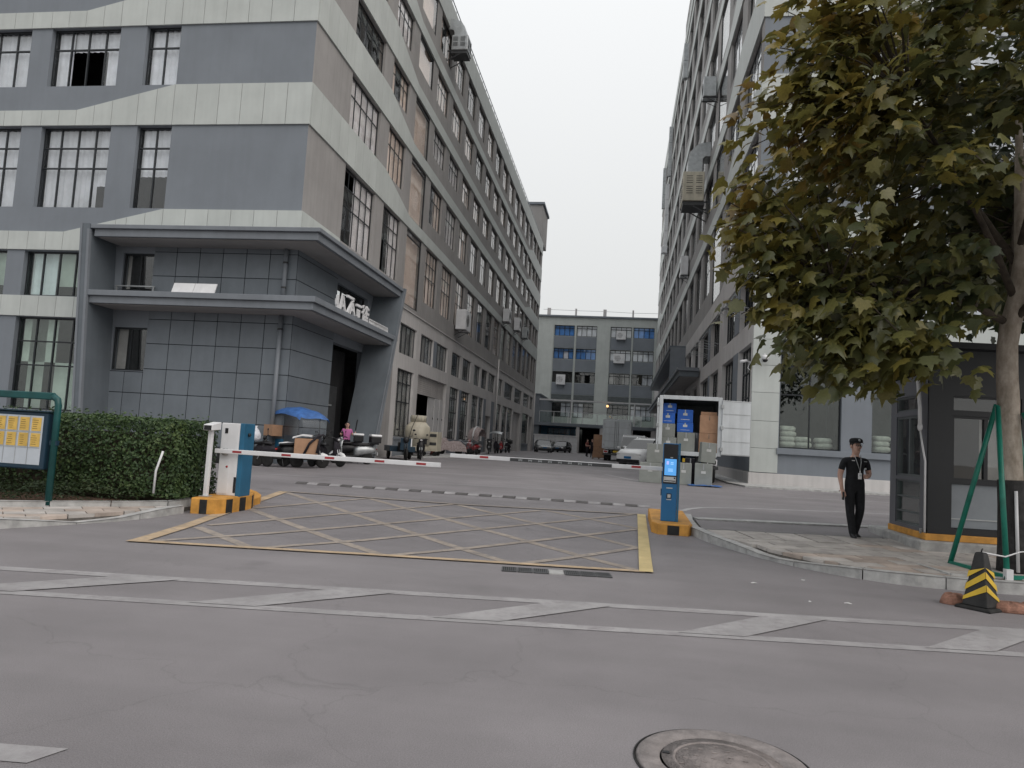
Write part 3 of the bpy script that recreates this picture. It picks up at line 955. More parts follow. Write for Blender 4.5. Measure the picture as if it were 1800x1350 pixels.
def rand_curtain(rng, kinds=('curtain', 'curtain_grey'), p=.75):
    out = []
    if rng.random() < p:
        k = kinds[0] if rng.random() < .7 else kinds[-1]
        t = rng.random()
        if t < .55: out.append((0.02, .98, 0, k))
        elif t < .75: out.append((.02, .5, 0, k))
        elif t < .9: out.append((.5, .98, 0, k))
        else: out += [(.02, .3, 0, k), (.66, .98, 0, k)]
    return out

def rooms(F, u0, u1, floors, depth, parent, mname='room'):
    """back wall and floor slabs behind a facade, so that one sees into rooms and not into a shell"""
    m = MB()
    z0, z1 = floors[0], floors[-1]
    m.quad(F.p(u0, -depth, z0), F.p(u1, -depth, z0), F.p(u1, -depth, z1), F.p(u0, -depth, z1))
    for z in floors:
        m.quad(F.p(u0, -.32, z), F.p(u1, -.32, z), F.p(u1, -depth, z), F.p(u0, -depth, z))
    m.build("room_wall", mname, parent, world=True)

def band(F, cuts, zb, top, parent, mname, d=.06, gap=.016, seams=True):
    """cladding band: one panel per cut interval, flat below, its top following top(u)"""
    for a, b in zip(cuts[:-1], cuts[1:]):
        g2 = gap / 2
        us = [a + g2] + [k for k in top.knots if a + g2 < k < b - g2] + [b - g2]
        pts = [F.p(a + g2, 0.004, zb), F.p(b - g2, 0.004, zb)] + [F.p(u, 0.004, top(u)) for u in reversed(us)]
        MB().ext(pts, F.n * d).build("cladding_panel", mname, parent, world=True)

class Top:
    def __init__(s, xs, ys): s.knots, s.ys = xs, ys
    def __call__(s, u): return lerp(u, s.knots, s.ys)

# ------------------------------------------------------------------ left factory
LB = thing("factory_building", "grey and white banded factory on the left with two-storey entrance canopy at its corner", "building", (-22.0, 60.0, .3))
LF = Face((0, 24.0, 0), (1, 0, 0), (0, -1, 0), 0.0)
LS = Face((-11.5, 0, 0), (0, 1, 0), (1, 0, 0), R(90))
XL0, YL1 = -36.0, 96.0
cols_f = [(-30.98, -28.06, 4), (-26.03, -23.0, 4), (-22.13, -19.25, 4), (-18.18, -16.79, 2)]
rows_f = [(13.87, 16.17, (0, .66, 1)), (9.20, 12.30, (0, .50, .75, 1)), (5.86, 7.54, (0, 1)), (1.66, 5.06, (0, .48, .74, 1))]
op = []
for (a, b, n) in cols_f:
    for j, (c, e, r) in enumerate(rows_f):
        if j >= 2 and n == 2: continue
        if j == 2 and a > -23: a2, b2 = -22.27, -18.9
        elif j == 3 and a > -23: a2, b2 = -22.33, -18.6
        else: a2, b2 = a, b
        op.append((a2, b2, c, e, n, r, j))
tile_op = [(-18.30, -16.97, 3.24, 4.80), (-18.20, -16.86, 6.15, 7.52)]
wall(LF, XL0, -11.5, -.3, 28.2, [o[:4] for o in op] + tile_op, LB, "front_wall", 'wall_grey', rec=.30)
rng = random.Random(11)
for (a, b, c, e, n, r, j) in op:
    nn = n if j < 2 or b - a < 3.1 else 5
    cu = rand_curtain(rng, ('curtain', 'curtain'), 1.0) if j < 2 else ([(.02, .34, 0, 'curtain'), (.34, .98, .25, 'blind_roomlight')] if j == 2 else [(.02, .98, .52, 'blind_roomlight'), (.1, .28, 0, 'blind_roomlight'), (.4, .7, 0, 'blind_roomlight'), (.8, .98, 0, 'blind_roomlight')])
    if j < 2: cu = [(0.02, .98, 0, 'curtain')]
    opened = ()
    if j == 0 and -23 < a < -22: opened = ((1, 0), (2, 0)); cu = [(.02, .25, 0, 'curtain'), (.75, .98, 0, 'curtain'), (.25, .75, .66, 'curtain')]
    if j == 1 and a > -23: cu = [(.02, .78, 0, 'curtain'), (.78, .98, .3, 'curtain')] if n == 4 else [(.02, .98, .42, 'curtain')]
    window(LF, a, b, c, e, LB, cols=nn, rows=r, gl='glass' if j < 2 else 'glass_green', per_pane=True, curtain=cu, opened=opened)
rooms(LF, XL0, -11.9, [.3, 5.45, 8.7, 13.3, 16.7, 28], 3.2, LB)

# bands on the front and round the corner
zbs = [7.57, 12.32, 16.16, 19.45, 22.90]
thin = [.69, .59, .64, .62, .62]
thick = [1.59, 1.53, 1.55, 1.65, 1.65]
cuts_f = [-35.0, -33.2, -31.1, -30.25, -29.5, -28.8, -28.06, -27.1, -26.03, -25.3, -24.5, -23.73, -22.98, -22.15, -21.42, -20.70, -19.97, -19.24, -18.2, -17.47, -16.77, -15.89, -15.01, -14.13, -13.25, -12.37, -11.44]
for k, zb in enumerate(zbs):
    t = Top([XL0, -20.7, -16.79, -11], [zb + thin[k], zb + thin[k], zb + thick[k], zb + thick[k]])
    cuts = cuts_f if k else [c for c in cuts_f if c < -18.9] + [-18.62]
    band(LF, cuts, zb, t, LB, 'panel_white')
    if k == 0:
        band(LF, [-17.47, -16.77, -15.89, -15.01, -14.13, -13.25, -12.37, -11.44], 8.15, Top([-20.7, -16.79, -11], [8.26, 9.16, 9.16]), LB, 'panel_white')
        band(LF, [-18.62, -18.2, -17.47], 8.15, Top([-20.7, -16.79], [8.26, 9.16]), LB, 'panel_white')
    sc = [24.0]
    while sc[-1] < 36.3: sc.append(sc[-1] + .88)
    while sc[-1] < 95: sc.append(sc[-1] + 3.85)
    sc[-1] = 96.0
    far_t = [82.0, 86.5, 97] if k < 4 else [82, 86.5, 97]
    ts = Top([23, 32.3, 36.4] + far_t, [zb + thick[k]] * 2 + [zb + thin[k]] * 2 + [zb + thick[k]] * 2)
    if k == 0:
        band(LS, [24.0, 24.88, 25.76, 26.64, 27.5], 8.15, Top([23, 28], [9.16, 9.16]), LB, 'panel_white')
    else:
        band(LS, sc, zb, ts, LB, 'panel_white', gap=.008)
band(LF, [-11.44 - .0 - 2.93 * k for k in range(8, -1, -1)], 5.08, Top([-50, 0], [5.84, 5.84]), LB, 'panel_white') if False else band(LF, [c for c in cuts_f if c < -18.9] + [-18.62], 5.08, Top([-50, 0], [5.84, 5.84]), LB, 'panel_white')
band(LF, cuts_f, 26.45, Top([-50, 0], [28.05, 28.05]), LB, 'panel_white')
sc = [24.0 + 2.88 * k for k in range(26)]; sc[-1] = 96.0
band(LS, sc, 26.45, Top([0, 200], [28.05, 28.05]), LB, 'panel_white', gap=.008)

# side facade, upper floors
rows_s = [(9.15, 12.28, (0, .50, .75, 1)), (13.78, 16.12, (0, .66, 1)), (17.70, 19.42, (0, .66, 1)), (21.00, 22.86, (0, .66, 1)), (24.25, 26.42, (0, .66, 1))]
bays = [(27.62, 31.22, 5), (32.48, 35.18, 4)] + [(36.33 + 3.85 * k, 39.15 + 3.85 * k, 4) for k in range(14)]
bays += [(90.4, 92.2, 2), (93.0, 94.6, 2)]
op = [(a, b, c, e, n, r, i, j) for i, (a, b, n) in enumerate(bays) for j, (c, e, r) in enumerate(rows_s)]
op = [((o[0], o[1], 8.35 if (o[6] == 2 and o[7] == 0) else (12.95 if o[6] == 2 and o[7] == 1 else (16.85 if o[6] == 2 and o[7] == 2 else o[2])), *o[3:])) for o in op]
wall(LS, 24.0, YL1, 8.08, 28.2, [o[:4] for o in op], LB, "side_wall", 'wall_grey_sidelit', rec=.30)
rng = random.Random(5)
for (a, b, c, e, n, r, i, j) in op:
    if i == 2:
        window(LS, a, b, c, e, LB, cols=1, rows=(0, .92, 1), gl='glass_warm', per_pane=True, rec=.06, curtain=[(.01, .99, 0, 'blind_skyglow')])
        continue
    cu = rand_curtain(rng, ('blind_skyglow', 'curtain'), .93)
    near = a < 48
    opd = ()
    if i == 0 and j == 0: opd = ((0, 2), (1, 2)); cu = [(.4, .98, 0, 'curtain')]
    if near and rng.random() < .2: opd = opd + ((rng.randrange(n), 0),)
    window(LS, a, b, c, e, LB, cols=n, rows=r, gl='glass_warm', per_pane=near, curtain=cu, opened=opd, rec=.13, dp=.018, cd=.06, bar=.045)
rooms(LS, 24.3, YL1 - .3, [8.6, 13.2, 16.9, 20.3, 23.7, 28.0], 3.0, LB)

# side facade, pale base with deep-set works windows
base_op = []
mez = [(36.35, 39.45), (40.35, 43.2), (44.0, 46.95), (48.2, 51.0), (51.7, 54.6), (55.8, 58.4), (59.0, 61.6), (62.2, 65.5), (66.7, 69.7), (71.0, 76.6), (78.0, 83.7), (85.2, 90.6), (91.6, 94.6)]
gnd = [(36.4, 39.4, 1.42), (48.2, 51.0, 1.42), (51.75, 54.72, 1.42), (55.7, 58.3, 1.42), (58.7, 60.5, 1.42), (66.7, 69.7, .75), (70.6, 73.6, .75), (74.1, 77.1, .75), (85.3, 91.1, 1.4)]
gates = [(40.3, 47.15, .2, 5.0), (61.6, 64.2, .2, 3.6), (78.0, 83.6, .2, 4.75), (91.8, 94.6, .2, 4.8)]
bo = [(a, b, 5.75, 7.33) for a, b in mez] + [(a, b, z, 4.96) for a, b, z in gnd] + gates
# the base wall proper starts behind the entrance fin
wall(LS, 33.0, YL1, -.3, 8.08, bo, LB, "base_wall", 'base_white', rec=.34, rev='base_white')
MB().ext([LS.p(33.0, .004, 8.085), LS.p(YL1, .004, 8.085), LS.p(YL1, .07, 8.085), LS.p(33.0, .07, 8.085)], (0, 0, .05)).build("ledge", 'base_white', LB, world=True)
rng = random.Random(9)
for a, b in mez:
    window(LS, a, b, 5.75, 7.33, LB, cols=max(3, round((b - a) / .72)), rows=(0, 1), gl='glass', per_pane=a < 47, curtain=[(.01, .99, 0, 'curtain_grey')] if rng.random() < .8 else None, rec=.15, dp=.02, cd=.08, bar=.06)
for a, b, z in gnd:
    window(LS, a, b, z, 4.96, LB, cols=max(3, round((b - a) / .74)), rows=(0, .52, .80, 1), gl='glass_green' if a > 80 else 'glass', per_pane=a < 50, curtain=[(.01, .99, 0, 'curtain_grey')] if rng.random() < .8 else None, rec=.15, dp=.02, cd=.08, bar=.06)
for a, b, z in gnd:
    MB().ext([LS.p(a - .02, .003, z - .14), LS.p(b + .02, .003, z - .14), LS.p(b + .02, .003, z - .01), LS.p(a - .02, .003, z - .01)], (.09, 0, 0)).build("sill", 'wall_grey', LB, world=True)
    MB().ext([LS.p(a, .004, .25), LS.p(b, .004, .25), LS.p(b, .004, z - .15), LS.p(a, .004, z - .15)], (.03, 0, 0)).build("spandrel_panel", 'wall_grey', LB, world=True)
rooms(LS, 33.3, YL1 - .3, [.3, 5.4, 8.0], 4.0, LB)
# grey infill between the paired windows
for a, b, c, e in ((51.05, 51.7, 1.42, 4.96), (58.35, 58.66, 1.42, 4.96), (60.55, 61.55, .3, 4.96), (64.25, 65.6, .3, 4.96), (43.22, 43.97, 5.75, 7.33), (73.65, 74.05, .75, 4.96)):
    MB().ext([LS.p(a, .004, c), LS.p(b, .004, c), LS.p(b, .004, e), LS.p(a, .004, e)], (.02, 0, 0)).build("infill_panel", 'wall_grey', LB, world=True)
# loading gate: shutter box, half-raised curtain, white door leaves
sh = MB()
for k in range(9):
    sh.ext([LS.p(40.32, -.22, 3.95 + k * .115), LS.p(47.1, -.22, 3.95 + k * .115), LS.p(47.1, -.22, 4.055 + k * .115), LS.p(40.32, -.22, 4.055 + k * .115)], (.03, 0, 0))
sh = sh.build("roller_shutter", 'shutter', LB, world=True)
for k, (a, b) in enumerate(((43.75, 45.1), (45.15, 46.2), (46.25, 47.1))):
    dl = MB().ext([LS.p(a, -.3 + .05 * k, .5), LS.p(b, -.3 + .05 * k, .5), LS.p(b, -.3 + .05 * k, 3.93), LS.p(a, -.3 + .05 * k, 3.93)], (.06, 0, 0)).build("door_leaf", 'door_white', LB, world=True)
    for z in (1.3, 2.6):
        MB().box(-11.82 + .06 + .05 * k, -11.77 + .06 + .05 * k, b - .18, b - .08, z, z + .12).build("hinge", 'metal_dark', dl, world=True)
MB().ext([LS.p(61.62, -.3, .4), LS.p(64.18, -.3, .4), LS.p(64.18, -.3, 3.58), LS.p(61.62, -.3, 3.58)], (.05, 0, 0)).build("steel_door", 'wall_grey_sidelit', LB, world=True)
MB().ext([LS.p(62.4, -.28, .5), LS.p(63.2, -.28, .5), LS.p(63.2, -.28, 2.6), LS.p(62.4, -.28, 2.6)], (.06, 0, 0)).build("steel_door", 'metal_dark', LB, world=True)
MB().ext([LS.p(80.3, -.33, .4), LS.p(83.5, -.33, .4), LS.p(83.5, -.33, 4.7), LS.p(80.3, -.33, 4.7)], (.05, 0, 0)).build("door_leaf", 'base_white', LB, world=True)
# narrow grey strip between fin and pale base, with a tall dark slot window
op2 = [(33.3, 34.6, 1.2, 4.9)]
wall(LS, 24.0, 33.0, -.3, 8.08, [(27.7, 31.4, .25, 5.05), (27.72, 31.3, 6.0, 7.46)], LB, "entrance_wall", 'wall_grey', rec=.35)

# tiled ground floor under the canopy: single tiles, front then side
zj = [.25, .72, 1.57, 2.45, 3.33, 4.24, 5.12, 5.44]
xj = [-18.40, -17.69, -16.97, -16.07, -15.17, -14.28, -13.39, -12.50, -11.5]
MB().ext([LF.p(-18.4, .003, .2), LF.p(-11.5, .003, .2), LF.p(-11.5, .003, 3.22), LF.p(-18.4, .003, 3.22)], (0, -.012, 0)).build("tile_backing", 'tile_back', LB, world=True)
MB().ext([LF.p(-16.95, .003, 3.22), LF.p(-11.5, .003, 3.22), LF.p(-11.5, .003, 7.78), LF.p(-16.95, .003, 7.78)], (0, -.012, 0)).build("tile_backing", 'tile_back', LB, world=True)
def tile(F, a, b, c, e, m='tile_grey', d0=.015, t=.022, gp=.012):
    MB().ext([F.p(a + gp, d0, c + gp), F.p(b - gp, d0, c + gp), F.p(b - gp, d0, e - gp), F.p(a + gp, d0, e - gp)], F.n * t).build("wall_tile", m, LB, world=True, bevel=.004, seg=1)
for j in range(len(zj) - 1):
    for i in range(len(xj) - 1):
        c, e = zj[j], zj[j + 1]
        if i < 2:
            if j > 3: continue
            if j == 3: e = 3.20
        tile(LF, xj[i], xj[i + 1] if i < 7 else -11.47, c, e)
zu = [5.86, 6.70, 7.58, 7.78]
for j in range(3):
    for i in range(2, 8):
        tile(LF, xj[i], xj[i + 1] if i < 7 else -11.47, zu[j], zu[j + 1])
MB().ext([LS.p(24.0, .003, .2), LS.p(27.68, .003, .2), LS.p(27.68, .003, 7.78), LS.p(24.0, .003, 7.78)], (.012, 0, 0)).build("tile_backing", 'tile_back', LB, world=True)
for j in range(len(zj) - 1):
    tile(LS, 24.0, 27.68, zj[j], zj[j + 1])
for j in range(3):
    tile(LS, 24.0, 27.68, zu[j], zu[j + 1])
window(LF, -18.30, -16.97, 3.24, 4.80, LB, cols=(0, .5, 1), rows=(0, 1), per_pane=True, rec=.12, curtain=[(.02, .3, 0, 'curtain_grey')])
window(LF, -18.20, -16.86, 6.15, 7.52, LB, cols=(0, .5, 1), rows=(0, 1), per_pane=True, rec=.12, curtain=[(.02, .12, 0, 'curtain_grey')])
window(LS, 27.72, 31.3, 6.0, 7.46, LB, cols=4, rows=(0, 1), per_pane=True, rec=.2, gl='glass')
MB().bar((-18.3, 23.86, 6.28), (-16.75, 23.86, 6.28), .04).bar((-18.25, 23.86, 5.87), (-18.25, 23.86, 6.28), .04).bar((-16.8, 23.86, 5.87), (-16.8, 23.86, 6.28), .04).build("balcony_rail", 'metal_grey', LB, world=True)
tb = thing("leaning_board", "white two-panel board leaning on the lower canopy slab of the left factory", "board", (-14.7, 22.95, 5.885))
for x in (-.80, .005):
    MB().ext([(x, .0, .0), (x + .79, .0, .0), (x + .79, .16, .40), (x, .16, .40)], (0, .04, .0)).build("board_panel", 'metal_white', tb)
# entrance doors deep in the side opening
m = MB()
m.box(-12.4, -12.36, 27.8, 31.3, .3, 5.0)
m.build("entrance_back", 'dark', LB, world=True)
dl = MB().box(-12.2, -12.14, 29.0, 30.1, .32, 3.4).build("door_leaf", 'metal_dark', LB, world=True)
MB().box(-12.13, -12.08, 29.1, 29.5, 2.55, 2.62).build("door_closer", 'metal_grey', dl, world=True)
MB().box(-11.62, -11.44, 31.42, 31.62, .3, 5.4).build("door_jamb", 'canopy', LB, world=True)

# the two canopy slabs: lip over a set-back fascia, paler soffit
def slab(z0, zm, z1, y_end, name):
    def L(i):
        return [(-18.55 + i, 22.63 + i), (-10.13 - i, 22.63 + i), (-10.13 - i, y_end - i), (-11.47, y_end - i), (-11.47, 23.98), (-18.55 + i, 23.98)]
    s = MB().ext([(x, y, zm) for x, y in L(0)], (0, 0, z1 - zm)).build(name, ['canopy'], LB, world=True, bevel=.012)
    m = MB()
    m.ext([(x, y, z0) for x, y in L(.10)], (0, 0, zm - .002 - z0))
    m.build("fascia", 'canopy', s, world=True, bevel=.01)
    m = MB()
    m.ext([(x, y, z0 - .025) for x, y in L(.22)], (0, 0, .02))
    m.build("soffit", 'soffit', s, world=True)
slab(7.78, 8.04, 8.18, 32.25, "canopy_slab")
slab(5.44, 5.69, 5.88, 31.75, "canopy_slab")
# end fins, both leaning outwards towards the top
MB().ext([(-18.86, 22.60, 8.20), (-18.36, 22.60, .2), (-18.10, 22.60, .2), (-18.56, 22.60, 8.20)], (0, 1.39, 0)).build("portal_fin", 'fin', LB, world=True)
MB().ext([(-18.90, 22.57, 8.22), (-18.40, 22.57, .2), (-18.33, 22.57, .2), (-18.83, 22.57, 8.22)], (0, .5, 0)).build("fin_edge", 'canopy', LB, world=True)
MB().ext([(-18.62, 22.57, 8.00), (-18.16, 22.57, .2), (-18.07, 22.57, .2), (-18.53, 22.57, 8.00)], (0, .12, 0)).build("fin_edge", 'canopy', LB, world=True)
MB().ext([(-11.49, 32.40, 8.20), (-11.49, 29.55, .25), (-11.49, 29.33, .25), (-11.49, 32.16, 8.20)], (1.38, 0, 0)).build("portal_fin", 'fin', LB, world=True)
MB().ext([(-10.15, 32.46, 8.22), (-10.15, 29.62, .25), (-10.15, 29.50, .25), (-10.15, 32.34, 8.22)], (.06, 0, 0)).build("fin_edge", 'canopy', LB, world=True)
MB().ext([(-10.15, 32.2, 8.02), (-10.15, 29.36, .25), (-10.15, 29.28, .25), (-10.15, 32.12, 8.02)], (.05, 0, 0)).build("fin_edge", 'canopy', LB, world=True)
for z0, z1 in ((5.88, 7.76), (.3, 5.42)):
    dp = MB().tube([(-11.86, 23.86, z0), (-11.86, 23.86, z1)], .075, n=12).build("downpipe", 'canopy', LB, world=True)
    for z in (z0 + .5, z1 - .5):
        MB().lathe([(.078, -.03), (.088, -.03), (.088, .03), (.078, .03)], c=(-11.86, 23.86, z), n=12).build("pipe_clip", 'metal_dark', dp, world=True)
# projecting letters on the lower canopy: four large characters then a line of small ones
def strokes(name, sets, mname, parent):
    for st in sets:
        m = MB()
        for (ya, za, yb, zb2, w) in st:
            m.bar((-10.22, ya, za), (-10.22, yb, zb2), .09, w, up=(1, 0, 0))
        m.build(name, mname, parent, world=True)
z0 = 5.89
big = [[(24.75, z0, 24.75, 6.36, .09), (24.62, 6.2, 24.66, 6.0, .06), (25.02, z0, 25.22, 6.46, .08), (25.22, 6.46, 25.46, z0, .08), (25.08, 6.06, 25.4, 6.06, .06)],
       [(25.62, 6.50, 26.32, 6.50, .08), (26.28, 6.50, 25.72, z0, .08), (25.98, z0, 26.18, 6.38, .07), (26.18, 6.38, 26.46, z0, .08), (26.0, 6.08, 26.4, 6.08, .06)],
       [(26.62, 6.36, 27.1, 6.36, .09), (26.7, 6.18, 27.05, 6.18, .03), (26.7, 6.08, 27.05, 6.08, .03), (26.7, 5.98, 27.05, 5.98, .03), (26.86, z0, 26.86, 6.2, .04)],
       [(27.28, 6.42, 27.6, 6.42, .06), (27.44, z0, 27.44, 6.5, .06), (27.26, 6.2, 27.62, 6.2, .06), (27.72, 6.48, 27.98, 6.40, .06), (27.76, 6.44, 27.76, 6.1, .05), (27.7, 6.22, 28.02, 6.22, .06), (27.5, 6.06, 27.95, 6.06, .05), (27.52, 5.95, 27.95, 5.95, .05)]]
strokes("sign_letter", big, 'metal_white', LB)
sm = []
for k in range(13):
    y = 28.16 + k * .185
    r2 = random.Random(k)
    st = [(y, z0, y, 6.06, .02), (y + .12, z0, y + .12, 6.06, .02), (y, 6.055, y + .12, 6.055, .02)]
    st += [(y, z0 + .04 + .04 * q, y + .12, z0 + .04 + .04 * q, .015) for q in range(3) if r2.random() < .75]
    sm.append(st)
strokes("sign_letter", sm, 'metal_white', LB)
# roof edge: railing, stair tower, roof slab, far and hidden walls
MB().box(XL0, -11.6, 24.1, YL1, 27.9, 28.0).build("roof", 'wall_grey', LB, world=True)
MB().ext([(XL0, YL1, -.3), (-11.5, YL1, -.3), (-11.5, YL1, 28.0), (XL0, YL1, 28.0)], (0, .2, 0)).build("back_wall", 'wall_grey_sidelit', LB, world=True)
rail = MB().bar((-11.62, 24.2, 28.72), (-11.62, 95.9, 28.72), .05).bar((-11.62, 24.2, 28.40), (-11.62, 95.9, 28.40), .03).bar((-11.62, 24.15, 28.72), (XL0, 24.15, 28.72), .05).build("roof_rail", 'metal_grey', LB, world=True)
pm = None
for k in range(56):
    q = MB().box(-.02, .02, -.02, .02, 0, .66) if pm is None else None
    if q: pm = q.mesh("rail_post", 'metal_grey')
    put("rail_post", pm, rail, (-11.62 - LB.location.x, 24.3 + k * 1.3 - LB.location.y, 28.05 - LB.location.z))
MB().box(-15.5, -11.45, 93.5, 99.5, 28.0, 32.6, m=0).build("stair_tower", 'wall_grey_sidelit', LB, world=True)
MB().box(-15.7, -11.25, 93.3, 99.7, 32.6, 32.9).build("tower_cap", 'wall_grey', LB, world=True)
MB().tube([(-11.35, 95.2, .4), (-11.35, 95.2, 8.0)], .08, n=8).build("downpipe", 'base_white', LB, world=True)
MB().tube([(-11.33, 65.9, .4), (-11.33, 65.9, 8.9)], .07, n=8).build("downpipe", 'base_white', LB, world=True)
MB().ext([LS.p(33.05, .004, .3), LS.p(35.5, .004, .3), LS.p(35.5, .004, 4.96), LS.p(33.05, .004, 4.96)], (.02, 0, 0)).build("infill_panel", 'wall_grey_sidelit', LB, world=True)
# ------------------------------------------------------------------ right factory
RB = thing("factory_building", "taller grey and white banded factory on the right behind the plane tree and box truck", "building", (18.0, 72.0, .3))
KX = -.0026
RS = Face((5.1 - KX * 30.3, 0, 0), (KX, 1, 0), (-1, 0, 0), R(-90))
RF = Face((0, 30.3, 0), (1, 0, 0), (0, -1, 0), 0.0)
YE = 117.0
zr = [15.15, 19.62, 24.2, 29.0, 33.8, 38.6, 43.3]
rows_r = [(11.6, 15.12, (0, .5, .75, 1)), (17.15, 19.58, (0, .66, 1)), (21.55, 24.16, (0, .66, 1)), (26.2, 28.96, (0, .66, 1)), (31.0, 33.76, (0, .66, 1)), (35.8, 38.56, (0, .66, 1)), (40.5, 43.26, (0, .66, 1))]
bays_r = [(30.95, 35.1, 5), (36.7, 40.5, 4), (41.9, 45.6, 4), (47.1, 51.2, 4), (52.7, 56.4, 4)] + [(57.9 + 5.2 * k, 61.6 + 5.2 * k, 4) for k in range(11)]
op = []
for i, (a, b, n) in enumerate(bays_r):
    for j, (c, e, r) in enumerate(rows_r):
        if i == 2: c = (10.45 if j == 0 else c - .7)
        if i < 2 and j == 0: c = 12.0
        if b > 112: continue
        op.append((a, b, c, e, n, r, i, j))
wall(RS, 30.3, YE, 9.25, 45.6, [o[:4] for o in op], RB, "side_wall", 'wall_grey_sidelit', rec=.32)
rng = random.Random(21)
for (a, b, c, e, n, r, i, j) in op:
    if i == 2:
        window(RS, a, b, c, e, RB, cols=1, rows=(0, .9, 1), gl='glass', per_pane=True, rec=.06, curtain=[(.01, .99, 0, 'curtain_grey')])
        continue
    near = a < 52
    opd = ((rng.randrange(n), 0),) if near and rng.random() < .25 else ()
    window(RS, a, b, c, e, RB, cols=n, rows=r, gl='glass', per_pane=near, curtain=rand_curtain(rng, ('curtain', 'curtain_grey'), .85), opened=opd, rec=.15, dp=.018, cd=.06, bar=.045)
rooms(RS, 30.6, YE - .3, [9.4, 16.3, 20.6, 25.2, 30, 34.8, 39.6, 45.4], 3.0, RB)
# base wall
mez_r = [(30.95, 34.3), (35.7, 39.8), (41.3, 45.2), (46.5, 51.0), (52.4, 56.4), (57.6, 61.4)]
gnd_r = [(31.05, 34.35), (35.8, 39.8), (41.3, 45.0), (45.9, 50.4), (52.4, 56.2), (57.6, 61.2)]
deep = [(64.5, 69.5, 2.0, 6.6), (71.5, 77, 2.0, 6.6), (79, 84, 2, 6.6), (86, 92, 2, 6.6), (94, 99, 2, 6.6)]
wall(RS, 30.3, YE, -.3, 9.25, [(a, b, 7.05, 9.2) for a, b in mez_r] + [(a, b, 1.82, 6.14) for a, b in gnd_r] + deep, RB, "base_wall", 'base_white', rec=.36)
rng = random.Random(3)
for k, (a, b) in enumerate(mez_r):
    window(RS, a, b, 7.05, 9.2, RB, cols=5, rows=(0, .28, 1) if k in (0, 3) else (0, 1), per_pane=True, opened=((0, 1), (1, 1), (2, 1), (3, 1)) if k in (0, 2) else ((1, 0),), curtain=[(.01, .99, 0, 'curtain_grey')] if k in (1, 4, 5) else None, rec=.25)
for k, (a, b) in enumerate(gnd_r):
    window(RS, a, b, 1.82, 6.14, RB, cols=4, rows=(0, .5, .75, 1) if k < 1 else (0, .5, .76, 1), per_pane=k < 4, curtain=[(.01, .6, .45, 'curtain_grey')] if k % 2 else [(.01, .99, .25, 'curtain_grey')], rec=.25)
    MB().ext([RS.p(a - .03, .003, 1.68), RS.p(b + .03, .003, 1.68), RS.p(b + .03, .003, 1.81), RS.p(a - .03, .003, 1.81)], (-.10, 0, 0)).build("sill", 'wall_grey', RB, world=True)
for (a, b, c, e) in ((34.4, 35.75, 1.82, 6.14), (45.05, 45.85, 1.82, 6.14), (34.35, 35.65, 7.05, 9.2), (45.25, 46.45, 7.05, 9.2), (30.35, 51, .9, 1.66)):
    MB().ext([RS.p(a, .004, c), RS.p(b, .004, c), RS.p(b, .004, e), RS.p(a, .004, e)], (-.02, 0, 0)).build("infill_panel", 'wall_grey', RB, world=True)
# top-hung sashes propped open
for (a, b) in ((31.05, 34.2), (41.5, 45.1), (46.6, 48.8)):
    n = 4 if b - a > 3 else 3
    for k in range(n):
        u0, u1 = a + (b - a) * k / n + .03, a + (b - a) * (k + 1) / n - .03
        zt, ln, ang = 9.1, 1.55, R(36)
        m = MB()
        P = lambda u, q: RS.p(u, .02 + math.sin(ang) * q, zt - math.cos(ang) * q)
        for (p, q) in ((P(u0, 0), P(u0, ln)), (P(u1, 0), P(u1, ln)), (P(u0, 0), P(u1, 0)), (P(u0, ln), P(u1, ln))):
            m.bar(p, q, .06, .05)
        s = m.build("open_sash", 'metal_white' if k % 2 else 'frame_grey', RB, world=True)
        MB().poly([P(u0 + .03, .03), P(u1 - .03, .03), P(u1 - .03, ln - .03), P(u0 + .03, ln - .03)]).build("pane", 'glass_warm', s, world=True)
        MB().bar(RS.p(u1, -.1, zt - ln + .12), P(u1, ln - .05), .025).build("stay", 'metal_grey', s, world=True)
rooms(RS, 30.6, YE - .3, [.3, 6.6, 9.3], 4.0, RB)
# bands: bottoms level, tops swelling at the corner and at the far end
sc = [30.24, 31.25, 32.25, 33.25, 34.25, 35.25, 36.4, 41.2] + [46.4 + 5.2 * k for k in range(13)] + [YE]
band(RS, [c for c in sc if c < YE] + [YE], 9.27, Top([30, 36.2, 41.2, 104, 109, 118], [11.5, 11.3, 10.25, 10.25, 11.3, 11.3]), RB, 'base_white', gap=.006)
for k, zb in enumerate(zr):
    tn, tk = .80, 2.0
    band(RS, [c for c in sc if c < YE] + [YE], zb, Top([30, 36.2, 41.2, 104, 109, 118], [zb + tk] * 2 + [zb + tn] * 2 + [zb + tk] * 2), RB, 'panel_white', gap=.008)
band(RS, [c for c in sc if c < YE] + [YE], 45.0, Top([0, 200], [46.4, 46.4]), RB, 'panel_white', gap=.008)
MB().ext([RS.p(30.4, -.3, 45.6), RS.p(84, -.3, 45.6), RS.p(84, -.3, 51), RS.p(30.4, -.3, 51)], (8, 0, 0)).build("roof_storey", 'wall_grey_sidelit', RB, world=True)
m = MB()
for k in range(11):
    m.ext([RS.p(31.5 + 4.8 * k, -.28, 47), RS.p(34.5 + 4.8 * k, -.28, 47), RS.p(34.5 + 4.8 * k, -.28, 49.8), RS.p(31.5 + 4.8 * k, -.28, 49.8)], (-.03, 0, 0))
m.build("louvre_panel", 'metal_dark', RB, world=True)
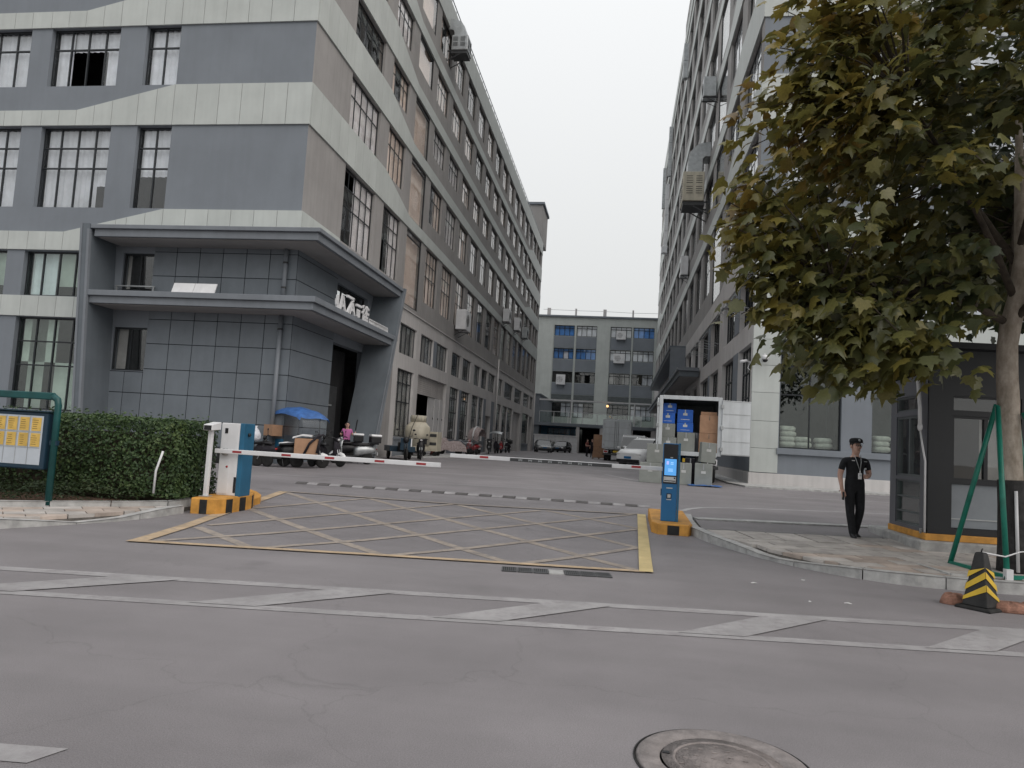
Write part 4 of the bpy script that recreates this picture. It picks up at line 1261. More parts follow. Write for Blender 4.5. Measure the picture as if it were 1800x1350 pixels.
# front facing the street
cols_r = [(6.14, 8.46, 2), (9.58, 11.9, 2), (13.0, 15.3, 2), (16.4, 18.7, 2), (19.8, 22.1, 2)]
fo = []
for a, b, n in cols_r:
    fo += [(a, b, 1.88, 6.17, n, (0, .495, .755, 1), 0), (a, b, 7.16, 9.2, n, (0, .12, 1), 1), (a, b, 12.0, 15.12, n, (0, .5, .75, 1), 2)]
    if a > 9: fo += [(a, b, 17.15, 19.42, n, (0, .66, 1), 3), (a, b, 21.6, 24.1, n, (0, .66, 1), 4)]
wall(RF, 5.1, 32.0, -.3, 45.6, [o[:4] for o in fo], RB, "front_wall", 'wall_grey', rec=.30)
for (a, b, c, e, n, r, j) in fo:
    window(RF, a, b, c, e, RB, cols=n, rows=r, per_pane=True, rec=.20, gl='glass_green' if j == 0 else 'glass', curtain=[(.02, .98, 0, 'curtain')] if j in (1, 2, 3) else None)
rooms(RF, 5.5, 32.0, [.5, 6.7, 9.5, 16.3, 20.6, 45], 4.5, RB)
zp = [.88, 1.83, 2.90, 4.03, 5.12, 6.17, 7.15, 8.15, 9.23, 10.3, 11.4]
for j in range(len(zp) - 1):
    MB().ext([RF.p(5.04, .004, zp[j] + .006), RF.p(6.10, .004, zp[j] + .006), RF.p(6.10, .004, zp[j + 1] - .006), RF.p(5.04, .004, zp[j + 1] - .006)], (0, -.06, 0)).build("cladding_panel", 'panel_white', RB, world=True, bevel=.006, seg=1)
for (c, e) in ((6.19, 7.13), (9.23, 10.3), (10.3, 11.4)):
    us = [6.11, 7.30, 8.46, 9.58, 10.74, 11.9, 13.0, 14.15, 15.3, 16.4, 18.7]
    band(RF, us, c + .005, Top([0, 40], [e - .005] * 2), RB, 'panel_white')
for zb in zr:
    band(RF, [5.04, 6.0, 6.95, 7.9, 8.85, 9.8, 10.75, 11.7, 12.65, 13.6, 14.55, 15.5, 17.4, 19.3, 22], zb, Top([0, 40], [zb + 2.0 if zb < 16 else zb + 2.0] * 2), RB, 'panel_white')
MB().ext([RF.p(6.05, .003, 1.64), RF.p(24, .003, 1.64), RF.p(24, .003, 1.87), RF.p(6.05, .003, 1.87)], (0, -.12, 0)).build("sill", 'wall_grey', RB, world=True, bevel=.01)
MB().ext([RF.p(5.0, .003, -.2), RF.p(24, .003, -.2), RF.p(24, .003, .86), RF.p(5.0, .003, .86)], (0, -.09, 0)).build("plinth", 'base_white', RB, world=True, bevel=.01)
MB().ext([RS.p(30.2, .003, -.2), RS.p(62, .003, -.2), RS.p(62, .003, .86), RS.p(30.2, .003, .86)], (-.09, 0, 0)).build("plinth", 'base_white', RB, world=True, bevel=.01)
MB().box(5.6, 32, 30.7, YE, 45.5, 45.6).build("roof", 'wall_grey', RB, world=True)
MB().ext([(4.9, YE, -.3), (32, YE, -.3), (32, YE, 45.6), (4.9, YE, 45.6)], (0, .2, 0)).build("back_wall", 'wall_grey_sidelit', RB, world=True)
# entrance canopy on the long side: upper slab with cheek, lower slab, soffits
ch = MB().ext([(3.72, 62.0, 7.25), (4.98, 62.0, 7.05), (4.98, 62.0, 10.1), (3.72, 62.0, 10.1)], (0, .3, 0)).build("canopy_cheek", 'canopy', RB, world=True)
MB().ext([(3.62, 62.1, 9.95), (4.95, 62.1, 9.95), (4.95, 62.1, 10.25), (3.62, 62.1, 10.25)], (0, 42, 0)).build("canopy_slab", 'fin', RB, world=True)
MB().box(3.7, 4.95, 62.3, 104, 9.72, 9.92).build("fascia", 'canopy', RB, world=True)
MB().box(3.55, 4.98, 50.6, 104, 6.98, 7.2).build("canopy_slab", 'canopy', RB, world=True)
MB().box(3.66, 4.98, 50.75, 104, 6.6, 6.96).build("fascia", 'fin', RB, world=True)
MB().box(3.78, 4.98, 50.9, 104, 6.56, 6.59).build("soffit", 'soffit', RB, world=True)
MB().box(4.4, 4.97, 62, 64, .3, 6.55).build("canopy_pier", 'base_white', RB, world=True)
MB().ext([RS.p(64.6, -.3, 7.3), RS.p(103, -.3, 7.3), RS.p(103, -.3, 9.7), RS.p(64.6, -.3, 9.7)], (-.05, 0, 0)).build("balcony_recess", 'metal_dark', RB, world=True) if False else MB().ext([RS.p(64.6, .01, 7.3), RS.p(103, .01, 7.3), RS.p(103, .01, 9.6), RS.p(64.6, .01, 9.6)], (-.03, 0, 0)).build("balcony_glazing", 'metal_dark', RB, world=True)
# ------------------------------------------------------------------ building across the far end of the yard
BB = thing("workshop_building", "pale five-storey workshop with blue windows closing the far end of the yard", "building", (-4.0, 118, .5))
BF = Face((0, 118, 0), (1, 0, 0), (0, -1, 0), 0)
bc = [(-11.45, -8.2), (-7.85, -4.6), (-2.4, .92), (1.2, 4.5), (8, 11.2)]
br = [(19.05, 20.8), (15.3, 17.05), (11.5, 13.28), (5.95, 8.3)]
wall(BF, -22, 20, 0, 22.15, [(a, b, c, e) for a, b in bc for c, e in br], BB, "front_wall", 'panel_white', rec=.3)
rng = random.Random(2)
for i, (a, b) in enumerate(bc):
    for j, (c, e) in enumerate(br):
        blue = (i, j) in ((0, 0), (1, 0), (3, 0), (0, 1), (1, 1))
        gq = 'glass_blue' if blue and (i, j) != (1, 0) else 'glass'
        cu = [(.02, .98, 0, 'curtain')] if (i, j) in ((1, 0), (2, 0), (0, 1)) else rand_curtain(rng, ('curtain', 'curtain_grey'), .6)
        if gq == 'glass_blue': cu = [(.02, .98, 0, 'curtain')]
        window(BF, a, b, c, e, BB, cols=4, rows=(0, .74, 1), gl=gq, per_pane=True, curtain=cu, bar=.09, fr=.09, rec=.2, opened=((2, 0),) if (i, j) in ((0, 1), (1, 2)) else ())
rooms(BF, -21, 19, [.5, 5.5, 10, 14.2, 18, 22], 4, BB)
for a, b in bc:
    for c, e in ((17.1, 19.0), (13.33, 15.25), (9.6, 11.45)):
        MB().ext([BF.p(a, .004, c), BF.p(b, .004, c), BF.p(b, .004, e), BF.p(a, .004, e)], (0, -.04, 0)).build("spandrel_panel", 'wall_grey', BB, world=True)
    MB().ext([BF.p(a, .004, 8.35), BF.p(b, .004, 8.35), BF.p(b, .004, 9.55), BF.p(a, .004, 9.55)], (0, -.03, 0)).build("clerestory_panel", 'frame_grey', BB, world=True)
for a, b in ((-13.4, -11.6), (-4.5, -2.5), (-8.1, -7.95), (1.0, 1.12), (4.6, 7.8)):
    MB().ext([BF.p(a, .004, .5), BF.p(b, .004, .5), BF.p(b, .004, 20.9), BF.p(a, .004, 20.9)], (0, -.12, 0)).build("pilaster", 'panel_white', BB, world=True)
MB().box(-22, 20, 117.7, 119, 22.15, 22.4).build("parapet", 'wall_grey', BB, world=True)
MB().box(-22, 20, 118.2, 132, 21.9, 22.1).build("roof", 'wall_grey', BB, world=True)
for x, w in ((-12.55, .45), (-8.15, .2), (-3.5, .42), (1.0, .17), (5.5, .42)):
    MB().box(x - w / 2 - .05, x + w / 2 + .05, 118.3, 118.3 + w, 22.4, 23.62).build("roof_post", 'base_white', BB, world=True)
MB().tube([(-13.5, 118.5, 23.4), (-8, 118.5, 23.32), (-3.5, 118.5, 23.32), (1, 118.5, 23.2), (6, 118.5, 23.25)], .03, n=5).build("wire", 'metal_grey', BB, world=True)
# low annex in front of it: terrace, undercroft and blue-grey end block
AX = thing("annex_building", "low blue-grey annex with glass-railed terrace and dark loading opening at the far end", "building", (-4, 104, .5))
MB().box(-13.5, -11.15, 100, 117.5, 0, 8.1).build("end_block", 'wall_grey', AX, world=True)
MB().box(-13.6, -11.05, 99.9, 117.6, 8.1, 8.3).build("block_cap", 'fin', AX, world=True)
MB().box(-11.9, 4.6, 99.5, 117.6, 4.02, 4.42).build("terrace_slab", 'wall_grey', AX, world=True)
MB().box(-11.1, 4.6, 104.5, 117.5, 4.3, 4.45).build("terrace_floor", 'kerb', AX, world=True)
rl = MB().bar((-11.1, 99.7, 5.95), (4.5, 99.7, 5.95), .06).build("terrace_rail", 'metal_white', AX, world=True)
for k in range(9):
    MB().box(-11.1 + k * 1.95 - .03, -11.1 + k * 1.95 + .03, 99.67, 99.73, 4.42, 5.95).build("rail_post", 'metal_white', rl, world=True)
    if k < 8:
        MB().box(-11.05 + k * 1.95, -9.2 + k * 1.95, 99.695, 99.705, 4.46, 5.86).build("rail_pane", 'glass_green', rl, world=True)
MB().box(-11.2, 4.8, 99.6, 99.9, 7.42, 7.62).build("pergola_beam", 'metal_white', AX, world=True)
for x in (-6.85, 1.6):
    MB().box(x - .08, x + .08, 99.62, 99.88, 4.42, 7.42).build("pergola_post", 'metal_white', AX, world=True)
MB().box(-11.2, -5.95, 103, 103.3, .3, 4.02).build("undercroft_wall", 'blue_dark', AX, world=True)
AF = Face((0, 102.99, 0), (1, 0, 0), (0, -1, 0), 0)
window(AF, -10.2, -6.2, 2.3, 3.8, AX, cols=5, rows=(0, .5, 1), rec=-.05, curtain=[(.02, .98, 0, 'curtain_grey')], gl='glass')
for x, w in ((-5.8, .22), (-2.62, .25), (1.2, .3), (4.3, .4)):
    MB().box(x - w, x + w, 99.6, 100.1, .3, 4.02).build("column", 'base_white', AX, world=True)
MB().box(-5.6, 4.2, 107, 107.2, .3, 4.02).build("undercroft_back", 'dark', AX, world=True)
MB().box(-5.5, 4.3, 99.8, 107, .46, .52).build("undercroft_floor", 'kerb', AX, world=True)
lt = MB().ball((-2.0, 99.4, 7.0), .16).build("globe_lamp", 'lamp_glow', AX, world=True)
hd = thing("hoarding_wall", "low white sheet hoarding standing before the annex at the far left of the yard", "hoarding", (-9, 98.5, .5))
for k in range(3):
    MB().box(-11.5 + k * 1.93, -9.6 + k * 1.93, 98.45, 98.55, .5, 2.62).build("hoarding_sheet", 'metal_white', hd, world=True)
MB().box(-11.6, -5.75, 98.35, 98.65, 2.63, 2.76).build("hoarding_cap", 'metal_white', hd, world=True)
# wall-hung coolers and condensers
def condenser(F, u, z, w, h, label, dp=.45, group="air conditioners hung on the factory walls", mname='metal_white'):
    c = F.p(u, 0, z)
    t = thing("air_conditioner", label, "air conditioner", c, F.rz, group)
    MB().box(-w / 2, w / 2, -dp - .12, -.12, 0, h).build("casing", mname, t, bevel=.03)
    m = MB().lathe([(h * .30, -.006), (h * .33, -.006), (h * .33, .006), (h * .30, .006)], c=(w * .12, 0, 0), ax='y', n=20)
    m = MB()
    for q in (.12, .2, .28):
        m.lathe([(h * q, 0), (h * q + .02, 0), (h * q + .02, .012), (h * q, .012)], c=(-w * .12, -dp - .133, h * .5), ax='y', n=20, caps=False)
    m.bar((-w * .12 - h * .3, -dp - .126, h * .5), (-w * .12 + h * .3, -dp - .126, h * .5), .02).bar((-w * .12, -dp - .126, h * .2), (-w * .12, -dp - .126, h * .8), .02)
    m.build("fan_grille", 'metal_dark', t)
    b = MB()
    for s in (-1, 1):
        b.bar((s * w * .35, 0, -.03), (s * w * .35, -dp - .15, -.03), .04).bar((s * w * .35, 0, -.4), (s * w * .35, -dp * .9, -.04), .03)
    b.build("bracket", 'metal_dark', t)
    return t
condenser(LS, 48.9, 8.85, 1.7, 1.35, "large white air conditioner on the left factory wall under the second window row", .7)
condenser(LS, 67.5, 12.6, 1.3, 1.2, "white condenser on left factory wall, nearest of the far row", .6)
condenser(LS, 74.5, 12.9, 1.3, 1.3, "white condenser on left factory wall, middle of the far row", .6)
condenser(LS, 80.5, 13.0, 1.2, 1.2, "white condenser on left factory wall, farthest of the far row", .6, mname='metal_grey')
condenser(RS, 46.6, 24.0, .9, 1.3, "boxy air conditioner high on the right factory wall above the cream cooler", .8, mname='metal_grey')
condenser(RS, 63.0, 16.3, 1.7, 1.6, "white air conditioner lower on the right factory wall left of the leaves", .6)
for (x, z, w, h, lab) in ((0.0 - .75, 18.7, 1.5, 1.35, "square air conditioner in the top row window of the far workshop"), (-.9, 14.9, 1.75, 1.5, "pale air conditioner in the second row window of the far workshop"), (-10.0, 11.1, 1.45, 1.6, "pale air conditioner box at the lower left window of the far workshop"), (2.0, 5.6, 1.1, 1.4, "white condenser standing on the far terrace")):
    condenser(Face((0, 117.9 if z > 6 else 101.5, 0), (1, 0, 0), (0, -1, 0), 0), x, z if z > 6 else 4.45, w, h, lab, .5, mname='metal_white')

def duct_cooler(F, u, z, w, h, label, cream=True, rise=1.6, dp=1.5):
    """evaporative cooler on a bracket with a square duct that rises and elbows into the wall"""
    t = thing("duct_cooler", label, "cooler", F.p(u, 0, z), F.rz, "evaporative coolers on the factory walls")
    mn = 'cream' if cream else 'metal_grey'
    bx = MB().box(-w / 2, w / 2, -dp - .25, -.35, 0, h).build("cooler_body", mn, t, bevel=.05)
    m = MB(); rr = random.Random(4)
    for i in (-1, 1):
        for j in (0, 1):
            for k in range(4):
                m.box(-w / 2 - .02 if False else i * w * .22 - w * .15, i * w * .22 + w * .15, -dp - .265, -dp - .24, h * (.18 + .36 * j) + k * h * .075, h * (.18 + .36 * j) + k * h * .075 + .03)
    o = m.build("louvre", 'metal_dark', bx); o['kind'] = 'stuff'
    m = MB()
    for sgn in (-1, 1):
        for i in (0, 1):
            for j in (0, 1):
                for k in range(4):
                    yy = -.42 - i * (dp - .25) * .5
                    m.box(sgn * w / 2 - .02, sgn * w / 2 + .02, yy - (dp - .25) * .38, yy - .06, h * (.25 + .36 * j) + k * h * .075, h * (.25 + .36 * j) + k * h * .075 + .03)
    o = m.build("louvre", 'metal_dark', bx); o['kind'] = 'stuff'
    m = MB()
    a0, y0, zc = w * .36, -dp * .62, h
    rings = []
    for s in range(9):
        if s < 3: y, zz, ang = y0 - .05, h + rise * .55 * s / 2, 0
        elif s < 7:
            ang = (s - 2) / 4 * math.pi / 2
            rd = .75
            y, zz = y0 - .05 + rd - rd * math.cos(ang), h + rise * .55 + rd * math.sin(ang)
        else: ang = math.pi / 2; y, zz = (-.0 if s == 8 else -.2), h + rise * .55 + .75
        dy, dz = math.cos(ang) * .48, -math.sin(ang) * .48
        rings.append([(-a0, y - dy, zz - dz), (a0, y - dy, zz - dz), (a0, y + dy, zz + dz), (-a0, y + dy, zz + dz)])
    m.loft(rings, smooth=False)
    m.build("duct", 'metal_grey', t)
    b = MB()
    for sgn in (-1, 1):
        b.bar((sgn * w * .42, 0, -.06), (sgn * w * .42, -dp - .25, -.06), .09).bar((sgn * w * .42, 0, -.9), (sgn * w * .42, -dp * .95, -.1), .06)
    b.box(-w * .45, w * .45, -dp - .2, -.3, -.28, -.08)
    b.build("bracket", 'metal_dark', t)
    return t
duct_cooler(RS, 50.0, 18.2, 1.9, 2.0, "cream evaporative cooler with grey elbow duct on the right factory wall")
q = duct_cooler(LS, 42.2, 24.9, 1.5, 1.3, "grey ducted cooler high near the roof of the left factory", cream=False, rise=.6)
q.scale = (.72, .72, .72)
def riser(u, z0, z1, label, w=.6, dp=.45, head=True):
    t = thing("air_duct", label, "duct", RS.p(u, 0, z0), RS.rz, "ducts climbing the right factory wall")
    L = z1 - z0; n = max(2, round(L / 2.2))
    for k in range(n):
        MB().box(-w / 2, w / 2, -dp - .1, -.1, L * k / n + .02, L * (k + 1) / n - .02).build("duct_section", 'metal_white' if head else 'metal_grey', t)
    if head:
        MB().box(-w * .8, w * .8, -dp - .35, -.05, -.9, 0).build("fan_box", 'metal_white', t, bevel=.03)
    return t
riser(98, 28.5, 37.0, "long white duct climbing the far part of the right factory")
riser(95, 37.0, 43.6, "grey duct rising to the roof behind the long white duct", head=False)
riser(108, 37.0, 43.0, "slim grey duct at the far roof edge of the right factory", w=.8, head=False)
riser(72.5, 38.6, 42.2, "short boxed duct near the roof of the right factory", head=False)
# ------------------------------------------------------------------ entrance furniture
def stripe_island(name, label, outline, h, stripes, loc):
    t = thing(name, label, "traffic island", loc)
    c = loc
    MB().ext([(x - c[0], y - c[1], g(y) - .05 - c[2]) for x, y in outline], (0, 0, h + .05)).build("painted_kerb", 'orange', t, bevel=.02)
    for (a, b) in stripes:
        a, b = Vector((a[0], a[1], 0)), Vector((b[0], b[1], 0))
        d = (b - a).normalized(); nn = Vector((d.y, -d.x, 0)) * .006
        z0 = g(a.y) + .004 - c[2]
        m = MB()
        p = [a + nn, b + nn]
        lo = Vector((c[0], c[1], 0))
        m.ext([p[0] - lo + Vector((0, 0, z0)), p[1] - lo + Vector((0, 0, z0)), p[1] - lo + Vector((0, 0, z0 + h - .03)), p[0] - lo + Vector((0, 0, z0 + h - .03))], -nn * 2)
        m.build("black_stripe", 'black_paint', t)
    return t
def stripes_on(path, n, first=1, frac=.5):
    P = [Vector(p) for p in path]; s = [0]
    for a, b in zip(P[:-1], P[1:]): s.append(s[-1] + (b - a).length)
    out = []
    L = s[-1] / n
    for k in range(n):
        if k % 2 != first: continue
        d0, d1 = k * L, (k + 1) * L
        f = lambda d: (lerp(d, s, [p.x for p in P]), lerp(d, s, [p.y for p in P]))
        out.append((f(d0 + .01), f(d1 - .01)))
    return out
isl = [(-6.92, 11.30), (-6.50, 11.36), (-6.42, 11.52), (-6.40, 12.35), (-6.56, 12.75), (-6.98, 12.7), (-6.96, 12.0)]
ti = stripe_island("traffic_island", "orange and black striped island carrying the white barrier cabinet on the left", isl, .26,
              stripes_on([(-6.92, 11.30), (-6.50, 11.36)], 3) + stripes_on([(-6.42, 11.52), (-6.40, 12.35), (-6.56, 12.75)], 6, first=0), (-6.7, 12.1, g(12.1)))
mk = MB(); rows = []
for (x, y) in ((-6.62, 12.72), (-6.66, 13.1), (-6.85, 13.5), (-7.2, 14.0), (-7.65, 14.45)):
    rows.append([(x - .20, y - .02, g(y) - .03), (x - .20, y - .02, g(y) + .13), (x + .02, y + .04, g(y) + .13), (x + .02, y + .04, g(y) - .03)])
mk.loft(rows, smooth=False)
mk.build("curved_kerb", 'orange', ti, world=True, bevel=.015)
isr = [(.60, 13.35), (.70, 13.10), (1.22, 13.10), (1.30, 13.35), (1.32, 15.6), (.62, 15.6)]
stripe_island("traffic_island", "small orange island with one black stripe under the blue ticket kiosk", isr, .19, [((.86, 13.10), (1.06, 13.10))], (.95, 14.0, g(14)))

# barrier machine with its arm
bz = g(11.9) + .26
bg = thing("barrier_gate", "white barrier cabinet with petrol blue side and long red-marked arm on the left island", "barrier gate", (-6.63, 12.05, bz))
MB().box(-.20, .14, -.15, .20, 0, 1.24).build("cabinet", 'metal_white', bg, bevel=.012)
MB().box(.142, .225, -.15, .22, -.01, 1.245).build("side_cover", 'blue_dark', bg, bevel=.01)
MB().box(-.19, .0, -.158, -.152, .03, .60).build("service_door", 'metal_white', bg, bevel=.003)
MB().box(-.13, -.075, -.156, -.151, 1.06, 1.15).box(-.115, -.09, -.158, -.152, 1.09, 1.12, 0).build("maker_plate", 'black', bg)
MB().lathe([(.0, -.008), (.02, -.008), (.02, .004), (0, .004)], c=(-.04, -.155, .49), ax='y', n=12).build("lock_button", 'red', bg)
MB().lathe([(.018, -.02), (.03, -.02), (.03, .02), (.018, .02)], c=(.24, 0, 1.05), ax='x', n=12).build("signal_lamp", 'black', bg)
MB().box(.10, .142, -.154, -.149, 0.05, .32).build("vent_slot", 'black', bg)
arm = MB()
arm.box(-.24, 3.74, -.250, -.215, .715, .792)
arm = arm.build("barrier_arm", 'metal_white', bg, bevel=.008)
MB().lathe([(.0, -.22), (.06, -.22), (.06, -.14), (0, -.14)], c=(-.08, 0, .745), ax='y', n=16).build("arm_hub", 'metal_grey', arm)
for k, x in enumerate((.09, .98, 1.75, 2.62, 3.33)):
    MB().box(x, x + .165, -.254, -.2505, .738, .772).build("reflector", 'red', arm)
cp = thing("camera_post", "slim white post carrying a hooded number plate camera beside the barrier cabinet", "camera post", (-6.83, 11.58, g(11.6) + .26))
MB().box(-.035, .035, -.035, .035, 0, 1.10).build("post", 'metal_white', cp, bevel=.008)
MB().box(-.08, .08, -.08, .08, 0, .012).build("foot_plate", 'metal_grey', cp)
hd2 = MB().ext([(-.06, -.15, 1.10), (-.06, .13, 1.12), (-.06, .13, 1.25), (-.06, -.15, 1.20)], (.16, 0, 0)).build("camera_hood", 'metal_white', cp, bevel=.01)
MB().box(-.045, .085, -.156, -.148, 1.108, 1.185).build("lens_window", 'black', hd2)

kz = g(13.5) + .19
kk = thing("ticket_kiosk", "slim blue ticket kiosk with glowing blue screen and white barrier arm on the right island", "ticket kiosk", (.92, 13.62, kz), R(-4))
MB().ext([(-.155, -.16, 0), (-.155, .16, 0), (-.155, .16, 1.38), (-.155, -.09, 1.38)], (.27, 0, 0)).build("cabinet", 'blue_cab', kk, bevel=.012)
MB().ext([(.118, -.165, -.005), (.118, .165, -.005), (.118, .165, 1.39), (.118, -.095, 1.39)], (.035, 0, 0)).build("side_cover", 'blue_dark', kk, bevel=.008)
def fy(z): return -.16 + .07 * z / 1.38
def face(x0, x1, z0, z1, out, name, mname, par=None):
    return MB().ext([(x0, fy(z0) - out, z0), (x1, fy(z0) - out, z0), (x1, fy(z1) - out, z1), (x0, fy(z1) - out, z1)], (0, .004 + out * .5, 0)).build(name, mname, par or kk)
face(-.142, .105, .66, 1.365, .004, "black_fascia", 'black')
sc_ = face(-.118, .088, .81, 1.10, .008, "screen", 'screen')
face(-.085, -.045, 1.00, 1.06, .0105, "screen_badge", 'screen_pink', sc_)
for k in range(2):
    face(-.015 + 0, .035, 1.00 + k * .028, 1.018 + k * .028, .0105, "screen_text", 'screen_pale', sc_)
for k in range(3):
    face(-.055, .028, .876 + k * .02, .889 + k * .02, .0105, "screen_text", 'screen_pale', sc_)
pl = face(-.128, .085, .69, .785, .008, "ticket_slot_plate", 'lamp_clear')
face(-.118, .078, .705, .72, .0105, "ticket_slot", 'black', pl)
face(.05, .075, .75, .775, .0105, "slot_button", 'black', pl)
face(-.022, .022, 1.115, 1.135, .010, "camera_eye", 'metal_grey')
face(-.075, .035, .575, .595, .004, "name_strip", 'metal_grey')
rd_ = face(-.065, .02, .40, .49, .005, "card_reader", 'black')
face(-.048, .005, .415, .475, .009, "card_pad", 'tape', rd_)
face(-.065, .02, .375, .39, .004, "reader_caption", 'metal_grey')
MB().box(-.172, -.156, .0, .06, .44, .56).build("lock", 'black', kk)
ar = MB().box(-4.22, .05, .185, .225, .868, .945).build("barrier_arm", 'metal_white', kk, bevel=.008)
MB().lathe([(.0, .16), (.07, .16), (.07, .19), (0, .19)], c=(0, 0, .905), ax='y', n=16).build("arm_hub", 'metal_grey', ar)
for x in (-3.62, -.72):
    MB().box(x, x + .17, .181, .1845, .895, .935).build("reflector", 'red', ar)
led = MB().box(-3.02, -1.08, .178, .1845, .872, .935).build("display_strip", 'metal_dark', ar)
for k in range(8):
    q = -2.85 + k * .19
    m = MB()
    for i in range(3):
        m.box(q + i * .028, q + i * .028 + .014, .1755, .1785, .885 + .008 * (i % 2), .922)
    m.box(q, q + .07, .1755, .1785, .900, .908)
    m.build("display_character", 'metal_grey', led)

# ------------------------------------------------------------------ guard booth
bt = thing("guard_booth", "charcoal guard booth on an orange-edged kerb behind the plane tree", "guard booth", (6.6, 13.6, .18))
bz0 = .18
def bb(name, m, mname, par=bt, bevel=0.0):
    return m.build(name, mname, par, world=True, bevel=bevel)
base = bb("base_kerb", MB().ext([(4.70, 12.52, .08), (9.2, 13.0, .08), (9.2, 15.6, .08), (4.70, 15.0, .08)], (0, 0, .25)), 'kerb', bevel=.02)
bb("base_skirt", MB().ext([(4.84, 12.69, .332), (9.0, 13.1, .332), (9.0, 15.3, .332), (4.84, 14.35, .332)], (0, 0, .105)), 'orange', bevel=.01)
BFv = Vector((4.89, 12.74, 0)); bdx = Vector((1, .095, 0)).normalized(); bn = Vector((bdx.y, -bdx.x, 0))
FB = Face(BFv, bdx, bn, math.atan2(bdx.y, bdx.x))
BS = Face((4.87, 12.74, 0), (0, 1, 0), (-1, 0, 0), R(-90))
wall(FB, 0.0, 4.2, .44, 3.42, [(.37, 1.45, 2.40, 2.66), (.37, 1.45, 1.30, 2.34), (.37, 1.45, .54, 1.25), (1.75, 3.2, 1.3, 2.66), (1.75, 3.2, .54, 1.25)], bt, "front_panel", 'booth', rec=.10)
wall(BS, 0.0, 1.62, .44, 3.0, [(.27, 1.34, 2.42, 2.68), (.27, 1.34, 1.31, 2.34), (.27, 1.34, .50, 1.25)], bt, "side_panel", 'booth_side', rec=.10)
window(FB, .37, 1.45, 2.40, 2.66, bt, cols=1, rows=(0, 1), rec=.06, fr=.03, bar=.03, per_pane=True, frame='booth', gl='glass')
window(FB, .37, 1.45, 1.30, 2.34, bt, cols=2, rows=(0, 1), rec=.06, fr=.04, bar=.06, per_pane=True, frame='booth', gl='glass', curtain=[(.5, .98, 0, 'curtain_grey')])
window(FB, 1.75, 3.2, 1.3, 2.66, bt, cols=2, rows=(0, .78, 1), rec=.06, fr=.04, bar=.05, per_pane=True, frame='booth', gl='glass_green', curtain=[(.02, .98, 0, 'curtain_grey')])
for a, b in ((.37, 1.45), (1.75, 3.2)):
    bb("infill_panel", MB().ext([FB.p(a + .01, -.08, .55), FB.p(b - .01, -.08, .55), FB.p(b - .01, -.08, 1.24), FB.p(a + .01, -.08, 1.24)], bn * .03), 'booth_pale')
    bb("infill_bead", MB().ext([FB.p(a + .01, -.048, .68), FB.p(b - .01, -.048, .68), FB.p(b - .01, -.048, .70), FB.p(a + .01, -.048, .70)], bn * .012), 'metal_grey')
window(BS, .27, 1.34, 2.42, 2.68, bt, cols=1, rows=(0, 1), rec=.06, fr=.03, per_pane=True, frame='frame_grey', gl='glass')
window(BS, .27, 1.34, 1.31, 2.34, bt, cols=2, rows=(0, 1), rec=.06, fr=.04, bar=.05, per_pane=True, frame='frame_grey', gl='glass')
window(BS, .27, 1.34, .50, 1.25, bt, cols=1, rows=(0, .28, .62, 1), rec=.06, fr=.03, bar=.025, per_pane=True, frame='frame_grey', gl='glass_green')
bb("roof", MB().ext([(4.80, 12.62, 3.42), (9.2, 13.04, 3.42), (9.2, 15.4, 3.42), (4.80, 14.46, 3.0)], (0, 0, .10)), 'booth')
bb("floor", MB().ext([(4.95, 12.85, .45), (9.0, 13.2, .45), (9.0, 15.2, .45), (4.95, 14.2, .45)], (0, 0, .02)), 'metal_dark')
bb("back_panel", MB().ext([(4.9, 14.36, .44), (9.0, 15.3, .44), (9.0, 15.3, 3.4), (4.9, 14.36, 3.0)], (0, .05, 0)), 'booth_side')
bb("conduit", MB().tube([(4.82, 12.98, 3.05), (4.80, 12.95, 2.85), (4.79, 12.84, 2.45), (4.78, 12.80, 2.15)], .032, n=8).ball((4.785, 12.81, 2.13), (.04, .04, .075)).tube([(4.79, 12.82, 2.1), (4.82, 12.76, 1.75), (4.84, 12.73, 1.58), (4.84, 12.715, .45)], .016, n=8), 'metal_white')
bb("door_latch", MB().box(4.83, 4.86, 12.84, 12.90, .42, .50), 'metal_grey')

# ------------------------------------------------------------------ notice board
nb = thing("notice_board", "dark green arched notice board with yellow sheets at the left edge", "notice board", (-8.5, 10.1, .14))
P0 = 1.64
m = MB()
m.tube([(0, 0, 0), (0, 0, P0 - .13), (-.02, 0, P0 - .05), (-.10, 0, P0)], .05, n=10)
m.build("post", 'green_post', nb)
MB().box(-3.6, -.09, -.045, .045, P0 - .055, P0 + .055).build("top_bar", 'green_post', nb, bevel=.015)
m = MB().tube([(-3.7, 0, 0), (-3.7, 0, P0 - .13), (-3.68, 0, P0 - .05), (-3.6, 0, P0)], .05, n=10)
m.build("post", 'green_post', nb)
fr = MB().box(-3.55, -.10, -.06, .06, .52, 1.39).build("case", 'navy', nb, bevel=.02)
MB().box(-3.50, -.17, -.064, -.058, .59, 1.33).build("back_sheet", 'board_pale', fr)
MB().box(-3.55, -.07, -.10, .08, 1.392, 1.41).build("drip_cap", 'navy', fr, bevel=.005)
for x in (-3.2, -.04):
    MB().box(x - .02, x + .10, -.03, .03, .9, .97).build("bracket", 'navy', fr)
w = .205
